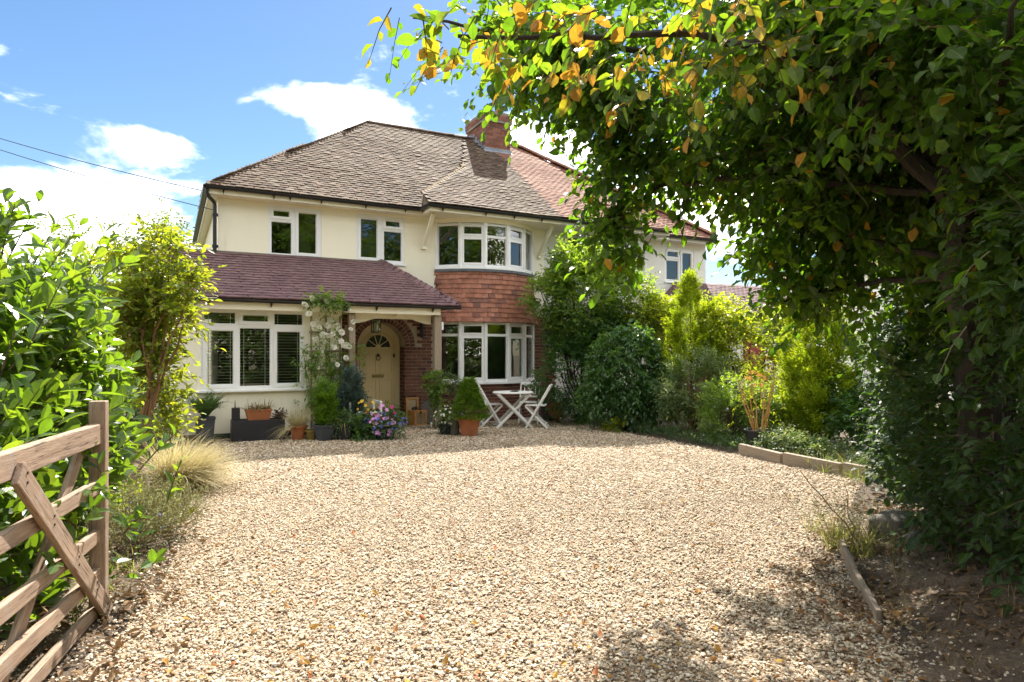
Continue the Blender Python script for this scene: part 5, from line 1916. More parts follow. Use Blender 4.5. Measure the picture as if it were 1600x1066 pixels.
# ---------------------------------------------------------------- pots
def pot_round(name, r0, r1, h, mat, parent, rim=.03, soil=True):
    mb = MB()
    rr_ = r1 + .012
    mb.lathe([(0, 0), (r0, 0), (r0 + (r1 - r0) * (h - rim) / h, h - rim), (rr_ + .006, h - rim + .004), (rr_ + .008, h), (r1 - .012, h), (r1 - .02, h - .05), (0, h - .05)], 28, mi=0)
    o = mb.build(name, M[mat], parent, smooth=False)
    for p in o.data.polygons:
        p.use_smooth = True
    o.data.set_sharp_from_angle(angle=R(40))
    if soil:
        s = MB()
        s.lathe([(0, h - .035), (r1 - .016, h - .045)], 20)
        s.build('potting_soil', M['soil'], parent)
    return o
def pot_square(name, w0, w1, h, mat, parent, d=None):
    """square planter with a turned rim"""
    mb = MB()
    d0, d1 = (d[0], d[1]) if d else (w0, w1)
    def ring(w, dd, z):
        return [(-w / 2, -dd / 2, z), (w / 2, -dd / 2, z), (w / 2, dd / 2, z), (-w / 2, dd / 2, z)]
    vs = ring(w0, d0, 0) + ring(w1, d1, h - .03) + ring(w1 + .02, d1 + .02, h - .03) + ring(w1 + .02, d1 + .02, h) + ring(w1 - .03, d1 - .03, h) + ring(w1 - .03, d1 - .03, h - .05)
    fs = [(3, 2, 1, 0)]
    for k in range(5):
        for i in range(4):
            j = (i + 1) % 4
            fs.append((4 * k + i, 4 * k + j, 4 * k + 4 + j, 4 * k + 4 + i))
    fs.append((20, 21, 22, 23))
    mb.add(vs, fs)
    o = mb.build(name, M[mat], parent, bevel=.004)
    s = MB()
    s.box(-w1 / 2 + .02, w1 / 2 - .02, -d1 / 2 + .02, d1 / 2 - .02, h - .08, h - .045)
    s.build('potting_soil', M['soil'], parent)
    return o
# fern in a square slate pot
b = W(.18, -.45)
t_ = thing('potted_fern', 'green fern in a tapered slate grey pot by the cream wall', 'potted plant', b, TH)
pot_square('pot', .23, .30, .44, 'darkpot', t_)
fr_parts = []
nf = 46
for k in range(nf):
    a = 2.4 * k + rng.normal(0, .2)
    tilt_ = .55 + 1.15 * (k / nf)
    Lf = .56 * (.7 + .4 * rng.random())
    o2 = np.array([math.cos(a), math.sin(a), 0])
    ns = 16
    s = np.linspace(.1, 1, ns)
    ang = tilt_ * s * 1.1
    pts = np.stack([np.full(ns, 0.0)] * 3, 1)
    step = Lf / ns
    c = np.array([0, 0, .42]) + o2 * .03
    path = []
    for i in range(ns):
        c = c + (o2 * math.sin(ang[i] + .2) + np.array([0, 0, 1]) * math.cos(ang[i] + .2)) * step
        path.append(c.copy())
    path = np.array(path)
    tang = np.gradient(path, axis=0)
    sd = np.cross(tang, np.array([-o2[1], o2[0], 0]))
    side = np.array([-o2[1], o2[0], 0])
    wl_ = .085 * np.sin(np.pi * (s * .9 + .08)) + .012
    for sg in (1, -1):
        D_ = side * sg + norm(tang) * .5 + rng.normal(0, .05, (ns, 3))
        fr_parts.append(emit(leaf_tmpl(.26, 1, .1, .15, .4), path, D_, np.cross(side, norm(tang)) * 1.0 + np.array([0, 0, .3]), wl_, np.clip(rng.random(ns) * .6 + .4 * rng.random(), 0, .99)))
V, F, T, U = join(fr_parts)
link('fronds', raw_mesh('fronds', V, F, M['fern'], T, U), t_, 'stuff')
# black trough and what stands on it
b = W(1.02, -.36)
t_ = thing('trough', 'long black rectangular trough planter under the wide window', 'trough', b, TH)
mb = MB()
mb.plate(-.43, .43, 0, .36, [], -.17, .17)
mb = MB()
mb.box(-.43, .43, -.17, -.145, 0, .36); mb.box(-.43, .43, .145, .17, 0, .36)
mb.box(-.43, -.405, -.144, .144, 0, .36); mb.box(.405, .43, -.144, .144, 0, .36)
mb.build('box', M['trough'], t_, bevel=.004)
mb = MB()
mb.box(-.404, .404, -.144, .144, .02, .335)
mb.build('soil_fill', M['soil'], t_)
t_ = thing('window_box', 'terracotta window box of bronze grass standing on the black trough', 'planter', W(1.03, -.36, .336), TH)
pot_square('pot', .34, .42, .20, 'terracotta', t_, d=(.16, .20))
gp_ = []
for k in range(7):
    tuft(gp_, (rng.uniform(-.17, .17), rng.uniform(-.06, .06), .17), 45, .24, w=.05, spread=1.2, bend=(.8, 2.0), r=.05)
V, F, T, U = join(gp_)
link('grass', raw_mesh('grass', V, F, M['brown_grass'], T, U), t_, 'stuff')
t_ = thing('black_box', 'small black box with an upright rod on the end of the trough', 'box', W(.665, -.34, .336), TH)
mb = MB(); mb.box(-.065, .065, -.06, .06, 0, .235); mb.build('case', M['black'], t_, bevel=.006)
mb = MB(); mb.tube([(-.01, 0, .23), (-.01, 0, .36)], [.012, .004], 6); mb.build('rod', M['black'], t_)
mb = MB(); mb.box(-.05, .05, -.064, -.061, .03, .2); mb.build('grille', M['trough'], t_)
# purple leaved plant in the trough's far end
def little(name, label, base, blobs, n, leaf, mat, tmpls=T_OVAL, cat='plant', pot=None, n_leaf=6, length=.10, parent_extra=None, droop=.2, lift=.5, shell=.8, t_rng=(0, 1)):
    root = thing(name, label, cat, base)
    bb = [(base[0] + x, base[1] + y, base[2] + z, rx, ry, rz_) for x, y, z, rx, ry, rz_ in blobs]
    P_, O_ = blob_points(bb, n, shell, 0)
    D_ = O_ + np.array([0, 0, lift]) + rng.normal(0, .4, O_.shape)
    arr = sprays(P_ - norm(D_) * length * .4, D_, n_leaf, length, leaf, droop=droop, t_rng=t_rng)
    leaves_part('leaves', root, M[mat], split_emit(tmpls, arr))
    if pot:
        pot(root)
    return root
M['purple'] = leafm('purple_leaf', [(0, (.05, .025, .03)), (1, (.10, .045, .05))], [(0, (.14, .05, .05)), (1, (.2, .08, .06))], .4, .4, .3)
b = W(1.36, -.38, .33)
little('purple_plant', 'small dark purple-leaved plant at the far end of the black trough', b, [(0, 0, .06, .13, .10, .09)], 40, .07, 'purple')
# dry feather grass in a terracotta pot
b = W(1.66, -.62)
t_ = thing('potted_grass', 'straw-coloured feather grass spilling from a small terracotta pot', 'potted plant', b)
pot_round('pot', .10, .15, .24, 'terracotta', t_)
gp_ = []
tuft(gp_, (0, 0, .2), 520, .46, w=.012, spread=.75, bend=(.3, 1.3), r=.10)
tuft(gp_, (-.02, -.12, .22), 120, .36, w=.014, spread=.35, bend=(2.2, 3.2), lean=(-.5, -.7, -.2), r=.05)
V, F, T, U = join(gp_)
link('grass', raw_mesh('grass', V, F, M['straw'], T, U), t_, 'stuff')
b = W(1.86, -.78)
t_ = thing('glazed_pot', 'small mustard yellow glazed pot between the feather grass and the conifer', 'pot', b)
pot_round('pot', .075, .10, .17, 'olive', t_)
# green conifer in a slate pot
b = W(2.06, -.92)
t_ = thing('potted_conifer', 'bright green pointed conifer in a round slate grey pot', 'potted plant', b)
pot_round('pot', .15, .19, .27, 'darkpot', t_)
conifer('x', 'x', tuple(b), [(0, 0, .95, .125, .35), (.02, .02, .68, .12, .4)], 560, .045, 'green_conifer', z0=.24, root=t_)
for ch in t_.children:
    pass
# black pot with a trailing plant
b = W(2.40, -.95)
t_ = thing('potted_plant', 'trailing green plant with yellow blades in a square black pot', 'potted plant', b)
pot_square('pot', .24, .30, .27, 'blackpot', t_)
P_, O_ = blob_points([(b.x, b.y, .36, .20, .16, .14)], 90, .8, 0)
arr = sprays(P_, O_ + np.array([0, 0, .2]), 6, .14, .06, droop=.5)
gp_ = split_emit(T_OVAL, arr)
leaves_part('leaves', t_, M['herb'], gp_)
gp_ = []
tuft(gp_, (b.x, b.y - .05, .26), 36, .34, w=.04, spread=1.0, bend=(1.4, 2.6), lean=(0, -.3, 0), r=.10, mat_t=(.5, 1))
leaves_part('blades', t_, M['grass'], gp_)
# blue conifer against the oak post
b = W(2.55, -.62)
t_ = thing('blue_conifer', 'blue-green columnar conifer in front of the porch post', 'conifer', b)
pot_round('pot', .14, .17, .25, 'blackpot', t_)
conifer('x', 'x', tuple(b), [(.02, .0, 1.12, .15, .4), (-.13, .02, .78, .11, .4), (.15, .0, .80, .12, .4)], 560, .05, 'blue_conifer', z0=.2, root=t_)
# hosta-like and flowers
b = W(2.72, -1.12)
little('leafy_plant', 'broad-leaved green plant in front of the blue conifer', b, [(0, 0, .22, .22, .20, .20), (-.1, -.1, .08, .18, .1, .09)], 70, .15, 'herb', T_OVAL, length=.12, n_leaf=4)
def disc(n=5, r=1.0, cup=.15):
    """five-petalled flower, unit radius, facing +z"""
    vs, tr = [(0, 0, 0)], []
    for k in range(n):
        a = 2 * math.pi * k / n
        w_ = math.pi / n * .95
        i = len(vs)
        vs += [(r * .62 * math.cos(a - w_), r * .62 * math.sin(a - w_), cup * .6), (r * math.cos(a - w_ * .45), r * math.sin(a - w_ * .45), cup), (r * math.cos(a + w_ * .45), r * math.sin(a + w_ * .45), cup), (r * .62 * math.cos(a + w_), r * .62 * math.sin(a + w_), cup * .6)]
        tr += [(0, i, i + 1), (0, i + 1, i + 2), (0, i + 2, i + 3)]
    return np.array(vs, np.float32), np.array(tr, np.int32)
def flowers(parent, name, pts, normals, size, mat, r=None):
    v, t = disc()
    me = raw_mesh(name, v, t, M[mat], np.full(len(v), .4))
    off = Vector(parent.location)
    inv = parent.rotation_euler.to_matrix().inverted()
    for p, n in zip(pts, normals):
        o = link(name, me, parent)
        q = Vector(n).to_track_quat('Z', 'Y').to_matrix().to_4x4()
        m = q @ Matrix.Rotation(random.random() * 6.28, 4, 'Z') @ Matrix.Scale(size * random.uniform(.8, 1.2), 4)
        m.translation = Vector(p) - off
        o.matrix_basis = m
def flower_pts(blobs, n, towards=(0, -1, .5)):
    P_, O_ = blob_points(blobs, n * 6, .05, 0)
    k = O_ @ norm(np.array(towards, float))
    P_ = P_[k > .25][:n]
    O_ = O_[k > .25][:n]
    return P_ + O_ * .02, norm(O_ + np.array(towards) * .9)
b = W(3.02, -1.28)
t_ = thing('flower_pot', 'low pot spilling pink petunias and blue lobelia at the porch', 'potted plant', b)
pot_round('pot', .15, .20, .20, 'blackpot', t_)
bl = [(b.x + .02, b.y, .24, .36, .26, .22), (b.x + .10, b.y + .05, .42, .20, .18, .16)]
P_, O_ = blob_points(bl, 260, .7, 0)
leaves_part('leaves', t_, M['herb'], split_emit(T_OVAL, sprays(P_, O_ + np.array([0, 0, .3]), 6, .10, .055, droop=.3)))
for mat, n, sz, bb in (('blue', 70, .017, [bl[0]]), ('pink', 20, .036, [(b.x - .02, b.y - .02, .20, .24, .27, .20)]), ('magenta', 4, .034, [(b.x + .06, b.y, .47, .18, .18, .14)]), ('pink', 8, .036, [(b.x - .06, b.y, .46, .16, .18, .14)])):
    p_, n_ = flower_pts(bb, n)
    flowers(t_, 'flower', p_, n_, sz, mat)
b = W(2.75, -.98)
t_ = thing('yellow_flowers', 'tall yellow and orange flowers behind the petunia pot', 'flowers', b)
P_, O_ = blob_points([(b.x, b.y, .34, .16, .14, .30)], 70, .8, 0)
arr = sprays(P_, O_ + np.array([0, 0, .8]), 5, .12, .05)
leaves_part('leaves', t_, M['herb'], split_emit(T_NARROW, arr))
p_, n_ = flower_pts([(b.x, b.y, .55, .15, .14, .14)], 7)
flowers(t_, 'flower', p_, n_, .032, 'yellow')
p_, n_ = flower_pts([(b.x + .14, b.y - .05, .42, .08, .1, .18)], 6)
flowers(t_, 'flower', p_, n_, .034, 'orange')
# white bench whose arm shows behind the flowers
t_ = thing('white_bench', 'white painted bench, its arm showing behind the flowers at the door', 'bench', W(2.84, -.42), TH)
plank('arm', t_, (.28, -.28, .60), (.28, .25, .60), .05, .05, 'white_wood', bev=.01)
plank('arm', t_, (-.28, -.28, .60), (-.28, .25, .60), .05, .05, 'white_wood', bev=.01)
for x in (-.28, .28):
    for y in (-.26, .22):
        plank('leg', t_, (x, y, 0), (x, y, .575), .045, .045, 'white_wood', up=(1, 0, 0))
for y in (-.22, -.1, .02, .14):
    plank('slat', t_, (-.30, y, .40), (.30, y, .40), .02, .09, 'white_wood')
# two pine boxes beside the door
t_ = thing('pine_crate', 'orange pine crate with a woven front standing on the gravel by the porch', 'crate', W(4.28, .62), TH + R(12))
mb = MB()
mb.plate(-.15, .15, 0, .30, [(-.115, .115, .035, .265)], -.14, -.115); mb.box(-.15, .15, .12, .14, 0, .30); mb.box(-.15, -.13, -.115, .12, 0, .30); mb.box(.13, .15, -.115, .12, 0, .30); mb.box(-.13, .13, -.115, .12, .0, .02)
mb.box(-.15, .15, -.14, .14, .301, .312)
mb.build('frame', M['pine'], t_, bevel=.003)
mb = MB()
for k in range(7):
    mb.box(-.115, .115, -.124, -.118, .042 + k * .032, .062 + k * .032)
for k in range(8):
    mb.box(-.108 + k * .029, -.092 + k * .029, -.130, -.1245, .035, .265)
mb.build('wicker_panel', plain('wicker', (.38, .25, .13), (.28, .18, .09), .8, 20, 80, .3), t_)
mb = MB(); mb.box(-.02, .02, -.146, -.139, .255, .30); mb.build('latch', M['black'], t_)
t_ = thing('pine_box', 'orange pine framed box leaning on the brick wall behind the crate', 'box', W(4.30, 1.02), TH)
mb = MB()
mb.plate(-.14, .14, .0, .56, [(-.10, .10, .30, .52), (-.10, .10, .04, .26)], -.03, .0); mb.box(-.135, .135, .0, .02, .0, .555)
mb.build('frame', M['pine'], t_, bevel=.003)
mb = MB(); mb.box(-.099, .099, -.012, -.002, .301, .519); mb.build('panel', plain('pale_panel', (.40, .30, .18), (.33, .24, .14), .7), t_)
t_ = thing('pine_cones', 'brown cones and sticks lying on the lid of the pine crate', 'cones', W(4.28, .60, .312), TH)
for k, (x, y, s) in enumerate(((-.10, 0, .05), (-.03, .02, .055), (.04, -.02, .045))):
    mb = MB()
    mb.lathe([(0, 0), (s * .5, s * .3), (s * .7, s * .8), (s * .5, s * 1.3), (0, s * 1.6)], 9, (x, y, 0))
    mb.build('cone', M['bark'], t_)
mb = MB(); mb.tube([(-.02, -.05, .05), (.13, .0, .02)], .014, 7); mb.tube([(.0, .05, .06), (.12, .06, .03)], .012, 7); mb.build('stick', M['bark_tan'], t_)
mb = MB()
mb.lathe([(0, 0), (.26, 0), (.27, .02), (.27, .05), (.26, .07), (.05, .075), (0, .075)], 30)
o = mb.build('round_stone', M['stone'], None, smooth=True)
o.data.set_sharp_from_angle(angle=R(40))
o.location = W(4.62, .75, .25); o.rotation_euler = (R(78), 0, TH)
tag(o, 'round grey stone disc leaning on the wall behind the oak post', 'stone disc')
# white flowered pot at the post
b = W(4.30, -1.08)
t_ = thing('white_flower_pot', 'black pot of small cream-white flowers at the foot of the oak post', 'potted plant', b)
pot_round('pot', .15, .19, .2, 'blackpot', t_)
bl = [(b.x, b.y, .27, .28, .2, .22)]
P_, O_ = blob_points(bl, 170, .7, 0)
leaves_part('leaves', t_, M['herb'], split_emit(T_OVAL, sprays(P_, O_ + np.array([0, 0, .3]), 6, .10, .05, droop=.3)))
p_, n_ = flower_pts(bl, 44)
flowers(t_, 'flower', p_, n_, .021, 'white_petal')
# clipped conifer in a terracotta pot
b = Vector((-.79, 12.15, 0))
t_ = thing('potted_dwarf_conifer', 'dense green cone-shaped conifer in a big terracotta pot', 'potted plant', b)
pot_round('pot', .145, .215, .345, 'terracotta', t_, rim=.07)
mb = MB()
for z in (.13, .20):
    r_ = .145 + .07 * z / .345
    mb.lathe([(r_ + .001, z - .008), (r_ + .008, z), (r_ + .001, z + .008)], 28)
mb.build('pot_bands', M['terracotta'], t_, smooth=True)
k = 2200
z = rng.random(k) ** 1.2
a = rng.random(k) * 6.283
r_ = .285 * (1 - z) ** .95 * (1 + .10 * np.sin(a * 4 + z * 9)) * (1 - .4 * rng.random(k) ** 2) + .03
P_ = np.stack([b.x + r_ * np.cos(a), b.y + r_ * np.sin(a), .36 + z * .66 - .06 * (z < .12)], 1)
o_ = np.stack([np.cos(a), np.sin(a), .5 + 0 * a], 1) + rng.normal(0, .4, (k, 3))
arr = sprays(P_, o_, 7, .07, .040, tilt=.8, droop=0, wob=.3)
leaves_part('foliage', t_, M['green_conifer'], split_emit(T_NEEDLE, arr))
# terracotta pot and slate tub in the shade beyond the table
t_ = thing('empty_pot', 'round terracotta pot lying under the shrub beyond the chairs', 'pot', (.98, 14.6, 0))
o = pot_round('pot', .13, .20, .26, 'terracotta', t_)
t_.rotation_euler = (R(-38), 0, .4); t_.location = (1.0, 14.35, .12)
t_ = thing('slate_tub', 'square slate grey tub behind the folding chairs', 'tub', (.92, 14.95, 0), TH)
pot_square('pot', .34, .42, .40, 'darkpot', t_)

# ---------------------------------------------------------------- table and chairs
TBL = Vector((.02, 13.55, 0))
t_ = thing('round_table', 'round white folding table with crossed legs outside the bow window', 'table', TBL, R(8))
tr_ = .41
nsl = 9
for k in range(nsl):
    y0 = -tr_ + 2 * tr_ * k / nsl + .004
    y1 = -tr_ + 2 * tr_ * (k + 1) / nsl - .004
    ym0, ym1 = math.sqrt(max(tr_ ** 2 - y0 ** 2, .004)), math.sqrt(max(tr_ ** 2 - y1 ** 2, .004))
    mb = MB()
    n = 4
    mb.add([(-ym0, y0, .70), (ym0, y0, .70), (ym1, y1, .70), (-ym1, y1, .70), (-ym0, y0, .722), (ym0, y0, .722), (ym1, y1, .722), (-ym1, y1, .722)], MB.BF)
    mb.build('slat', M['white_wood'], t_)
mb = MB()
mb.tube([(tr_ * math.cos(a) * .99, tr_ * math.sin(a) * .99, .708) for a in [2 * math.pi * i / 36 for i in range(37)]], .016, 6)
mb.build('rim', M['white_wood'], t_, smooth=True)
for y in (-.26, .26):
    plank('leg', t_, (-.33, y, .69), (.36, y, .0), .055, .028, 'white_wood', up=(1, 0, 1))
    plank('leg', t_, (.33, y * .86, .69), (-.36, y * .86, .0), .055, .028, 'white_wood', up=(-1, 0, 1))
for x in (-.30, .30):
    plank('rail', t_, (x, -.27, .68), (x, .27, .68), .04, .03, 'white_wood')
    plank('cross_bar', t_, (x * .9, -.23, .09), (x * .9, .23, .09), .03, .03, 'white_wood')
t2 = thing('small_tray', 'small dark dish with bits in it lying on the round white table', 'dish', TBL + Vector((.03, -.05, .722)))
mb = MB(); mb.lathe([(0, 0), (.07, 0), (.10, .018), (.092, .018), (.065, .006), (0, .006)], 20); mb.build('dish', M['darkpot'], t2, smooth=True)
mb = MB(); mb.lathe([(0, .006), (.022, .012), (.018, .03), (0, .035)], 8, (.02, .01, 0)); mb.lathe([(0, .006), (.018, .01), (.014, .022), (0, .026)], 8, (-.03, 0, 0)); mb.build('bits', M['litter_dry'], t2)

def folding_chair(label):
    """faces +y; crossed folding legs, slatted seat, X back"""
    c = thing('folding_chair', label, 'chair', (0, 0, 0), 0, 'white folding chairs round the table')
    for x in (-.205, .205):
        plank('leg', c, (x, .20, 0), (x, -.30, .875), .042, .026, 'white_wood', up=(0, 1, 1))         # long leg runs up as the back post
        plank('leg', c, (x * .86, -.24, 0), (x * .86, .21, .44), .040, .024, 'white_wood', up=(0, -1, 1))
    for k in range(6):
        y = -.165 + k * .07
        plank('seat_slat', c, (-.20, y, .455), (.20, y, .455), .018, .058, 'white_wood')
    plank('stretcher', c, (-.19, .155, .08), (.19, .155, .08), .03, .02, 'white_wood')
    plank('stretcher', c, (-.17, -.20, .08), (.17, -.20, .08), .03, .02, 'white_wood')
    def bk(z):
        return .20 - .50 * z / .875
    plank('back_rail', c, (-.20, bk(.84), .845), (.20, bk(.84), .845), .06, .022, 'white_wood', up=(0, -.5, .875))
    plank('back_rail', c, (-.20, bk(.56), .565), (.20, bk(.56), .565), .045, .022, 'white_wood', up=(0, -.5, .875))
    for x in (-.12, .12):
        plank('back_bar', c, (x, bk(.57), .575), (x, bk(.83), .825), .024, .016, 'white_wood', up=(1, 0, 0))
    plank('back_cross', c, (-.11, bk(.58), .59), (.11, bk(.82), .82), .024, .014, 'white_wood')
    plank('back_cross', c, (.11, bk(.58), .59), (-.11, bk(.82), .82), .024, .014, 'white_wood')
    return c
ch = folding_chair('white folding chair turned side on, nearest the shrubs')
ch.location = (.50, 13.45, 0); ch.rotation_euler = (0, 0, R(82))
c2 = copy_tree(ch); c2['label'] = 'white folding chair turned side on behind the terracotta pot of conifer'
c2.location = (-.44, 13.72, 0); c2.rotation_euler = (0, 0, R(-78))
c3 = copy_tree(ch); c3['label'] = 'white folding chair facing the drive on the house side of the table'
c3.location = (.37, 14.35, 0); c3.rotation_euler = (0, 0, R(172))

# ---------------------------------------------------------------- fittings of the porch
t_ = thing('lantern', 'black framed glass lantern hanging under the porch roof before the door', 'lantern', W(3.32, .35, 2.30), TH)
mb = MB()
mb.tube([(0, 0, .02), (0, 0, -.10)], .006, 6)
mb.lathe([(0, .01), (.04, .01), (.04, .02), (0, .02)], 12)
for x, y in ((-.075, -.075), (.075, -.075), (.075, .075), (-.075, .075)):
    mb.bar((x, y, -.11), (x, y, -.37), .012, .012, (1, 0, 0))
    mb.bar((x, y, -.11), (x * .2, y * .2, -.05), .010, .010, (1, 0, 0))
for z in (-.11, -.37):
    for (a, b_), (c_, d_) in (((-.08, -.075), (.08, -.075)), ((-.08, .075), (.08, .075)), ((-.075, -.08), (-.075, .08)), ((.075, -.08), (.075, .08))):
        mb.bar((a, b_, z), (c_, d_, z), .014, .014)
mb.box(-.07, .07, -.07, .07, -.372, -.364)
mb.build('frame', M['black'], t_)
mb = MB()
for a in range(4):
    T_ = Matrix.Rotation(a * math.pi / 2, 4, 'Z')
    mb.add([(-.068, -.072, -.36), (.068, -.072, -.36), (.068, -.072, -.12), (-.068, -.072, -.12)], [(0, 1, 2, 3)], 0, T_)
mb.build('pane', M['glass'], t_)
mb = MB(); mb.lathe([(0, -.36), (.02, -.36), (.02, -.28), (.028, -.25), (.02, -.19), (0, -.175)], 12); mb.build('bulb', plain('frosted_bulb', (.7, .68, .6), (.66, .64, .56), .3), t_, smooth=True)
t_ = thing('wall_light', 'tall thin black tube on the porch brickwork', 'wall light', W(4.56, VM - .05, 2.02), TH)
mb = MB(); mb.tube([(0, -.02, -.17), (0, -.02, .17)], .035, 14); mb.box(-.02, .02, -.01, .042, -.05, .05); mb.build('tube', M['black'], t_)
t_ = thing('spotlight', 'small black and white spotlight under the porch gutter above the post', 'spotlight', W(2.56, LV + .03, 2.345), TH)
mb = MB(); mb.lathe([(0, -.05), (.04, -.05), (.055, .03), (.05, .035), (0, .03)], 14); o = mb.build('lamp_head', M['black'], t_, smooth=True); o.rotation_euler = (R(110), 0, R(20)); o.location = (0, -.03, 0)
mb = MB(); mb.box(-.02, .02, 0, .03, -.02, .05); mb.build('bracket', M['black'], t_)
mb = MB(); mb.lathe([(0, 0), (.03, 0), (.03, .03), (0, .035)], 12); o = mb.build('sensor', M['upvc'], t_, smooth=True); o.location = (.06, -.02, -.03); o.rotation_euler = (R(90), 0, 0)
t_ = thing('sensor_box', 'small white box fixed to the side of the oak post', 'box', W(4.525, -.16, 2.06), TH)
mb = MB(); mb.box(-.022, .022, -.05, .05, -.08, .08); mb.build('case', M['upvc'], t_, bevel=.006)
mb = MB(); mb.box(-.012, .012, -.03, .03, -.13, -.082); mb.build('bracket', M['black'], t_)
t_ = thing('hose', 'dark green hose lying along the foot of the cream wall', 'hose', W(.5, -.14, .03), TH)
mb = MB(); mb.tube([(-.45 + .1 * i, .02 * math.sin(i * 1.3), .05 + .015 * math.sin(i * 2.1)) for i in range(10)], .012, 8); mb.build('tube', plain('green_hose', (.03, .10, .06), (.025, .085, .05), .4), t_)

# climbing rose on its trellis
t_ = thing('trellis', 'brown wooden trellis on the cream wall between the window and the porch', 'trellis', W(2.26, -.02), TH)
for x in (-.27, .0, .26):
    plank('upright', t_, (x, -.015, .12), (x, -.015, 2.2), .035, .02, 'oak', up=(1, 0, 0))
for z in (.5, .85, 1.2, 1.55, 1.9):
    plank('rail', t_, (-.31, -.036, z), (.30, -.036, z), .032, .018, 'oak')
rose = thing('climbing_rose', 'climbing rose with white blooms on the trellis beside the porch', 'climbing plant', W(2.24, -.14, 0), 0)
ro = Vector(rose.location)
mb = MB()
ends = []
r = random.Random(4)
for k in range(7):
    u = 2.0 + .09 * k
    top = W(1.80 + .16 * k + r.uniform(-.05, .05), -.12 + (-.25 if k < 3 else 0) * .6, r.uniform(1.5, 2.42))
    pts = wander(W(2.2 + .02 * k, -.14, 0), top, 9, .05, 40 + k)
    pts = [Vector((p.x, p.y, p.z)) for p in pts]
    mb.tube([p - ro for p in pts], [.013 - .001 * i for i in range(10)], 6)
    ends += pts[2:]
mb.build('stems', M['twig'], rose)
P_ = np.array([list(p) for p in ends])
P_ = P_[rng.integers(0, len(P_), 430)] + rng.normal(0, 1, (430, 3)) * np.array([.13, .05, .12])
top_ = np.array([list(W(1.95 + .55 * q, LV - .06, 2.42 + .30 * max(0, .4 - abs(q - .35)))) for q in rng.random(110)]) + rng.normal(0, .06, (110, 3))
P_ = np.concatenate([P_, top_])
out_ = -np.array([-UY, UX, 0])
D_ = rng.normal(0, .6, P_.shape) + out_ * .35
arr = sprays(P_, D_, 6, .17, .075, droop=.25)
leaves_part('leaves', rose, M['shrub'], split_emit(T_OVAL, arr))
def rose_mesh():
    vs, tr = [], []
    for ring, (n, rad, hgt, tiltr) in enumerate(((7, 1.0, .15, .5), (6, .72, .35, .8), (5, .45, .5, 1.1))):
        for k in range(n):
            a = 2 * math.pi * (k + .4 * ring) / n
            w_ = math.pi / n * 1.25
            i = len(vs)
            vs += [(rad * .25 * math.cos(a), rad * .25 * math.sin(a), hgt * .3), (rad * .85 * math.cos(a - w_), rad * .85 * math.sin(a - w_), hgt * .9), (rad * math.cos(a), rad * math.sin(a), hgt), (rad * .85 * math.cos(a + w_), rad * .85 * math.sin(a + w_), hgt * .9)]
            tr += [(i, i + 1, i + 2), (i, i + 2, i + 3)]
    return np.array(vs, np.float32), np.array(tr, np.int32)
v_, f_ = rose_mesh()
rme = raw_mesh('bloom', v_, f_, M['rose'], np.full(len(v_), .5))
spots = [(1.81, 2.38, .055), (1.88, 2.22, .05), (1.98, 2.04, .045), (2.09, 1.98, .045), (2.17, 1.85, .055), (2.26, 1.83, .045), (2.34, 1.87, .042), (2.43, 2.02, .042), (2.41, 1.98, .035), (2.49, 1.73, .045), (2.55, 1.66, .05), (2.60, 1.65, .055), (2.64, 1.63, .045), (2.67, 1.96, .035),
         (2.60, 1.18, .05), (1.99, 1.97, .035), (2.19, 1.72, .035), (2.05, 2.12, .03), (2.72, 2.1, .04), (2.30, 2.12, .05), (2.02, 1.78, .045), (2.36, 1.62, .045), (2.50, 1.90, .05), (2.12, 1.55, .04), (2.24, 2.02, .05), (1.93, 2.50, .045), (2.58, 1.42, .045), (2.42, 1.30, .04), (2.06, 1.25, .04), (2.2, 2.45, .045)]
for u, z, s in spots:
    o = link('bloom', rme, rose)
    p = W(u, (LV - .08) if z > 2.15 else -.24, z)
    n = Vector((out_[0] + r.gauss(0, .3), out_[1] + r.gauss(0, .2), .35 + r.gauss(0, .25)))
    m = n.to_track_quat('Z', 'Y').to_matrix().to_4x4() @ Matrix.Rotation(r.random() * 6, 4, 'Z') @ Matrix.Scale(s * 1.42, 4)
    m.translation = p - ro
    o.matrix_basis = m
# climber on the other post
b = W(4.36, -.28)
shrub('climber', 'green leafy climber growing up the oak post nearest the bow window', tuple(b), [(b.x - .03, b.y, .92, .22, .12, .24), (b.x, b.y, .62, .12, .1, .2)], 120, .055, 'shrub', length=.12, stems=3, stem_r=.010, bark='twig', holes=0, cat='climbing plant')
# pot plant leaves by the bow sill
b = W(4.86, .2)
shrub('blue_leaved_plant', 'thin blue-green leaved plant standing before the bow window sill', tuple(b), [(b.x, b.y, .92, .17, .12, .16), (b.x + .12, b.y, .86, .14, .1, .2)], 60, .06, 'variegated', T_NARROW, length=.14, stems=4, stem_r=.008, bark='twig', holes=0, cat='plant')

# ---------------------------------------------------------------- cables
for k, (z0, z1) in enumerate(((6.45, 4.70), (6.28, 4.45))):
    a = Vector((-17.5, 22.5, 9.45 - .28 * k))
    e = W(.28 if k == 0 else .45, 1.6 + .5 * k, z1 - .02)
    # the cable's far end stands on a pole outside the picture
    a = Vector((-14.6, 14.8, [7.35, 7.16][k]))
    mb = MB()
    pts = []
    for i in range(25):
        s = i / 24
        p = a.lerp(e, s)
        p.z -= .35 * 4 * s * (1 - s) * .35
        pts.append(p)
    mb.tube(pts, .0085, 5)
    o = mb.build('telephone_cable', M['wire'])
    tag(o, ['upper of two thin cables strung to the eaves of the cream house', 'lower of two thin cables strung to the eaves of the cream house'][k], 'cable')

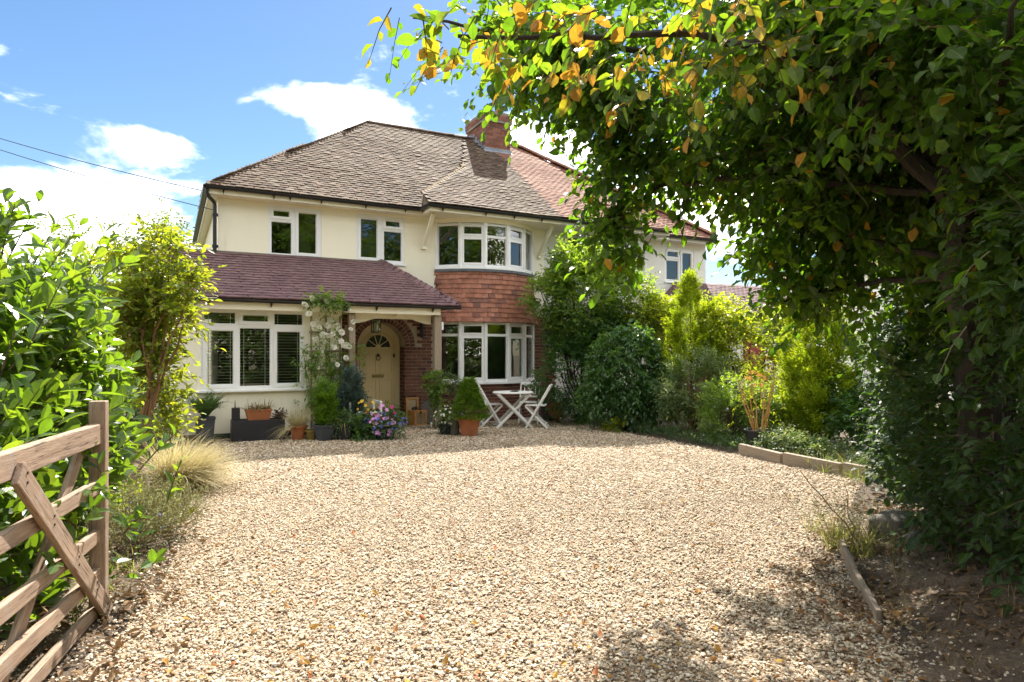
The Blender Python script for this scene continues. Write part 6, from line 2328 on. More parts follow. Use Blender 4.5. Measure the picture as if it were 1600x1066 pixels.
# ---------------------------------------------------------------- laurel hedge behind the gate
lau = thing('laurel_hedge', 'tall glossy large-leaved laurel hedge behind the open field gate', 'hedge', (-3.2, 4.2, 0))
lb = [(-3.10, 2.6, .70, .75, .8, .88), (-3.22, 3.5, .90, .70, .8, .95), (-3.66, 4.5, 1.02, .75, .8, 1.02), (-3.95, 5.4, 1.05, .62, .75, 1.05), (-4.25, 6.2, .8, .5, .6, .9)]
P_, O_ = blob_points(lb, 1250, .42, .15, 1.4)
D_ = O_ * .8 + np.array([.12, 0, .75]) + rng.normal(0, .28, O_.shape)
A1 = sprays(P_ - norm(D_) * .18, D_, 10, .36, .160, tilt=.75, droop=.05, up=.25, spiral=True, wob=.16)
# long shoots of the year standing out of the top
P_, O_ = blob_points([(x, y, z, rx * .9, ry * .9, rz) for x, y, z, rx, ry, rz in lb], 500, .1)
k_ = (O_[:, 2] > .45)
P_, O_ = P_[k_][:120], O_[k_][:120]
D_ = O_ * .5 + np.array([.35, -.1, .9]) + rng.normal(0, .3, O_.shape)
A2 = sprays(P_, D_, 11, .46, .155, tilt=.75, droop=.0, up=.2, spiral=True, wob=.14)
# low shoots poking through the bars of the gate
P_ = np.stack([rng.uniform(-2.55, -2.25, 26), rng.uniform(2.4, 4.4, 26), rng.uniform(.15, 1.0, 26)], 1)
A3 = sprays(P_, np.array([.5, -.1, .7]) + rng.normal(0, .35, P_.shape), 7, .26, .10, tilt=.7, spiral=True, wob=.2)
pick_leaves(lau, 'leaf', T_LAUREL, cat(A1, A2, A3), M['laurel'], 300, rest=T_LAUREL_M)
twigs_part('shoots', lau, M['twig'], np.concatenate([A1[5], A2[5], A3[5]]), .006, .003)
mb = MB()
lo = Vector(lau.location)
for k in range(16):
    bb = lb[k % 5]
    s0 = Vector((bb[0] - .1 + random.uniform(-.35, .35), bb[1] + random.uniform(-.4, .4), -.05))
    q = Vector((bb[0] + random.uniform(-.5, .6) * bb[3], bb[1] + random.uniform(-.6, .6) * bb[4], bb[2] + random.uniform(0, .7) * bb[5]))
    mb.tube([p - lo for p in wander(s0, q, 6, .06, 300 + k)], [.03 - .0035 * i for i in range(7)], 6)
mb.build('stems', M['bark'], lau)

# ---------------------------------------------------------------- small tree with tan stems
ss = thing('multi_stemmed_shrub', 'tall shrub with bare tan stems and hanging light green leaves between laurel and house', 'shrub', (-4.72, 8.15, 0))
so = Vector(ss.location)
sb = [(-4.46, 8.25, 2.20, .50, .50, .80, 1.3), (-4.58, 8.4, 1.40, .36, .4, .55, .9), (-4.80, 8.15, 1.95, .34, .38, .4, .6), (-3.98, 8.2, 2.50, .24, .25, .28, .5), (-4.45, 8.3, 2.95, .28, .28, .30, .5), (-4.40, 8.5, .75, .28, .3, .4, .5), (-4.15, 8.2, 3.05, .16, .18, .25, .4), (-4.80, 8.2, 2.75, .18, .2, .28, .4)]
P_, O_ = blob_points(sb, 1000, .85, .35, 2.0)
D_ = O_ * .5 + np.array([.05, 0, .75]) + rng.normal(0, .35, O_.shape)
A1 = sprays(P_ - norm(D_) * .12, D_, 8, .36, .095, tilt=.8, droop=.55, up=.15)
pick_leaves(ss, 'leaf', T_OVAL, A1, M['stem_shrub'], 120)
twigs_part('twigs', ss, M['bark_tan'], A1[5], .005, .002)
mb = MB()
for k, (q, w_) in enumerate((((-4.25, 8.2, 2.4), .034), ((-4.05, 8.3, 2.0), .030), ((-4.5, 8.1, 2.2), .026), ((-3.95, 8.25, 2.6), .024), ((-4.3, 8.3, 2.9), .024))):
    s0 = so + Vector((random.uniform(-.07, .07), random.uniform(-.06, .06), -.03))
    mid = so + Vector((.18 + .04 * k, .02, .85 + .06 * k))
    pts = wander(s0, mid, 4, .025, 60 + k) + wander(mid, q, 5, .05, 70 + k)[1:]
    mb.tube([p - so for p in pts], [w_ * (1 - .08 * i) for i in range(len(pts))], 8)
mb.build('stems', M['bark_tan'], ss)

shrub('corner_bush', 'dark green bush in the shade behind the tan stems, by the corner of the house', (-6.2, 10.4, 0), [(-6.0, 10.2, .75, .55, .55, .8), (-6.8, 11.0, 1.2, .8, .8, 1.2)], 420, .075, 'dark_shrub', stems=5)
# ---------------------------------------------------------------- grasses and herbs along the border
fg = thing('feather_grass', 'big pale feather grass arching over the gravel edge beside the tan stems', 'grass plant', (-3.72, 7.3, 0))
gp_ = []
tuft(gp_, (0, 0, 0), 2400, .66, w=.012, spread=.50, bend=(.6, 1.9), lean=(.25, -.05, 0), r=.14)
tuft(gp_, (.12, .2, 0), 600, .42, w=.012, spread=.8, bend=(.6, 1.9), lean=(.3, 0, 0), r=.16)
V, F, T, U = join(gp_)
link('blades', raw_mesh('blades', V, F, M['straw'], T, U), fg, 'stuff')
lv = thing('lavender', 'grey-green lavender bush sprawling onto the gravel beyond the gate', 'shrub', (-2.80, 5.05, 0))
lbb = [(-3.02, 5.0, .13, .34, .40, .20), (-2.88, 5.4, .10, .25, .35, .15)]
P_, O_ = blob_points(lbb, 420, .8, .3)
A1 = sprays(P_, O_ * .6 + np.array([0, 0, .9]) + rng.normal(0, .3, P_.shape), 9, .22, .042, tilt=.6, droop=0)
leaves_part('leaves', lv, M['lavender'], split_emit(T_NARROW, A1))
twigs_part('stalks', lv, M['straw'], A1[5][:400] + np.array([0, 0, .03]), .0025, .0015)
p_, n_ = blob_points([(-2.98, 5.1, .22, .34, .42, .16)], 60, .05, 0)
flowers(lv, 'flower', p_, n_, .011, 'blue')
wd = thing('border_weeds', 'low green and yellow weeds between the feather grass and the lavender', 'weeds', (-3.4, 6.4, 0))
P_ = np.stack([rng.uniform(-4.1, -3.2, 90), rng.uniform(5.4, 6.9, 90), np.zeros(90)], 1)
P_[:, 0] += (6.4 - P_[:, 1]) * .42
P_[:, 2] = .04 + rng.random(90) ** 2 * .10
A1 = sprays(P_, np.array([0.1, 0, 1.0]) + rng.normal(0, .5, P_.shape), 7, .20, .07, droop=.3)
leaves_part('leaves', wd, M['golden'], split_emit(T_OVAL, A1))
gp_ = []
for k in range(34):
    y = rng.uniform(3.6, 7.4)
    x = -2.15 - (y - 3.6) * .42 - rng.random() * .5
    tuft(gp_, (x, y, 0), 18, .22, w=.03, spread=.9, bend=(.4, 1.6), r=.05)
wg = thing('weed_tufts', 'thin tufts of grass along the soil edge by the gate', 'weeds', (0, 0, 0))
leaves_part('blades', wg, M['grass'], gp_)

# ---------------------------------------------------------------- shrubbery between drive and house
shrub('leafy_shrub', 'big light green shrub with sunlit top against the bow window and white house', (1.65, 14.6, 0),
      [(1.60, 14.5, 2.75, 1.10, .85, 1.12, 1.3), (.78, 14.35, 2.75, .50, .5, .48, .7), (2.55, 14.5, 2.6, .60, .6, .80, .8), (1.2, 14.4, 3.45, .45, .4, .45, .5), (2.0, 14.5, 3.6, .5, .4, .4, .5)], 1800, .080, 'shrub', holes=.3, n_leaf=7, length=.26, t_rng=(.1, 1), stems=7, stem_r=.03, hs=1.7)
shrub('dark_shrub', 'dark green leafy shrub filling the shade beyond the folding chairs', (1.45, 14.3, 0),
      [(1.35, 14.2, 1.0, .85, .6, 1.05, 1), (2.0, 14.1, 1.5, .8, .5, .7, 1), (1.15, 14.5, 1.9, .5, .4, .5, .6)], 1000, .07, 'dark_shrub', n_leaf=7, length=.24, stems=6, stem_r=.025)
shrub('drooping_shrub', 'green shrub with drooping oval leaves hanging to the gravel, beside the golden conifer', (2.25, 13.0, 0),
      [(2.25, 13.0, 1.15, .72, .5, .85, 1.2), (1.75, 13.1, .75, .45, .4, .55, .6), (2.75, 12.9, .85, .40, .4, .75, .6), (2.4, 13.0, 1.85, .4, .35, .35, .5)], 720, .088, 'dark_shrub', n_leaf=8, length=.30, droop=.75, up=.3, lift=.3, t_rng=(.3, 1), stems=6, stem_r=.02)
conifer('golden_conifer', 'golden green flame-shaped conifer with a tall pointed top', (3.55, 12.95, 0), [(-.05, 0, 2.95, .36, .35), (.30, .05, 2.35, .34, .4), (-.38, 0, 2.1, .32, .45), (.55, .1, 1.7, .3, .45)], 3400, .052, 'gold_conifer')
shrub('golden_shrub', 'yellow-leaved shrub behind the golden flame-shaped conifer', (3.0, 14.4, 0), [(2.95, 14.3, 2.35, .55, .5, .75), (3.9, 14.4, 2.2, .75, .5, .6)], 560, .075, 'golden', holes=.5, stems=5, stem_r=.02)
shrub('lime_shrub', 'lime yellow shrub with round leaves in front of the white house', (4.6, 12.9, 0), [(4.65, 12.8, 1.55, .70, .55, .75), (4.25, 13.1, 2.15, .50, .5, .45), (5.15, 12.8, 1.9, .45, .45, .5), (4.4, 12.6, .8, .6, .5, .6), (5.2, 12.1, .5, .6, .4, .5)], 900, .085, 'golden', T_OVAL, holes=.55, n_leaf=6, length=.28, stems=6, stem_r=.02)
shrub('variegated_shrub', 'grey-green variegated shrub with bare stems at its foot, before the golden conifer', (3.25, 12.1, 0), [(3.3, 12.1, .98, .52, .42, .58), (2.98, 12.1, .75, .3, .3, .35), (3.65, 12.2, 1.15, .35, .3, .45)], 520, .06, 'variegated', T_NARROW, n_leaf=8, length=.26, stems=9, bark='bark_tan', stem_r=.014)
shrub('box_shrub', 'dense small-leaved green shrub between the bare-stemmed shrub and the black pot', (3.70, 11.25, 0), [(3.68, 11.2, .52, .50, .45, .58), (4.2, 11.3, .5, .4, .4, .5)], 900, .042, 'shrub', n_leaf=6, length=.16, stems=5, t_rng=(.2, .9), holes=.2)
# tall stemmed plant in a black pot
st_ = thing('cane_plant', 'tall orange-stemmed plant in a black pot at the end of the sleepers', 'potted plant', (3.92, 10.45, 0))
pot_round('pot', .18, .22, .30, 'blackpot', st_)
cane_m = plain('orange_cane', (.48, .30, .12), (.38, .20, .07), .6, 6, 30, .2)
for k in range(11):
    a = k * 2.4
    mb = MB()
    mb.tube(wander((.08 * math.cos(a), .08 * math.sin(a), .25), (.30 * math.cos(a) - .05, .12 * math.sin(a), 1.05 + .07 * (k % 4)), 5, .02, 500 + k), [.011, .010, .009, .008, .006, .004], 6)
    mb.build('cane', cane_m, st_)
A1 = sprays(np.array([3.92, 10.45, .95]) + rng.normal(0, 1, (90, 3)) * np.array([.24, .16, .22]), rng.normal(0, .5, (90, 3)) + np.array([0, 0, .5]), 6, .2, .075, droop=.4)
leaves_part('leaves', st_, M['golden'], split_emit(T_NARROW, A1))
p_ = np.array([3.80, 10.4, 1.12]) + rng.normal(0, 1, (16, 3)) * np.array([.10, .06, .06])
flowers(st_, 'flower', p_, rng.normal(0, .4, (16, 3)) + np.array([0, -1, .3]), .03, 'orange')
conifer('golden_column_conifer', 'broad yellow-green column conifer between lime shrub and dark hedge', (5.0, 10.9, 0), [(-.12, 0, 2.38, .40, .6), (.22, .05, 2.25, .38, .6), (.45, .1, 1.9, .30, .6), (-.05, -.12, 1.5, .42, .6)], 4300, .05, 'gold_conifer')
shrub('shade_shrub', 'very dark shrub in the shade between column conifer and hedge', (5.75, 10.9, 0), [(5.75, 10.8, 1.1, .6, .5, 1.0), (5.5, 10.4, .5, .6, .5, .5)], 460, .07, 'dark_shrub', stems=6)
shrub('red_leaved_shrub', 'thin shrub with red autumn leaves before the red door of the white house', (5.35, 13.1, 0), [(5.35, 13.0, 1.2, .45, .4, .6)], 120, .07, 'canopy', n_leaf=5, t_rng=(.75, 1), holes=.6, stems=4)
shrub('yellow_seedling', 'little yellow-leaved plant at the edge of the gravel under the drooping shrub', (1.98, 12.75, 0), [(1.98, 12.7, .13, .17, .14, .12)], 26, .075, 'golden', n_leaf=5, length=.12, stems=2, stem_r=.006, holes=0, cat='plant')
shrub('blue_groundcover', 'blue-green low plant spreading over the first sleeper beside the black pot', (3.98, 9.75, 0), [(3.98, 9.65, .2, .36, .3, .2), (4.3, 9.4, .16, .3, .3, .15)], 210, .05, 'variegated', T_OVAL, n_leaf=6, length=.14, stems=3, stem_r=.006, holes=0, cat='plant')
gp_ = []
P_ = []
for k in range(620):
    s = rng.random()
    x, y = (1.6 + 2.0 * s, 13.6 - 3.5 * s)
    P_.append((x + rng.normal(.15, .22), y + rng.normal(.15, .22), .03 + abs(rng.normal(0, .06))))
for k in range(240):
    P_.append((rng.uniform(4.2, 6.2), rng.uniform(7.8, 10.2), .04 + abs(rng.normal(0, .06))))
P_ = np.array(P_)
ok_ = P_[:, 0] > np.interp(P_[:, 1], [7.8, 9.0, 9.95, 11.6, 13.2, 14.4], [4.3, 3.75, 3.4, 2.65, 1.95, 1.6])
A1 = sprays(P_[ok_], rng.normal(0, .6, (ok_.sum(), 3)) + np.array([-.2, -.2, .6]), 6, .16, .055, droop=.3)
iv = leaves_part('ground_cover', None, M['ivy'], split_emit(T_OVAL, A1))
gp_ = []
for k in range(30):
    tuft(gp_, (rng.uniform(3.9, 5.0), rng.uniform(7.6, 9.4), .02), 24, .26, w=.03, spread=1.0, bend=(.5, 2.0), r=.06)
gp_2 = [g_ for g_ in gp_]
leaves_part('bed_grass', None, M['grass'], gp_2)

# ---------------------------------------------------------------- dark hornbeam hedge beside the drive
hd = thing('hornbeam_hedge', 'dark overhanging hornbeam hedge above the dry soil bank', 'hedge', (3.9, 5.0, 0))
def hedge_face(y):
    return np.interp(y, [2.0, 2.6, 3.3, 4.5, 5.0, 7.4, 8.4], [2.05, 2.3, 2.62, 2.95, 3.12, 4.42, 5.0])
nh = 4100
y_ = rng.uniform(2.0, 8.4, nh)
z_ = rng.uniform(.10, 3.5, nh)
low = np.interp(y_, [2, 3.3, 4.5, 5.2, 8.4], [.55, .38, .22, .16, .05]) + rng.normal(0, .06, nh)
dep = np.abs(rng.normal(0, .22, nh)) ** 1.2 + np.where(rng.random(nh) < .3, rng.random(nh) * 1.1, 0)
bulge = .16 * np.sin(y_ * 2.3 + z_ * 1.7) + .12 * np.sin(z_ * 4.1 - y_ * 1.3) - .22 * np.exp(-((z_ - 1.1) / .6) ** 2) * (y_ > 4)
x_ = hedge_face(y_) + bulge + dep + .25 * np.clip((z_ - 2.2), 0, 2)
k_ = z_ > low
P_ = np.stack([x_, y_, z_], 1)[k_]
D_ = np.stack([-.75 + rng.normal(0, .4, k_.sum()), -.45 + rng.normal(0, .4, k_.sum()), rng.normal(.0, .3, k_.sum())], 1)
A1 = sprays(P_ + np.array([.1, .05, 0]), D_, 8, .30, .082, tilt=.85, droop=.25, up=.9, wob=.18)
# inner and far side, so that no daylight passes
P_, O_ = blob_points([(4.3, 3.0, 1.7, .9, 1.2, 1.6), (4.3, 5.0, 1.7, .9, 1.2, 1.7), (4.8, 7.0, 1.7, .8, 1.3, 1.7)], 1200, .9)
A2 = sprays(P_, O_ + rng.normal(0, .5, O_.shape), 8, .32, .088, tilt=.85, droop=.25, up=.9)
pick_leaves(hd, 'leaf', T_BEECH, cat(A1, A2), M['beech'], 300, rest=T_BEECH_M)
twigs_part('twigs', hd, M['twig'], np.concatenate([A1[5][::2], A2[5][::4]]), .004, .0015)
mb = MB()
ho = Vector(hd.location)
for k in range(26):
    y = 2.4 + 5.6 * k / 25
    s0 = Vector((hedge_face(y) + .75 + random.uniform(-.15, .3), y + random.uniform(-.1, .1), 0))
    for j in range(3):
        q = Vector((s0.x + random.uniform(-.8, .5), y + random.uniform(-.5, .5), random.uniform(1.3, 3.0)))
        mb.tube([p - ho for p in wander(s0, q, 6, .06, 900 + k * 3 + j)], [.028 - .0036 * i for i in range(7)], 6)
mb.build('stems', M['bark'], hd)

# ---------------------------------------------------------------- the tree that overhangs the drive
tr = thing('overhanging_tree', 'large dark tree overhanging the drive with green and yellowing leaves', 'tree', (3.05, 4.25, 0))
to = Vector(tr.location)
mb = MB()
def limb(pts, r0, r1, n=8, seed=0, sides=8):
    out_ = []
    for i in range(len(pts) - 1):
        w_ = wander(pts[i], pts[i + 1], n, .03, seed + i)
        out_ += w_ if i == 0 else w_[1:]
    L_ = len(out_)
    mb.tube([p - to for p in out_], [r0 + (r1 - r0) * (k / (L_ - 1)) ** .8 for k in range(L_)], sides)
    return out_
trunk = limb([(3.05, 4.25, -.05), (2.98, 4.2, 1.2), (2.85, 4.1, 2.1)], .14, .11, 6, 1, 10)
mb.build('trunk', M['bark'], tr)
mb = MB()
limbs = [
    [(2.85, 4.1, 2.05), (2.55, 4.0, 2.8), (2.25, 4.0, 3.4), (1.9, 4.1, 4.3)],
    [(2.88, 4.1, 2.2), (2.35, 4.0, 2.75), (1.95, 3.9, 3.2), (1.4, 4.0, 4.2)],
    [(2.35, 4.0, 2.75), (1.6, 4.3, 3.3), (.6, 4.7, 3.75), (-.75, 5.0, 4.05)],
    [(2.0, 3.9, 3.1), (1.3, 3.5, 3.15), (.6, 3.2, 3.05), (-.25, 3.05, 2.97)],
    [(2.6, 4.1, 2.5), (1.7, 4.6, 2.75), (1.1, 4.9, 2.75), (.60, 5.0, 2.45)],
    [(2.8, 4.2, 2.1), (2.3, 4.8, 2.4), (1.9, 5.1, 2.5), (1.6, 5.2, 2.7)],
    [(2.85, 4.2, 2.0), (2.5, 4.9, 2.0), (2.1, 5.1, 1.9)],
    [(2.85, 4.1, 2.1), (3.2, 3.6, 2.9), (3.4, 3.3, 3.8)],
    [(2.9, 4.2, 2.1), (3.6, 4.6, 3.2), (4.2, 4.8, 4.4)],
    [(2.5, 4.0, 2.9), (1.7, 3.4, 3.6), (1.0, 3.0, 3.7), (.4, 2.9, 3.55)],
    [(2.8, 4.1, 2.2), (2.4, 3.2, 2.9), (2.1, 2.7, 3.0)],
    [(2.6, 4.05, 2.7), (2.7, 5.6, 3.9), (2.2, 7.0, 4.4), (1.0, 7.2, 4.6)],
]
rad_ = [.085, .075, .045, .032, .028, .024, .03, .05, .05, .035, .03, .045]
nodes_ = []
for i, l in enumerate(limbs):
    pts = limb(l, rad_[i], .009, 5, 20 + i * 5, 7)
    nodes_.append(pts)
mb.build('branches', M['bark'], tr)
tb = [(-.25, 5.0, 3.98, .72, .5, .34, .9), (.45, 4.9, 3.78, .80, .6, .45, 1.1), (1.2, 4.8, 3.55, .80, .7, .60, 1.2), (.85, 5.0, 2.98, .42, .45, .40, .8), (.78, 5.0, 2.50, .30, .35, .30, .7),
      (1.48, 4.9, 3.0, .50, .6, .34, .9), (.86, 5.1, 2.26, .24, .35, .13, .35), (1.98, 5.0, 2.3, .36, .4, .28, .7), (2.25, 5.0, 2.0, .42, .4, .28, .7), (2.2, 4.7, 3.0, .85, .7, .85, 1.4), (3.2, 4.6, 3.2, .95, .8, 1.1, 1.2),
      (2.2, 4.2, 4.1, .9, .8, .7, 1.0), (3.0, 4.0, 4.2, 1.2, .9, .9, 1.0), (3.0, 3.6, 2.2, .6, .6, .6, .7), (2.6, 5.2, 2.5, .6, .5, .6, .8), (3.6, 5.6, 2.6, .8, .9, 1.2, 1.0), (3.9, 5.0, 3.4, .8, .8, .8, .8)]
tb += [(.15, 5.0, 3.62, .5, .4, .22, .6), (.75, 4.8, 3.35, .5, .4, .3, .7), (2.2, 3.4, 3.1, .7, .45, .55, .9), (2.75, 3.3, 2.5, .5, .45, .5, .7), (1.6, 3.9, 3.5, .6, .5, .45, .8), (1.5, 6.3, 5.3, 1.2, .7, .5, .7), (3.0, 6.4, 5.3, 1.4, .9, .8, .9), (4.3, 6.3, 4.2, 1.2, .9, 1.0, .9), (2.6, 5.2, 4.2, 1.2, .6, .7, 1.0), (1.0, 7.15, 4.5, .42, .32, .26, .5), (2.55, 8.0, 4.1, .6, .4, .5, .8), (1.95, 7.6, 4.45, .5, .4, .35, .6), (3.2, 7.5, 3.6, .8, .6, .8, .8)]  # includes crown blobs above the frame, added to shade the leaves below
P_, O_ = blob_points(tb, 9200, .95, .38, 1.6)
D_ = O_ * .5 + np.array([-.35, -.15, -.12]) + rng.normal(0, .45, O_.shape)
A1 = sprays(P_ - norm(D_) * .15, D_, 7, .30, .090, tilt=.85, droop=.5, up=.55, t_rng=(0, .84), wob=.24)
A1[4][rng.random(len(A1[4])) < .012] = .93
# the near boughs: bigger in the picture, turning yellow
nb = []
for pts in (nodes_[3],):
    for p in pts[4:]:
        for j in range(10):
            nb.append(np.array(p) + rng.normal(0, .17, 3) * np.array([1, 1, .8]))
nb = np.array(nb)
D_ = rng.normal(0, .5, nb.shape) + np.array([-.3, -.1, -.15])
tt_ = np.where(rng.random(len(nb)) < .55, rng.uniform(.86, .97, len(nb)), rng.uniform(.3, .82, len(nb)))
A2 = sprays(nb, D_, 5, .18, .088, tilt=.7, droop=.6, up=.25, wob=.28, T0=tt_)
f_ = rng.random(len(A2[4]))
A2[4][:] = np.where(np.repeat(tt_, 5) > .84, np.where(f_ < .55, rng.uniform(.81, .97, len(f_)), rng.uniform(.4, .82, len(f_))), np.where(f_ < .15, .9, rng.uniform(.2, .8, len(f_))))
# a small hanging twig with a few leaves near the camera, at the edge of the hedge
A3 = sprays(np.array([[2.0, 2.9, 1.62], [2.1, 2.9, 1.95]]) , np.array([[-.4, -.1, -.3], [-.4, 0, -.2]]), 5, .16, .085, droop=.6, up=.4, t_rng=(.2, .7))
pick_leaves(tr, 'leaf', T_CANOPY, cat(A1, A2, A3), M['canopy'], 300, rest=T_CANOPY_M)
twigs_part('twigs', tr, M['twig'], np.concatenate([A1[5][::2], A2[5], A3[5]]), .004, .0015)

# ---------------------------------------------------------------- trees and roofs farther off
def far_tree(label, base, h, rad, n=1500, leaf=.16, mat='far_tree', seed=1, low=.25, group='trees beyond the houses', holes=.5):
    root = thing('tree', label, 'tree', base, 0, group)
    r = random.Random(seed)
    B = []
    for k in range(9):
        a = r.uniform(0, 6.28)
        q = r.uniform(.2, .7) * rad
        zc = h * r.uniform(low + .15, .85)
        rr_ = rad * r.uniform(.38, .6)
        B.append((base[0] + q * math.cos(a), base[1] + q * math.sin(a), zc, rr_, rr_, rr_ * .85))
    B.append((base[0], base[1], h - rad * .45, rad * .5, rad * .5, rad * .48))
    P_, O_ = blob_points(B, n, .5, holes, 1.0)
    arr = sprays(P_, O_ + np.array([0, 0, .3]) + rng.normal(0, .5, O_.shape), 7, leaf * 3.5, leaf, droop=.3, up=.5)
    leaves_part('crown', root, M[mat], split_emit(T_DIAM, arr))
    mb = MB()
    b = Vector(base)
    mb.tube([(0, 0, -.1), (.1, 0, h * .3), (0, .1, h * .8)], [h * .028, h * .02, h * .006], 8)
    for k in range(8):
        q = Vector(B[k][:3]) - b
        mb.tube(wander((0.05, 0, h * (.25 + .04 * k)), q, 5, .2, seed * 10 + k), [h * .010, h * .009, h * .008, h * .006, h * .004, h * .002], 5)
    mb.build('trunk', M['bark'], root)
    return root
far_tree('rounded green tree against the sky between the tan-stemmed shrub and the cream house', (-11.3, 22.5, 0), 6.3, 2.2, 1300, .14, 'far_tree', 3)
far_tree('green bushy tree beyond the laurel hedge, near the dark roof corner', (-10.6, 16.5, 0), 3.9, 1.5, 900, .12, 'stem_shrub', 14)
far_tree('small green tree top showing over the laurel hedge', (-13.6, 20.0, 0), 5.7, 1.6, 700, .13, 'far_tree', 4)
far_tree('pale green tree seen through the overhanging leaves beyond the white house', (17.5, 25, 0), 9.0, 3.4, 1300, .2, 'golden', 5)
far_tree('tall green tree beyond the far end of the white house', (13.8, 16.5, 0), 5.4, 1.9, 1000, .15, 'far_tree', 6)
far_tree('green tree behind the hedge, glimpsed through its gaps', (9.0, 9.5, 0), 5.0, 1.8, 900, .14, 'stem_shrub', 7)
# across the lane behind the photographer: what the window panes mirror
lane, lane_h = [], []
for k, (x, y, h, r_) in enumerate(((-13, -12, 9.5, 3.6), (-6.5, -15, 11, 4.2), (.5, -13, 9, 3.6), (6.5, -16, 11.5, 4.4), (12.5, -12, 9.5, 3.8), (19, -15, 11, 4.2), (-20, -16, 11, 4.2), (-10, -20, 13, 4.5), (9.5, -22, 14, 5.0), (26, -14, 11, 4.2), (34, -15, 12, 4.5), (16, -21, 14, 5))):
    if k >= 4:
        c_ = copy_tree(lane[k % 4])
        c_.location = (x, y, 0)
        c_.rotation_euler = (0, 0, k * 1.3)
        c_.scale = [h * 1.25 / lane_h[k % 4]] * 3
        continue
    lane_h.append(h * 1.25)
    lane.append(0)
    lane[-1] = far_tree('tree across the lane, mirrored in the house windows', (x, y, 0), h * 1.25, r_ * 1.15, 1500, .38, 'far_tree', 20 + k, .0, 'trees across the lane', holes=.2)
def plain_house(name, label, loc, rz, w, d, he, hr, wall, roofm, tile_name=None):
    hs_ = thing(name, label, 'house', loc, rz)
    mb = MB()
    mb.box(-w / 2, w / 2, -d / 2, d / 2, 0, he)
    mb.build('wall', M[wall], hs_)
    mb = MB()
    o = .3
    vs = [(-w / 2 - o, -d / 2 - o, he), (w / 2 + o, -d / 2 - o, he), (w / 2 + o, d / 2 + o, he), (-w / 2 - o, d / 2 + o, he), (-w / 2 + d / 2 - .4, 0, hr), (w / 2 - d / 2 + .4, 0, hr)]
    mb.add(vs, [(0, 1, 5, 4), (1, 2, 5), (2, 3, 4, 5), (3, 0, 4), (3, 2, 1, 0)])
    mb.build('roof', M[roofm], hs_)
    mb = MB()
    for a, b_ in ((0, 1), (1, 2), (2, 3), (3, 0)):
        mb.bar(Vector(vs[a]) + Vector((0, 0, -.06)), Vector(vs[b_]) + Vector((0, 0, -.06)), .14, .14)
    mb.build('gutter', M['black'], hs_)
    for x in (-w * .3, w * .2):
        window(hs_, 'casement_window', Matrix.Translation((x, -d / 2 - .03, he - 1.5)), 1.2, 1.1, [(.06, .56, .06, 1.04, 0), (.64, 1.14, .06, 1.04, 0)])
    return hs_
plain_house('slate_roofed_house', 'house whose dark roof corner shows over the laurel hedge at the picture edge', (-18.4, 15.2, 0), R(4), 7.2, 6.0, 5.2, 7.6, 'brick_red', 'lead_dark')
plain_house('red_roofed_house', 'red-roofed white house far off, glimpsed through the overhanging leaves', (17.2, 27.5, 0), R(20), 8, 7, 4.8, 7.4, 'white_render', 'tile_red')

# ---------------------------------------------------------------- fallen leaves, litter on the bank
n_ = 900
y_ = 2.6 + 10 * rng.random(n_) ** 1.8
x_ = (rng.random(n_) * 1.5 - .78) * y_
P_ = np.stack([x_, y_, np.full(n_, .018)], 1)
k_ = inside(P_[:, :2], gp)
P_ = P_[k_]
A_ = rng.random(len(P_)) * 6.283
D_ = np.stack([np.cos(A_), np.sin(A_), rng.normal(0, .25, len(P_))], 1)
N_ = np.array([0, 0, 1.0]) + rng.normal(0, .35, P_.shape)
fl = leaves_part('fallen_leaves', None, M['litter'], split_emit([leaf_tmpl(.6, 2, .25, .35), leaf_tmpl(.5, 2, -.2, -.3)], (P_, D_, N_, rng.uniform(.025, .06, len(P_)), rng.random(len(P_)))))
pts = []
while len(pts) < 2600:
    y = rng.uniform(2.4, 7.0)
    x = rng.uniform(1.5, 4.6)
    e = bank_edge(y)
    if x > e - .25 + rng.normal(0, .15) and rng.random() < .35 + .65 * (math.sin(x * 4 + y * 3) > .1):
        pts.append((x, y, max(bank_z(x, y), 0) + .016))
while len(pts) < 3500:
    y = rng.uniform(2.6, 6.4)
    e = lbank_edge(y)
    x = e + rng.normal(-.25, .3)
    pts.append((x, y, max(lbank_z(x, y), 0) + .014))
P_ = np.array(pts)
A_ = rng.random(len(P_)) * 6.283
D_ = np.stack([np.cos(A_), np.sin(A_), rng.normal(.1, .35, len(P_))], 1)
N_ = np.array([0, 0, 1.0]) + rng.normal(0, .5, P_.shape)
leaves_part('leaf_litter', None, M['litter_dry'], split_emit([leaf_tmpl(.6, 2, .3, .4), leaf_tmpl(.5, 2, -.25, -.4), leaf_tmpl(.4, 2, .4, .7)], (P_, D_, N_, rng.uniform(.02, .075, len(P_)), rng.random(len(P_)))))
q_ = P_[rng.integers(0, 2500, 420)]
a_ = rng.random(420) * 6.283
l_ = .04 + .16 * rng.random(420) ** 2
d_ = np.stack([np.cos(a_), np.sin(a_), rng.normal(0, .15, 420)], 1) * l_[:, None]
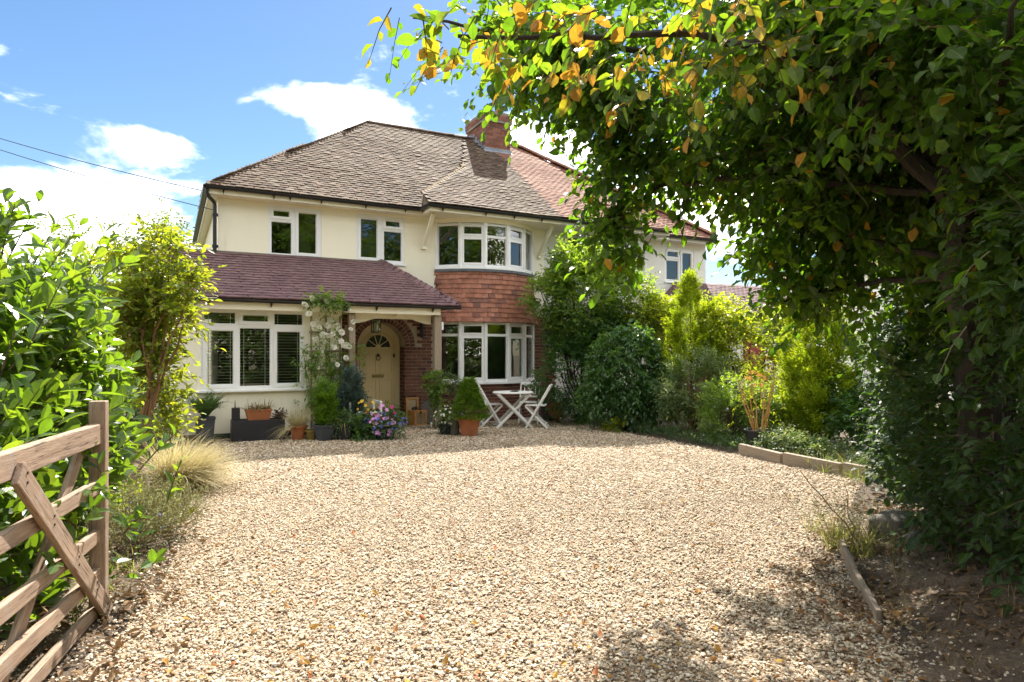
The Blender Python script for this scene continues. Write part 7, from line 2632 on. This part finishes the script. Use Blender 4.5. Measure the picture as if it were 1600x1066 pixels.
V, F = twig_mesh(np.stack([q_ - d_, q_ + rng.normal(0, .008, q_.shape), q_ + d_], 1), .0035, .002)
link('dead_twigs', raw_mesh('dead_twigs', V, F, M['twig']), None, 'stuff')
# dry stalks and weeds by the edging board
dw = thing('dry_weeds', 'dry yellow-green weeds standing behind the broken edging board', 'weeds', (2.62, 5.0, 0))
gp_ = []
for k in range(26):
    tuft(gp_, (rng.normal(0, .17), rng.normal(.05, .25), 0), 16, .33, w=.022, spread=.7, bend=(.3, 1.5), r=.06, mat_t=(.4, 1))
V, F, T, U = join(gp_)
link('blades', raw_mesh('blades', V, F, M['grass'], T, U), dw, 'stuff')
P_ = np.stack([rng.normal(2.62, .17, 110), rng.normal(5.05, .27, 110), rng.uniform(.05, .36, 110)], 1)
A1 = sprays(P_, np.array([0, 0, 1.0]) + rng.normal(0, .4, P_.shape), 8, .16, .03, droop=.1)
leaves_part('leaves', dw, M['lavender'], split_emit(T_NARROW, A1))
mb = MB()
mb.tube(wander((.05, 0, 0), (-.28, .35, .55), 6, .02, 3), [.007, .006, .006, .005, .005, .004, .003], 5)
mb.tube(wander((.0, .05, 0), (-.05, .1, .5), 6, .02, 4), [.006, .005, .005, .004, .004, .003, .002], 5)
mb.build('dead_stalk', M['bark_tan'], dw)
gp_ = []
for k in range(40):
    x, y = rng.uniform(1.9, 3.3), rng.uniform(2.9, 4.6)
    if x < 1.7 + .28 * (y - 2.2):
        continue
    tuft(gp_, (x, y, max(bank_z(x, y), 0)), 9, .16, w=.03, spread=1.1, bend=(.8, 2.4), r=.04, mat_t=(.3, 1))
bg_ = leaves_part('bank_grass', None, M['brown_grass'], gp_)
lh = thing('sky_block_hedge', 'unseen long hedge added across the lane to block sky in the panes', 'hedge', (8, -8.5, 0))  # added out of view so the panes mirror no pale sky
P_, O_ = blob_points([(x, -8.5, 1.7, 2.2, .8, 2.0) for x in range(-18, 40, 3)], 4600, .4, 0)
A1 = sprays(P_, O_ + rng.normal(0, .4, O_.shape), 6, .4, .42)
leaves_part('leaves', lh, M['far_tree'], split_emit(T_DIAM, A1))
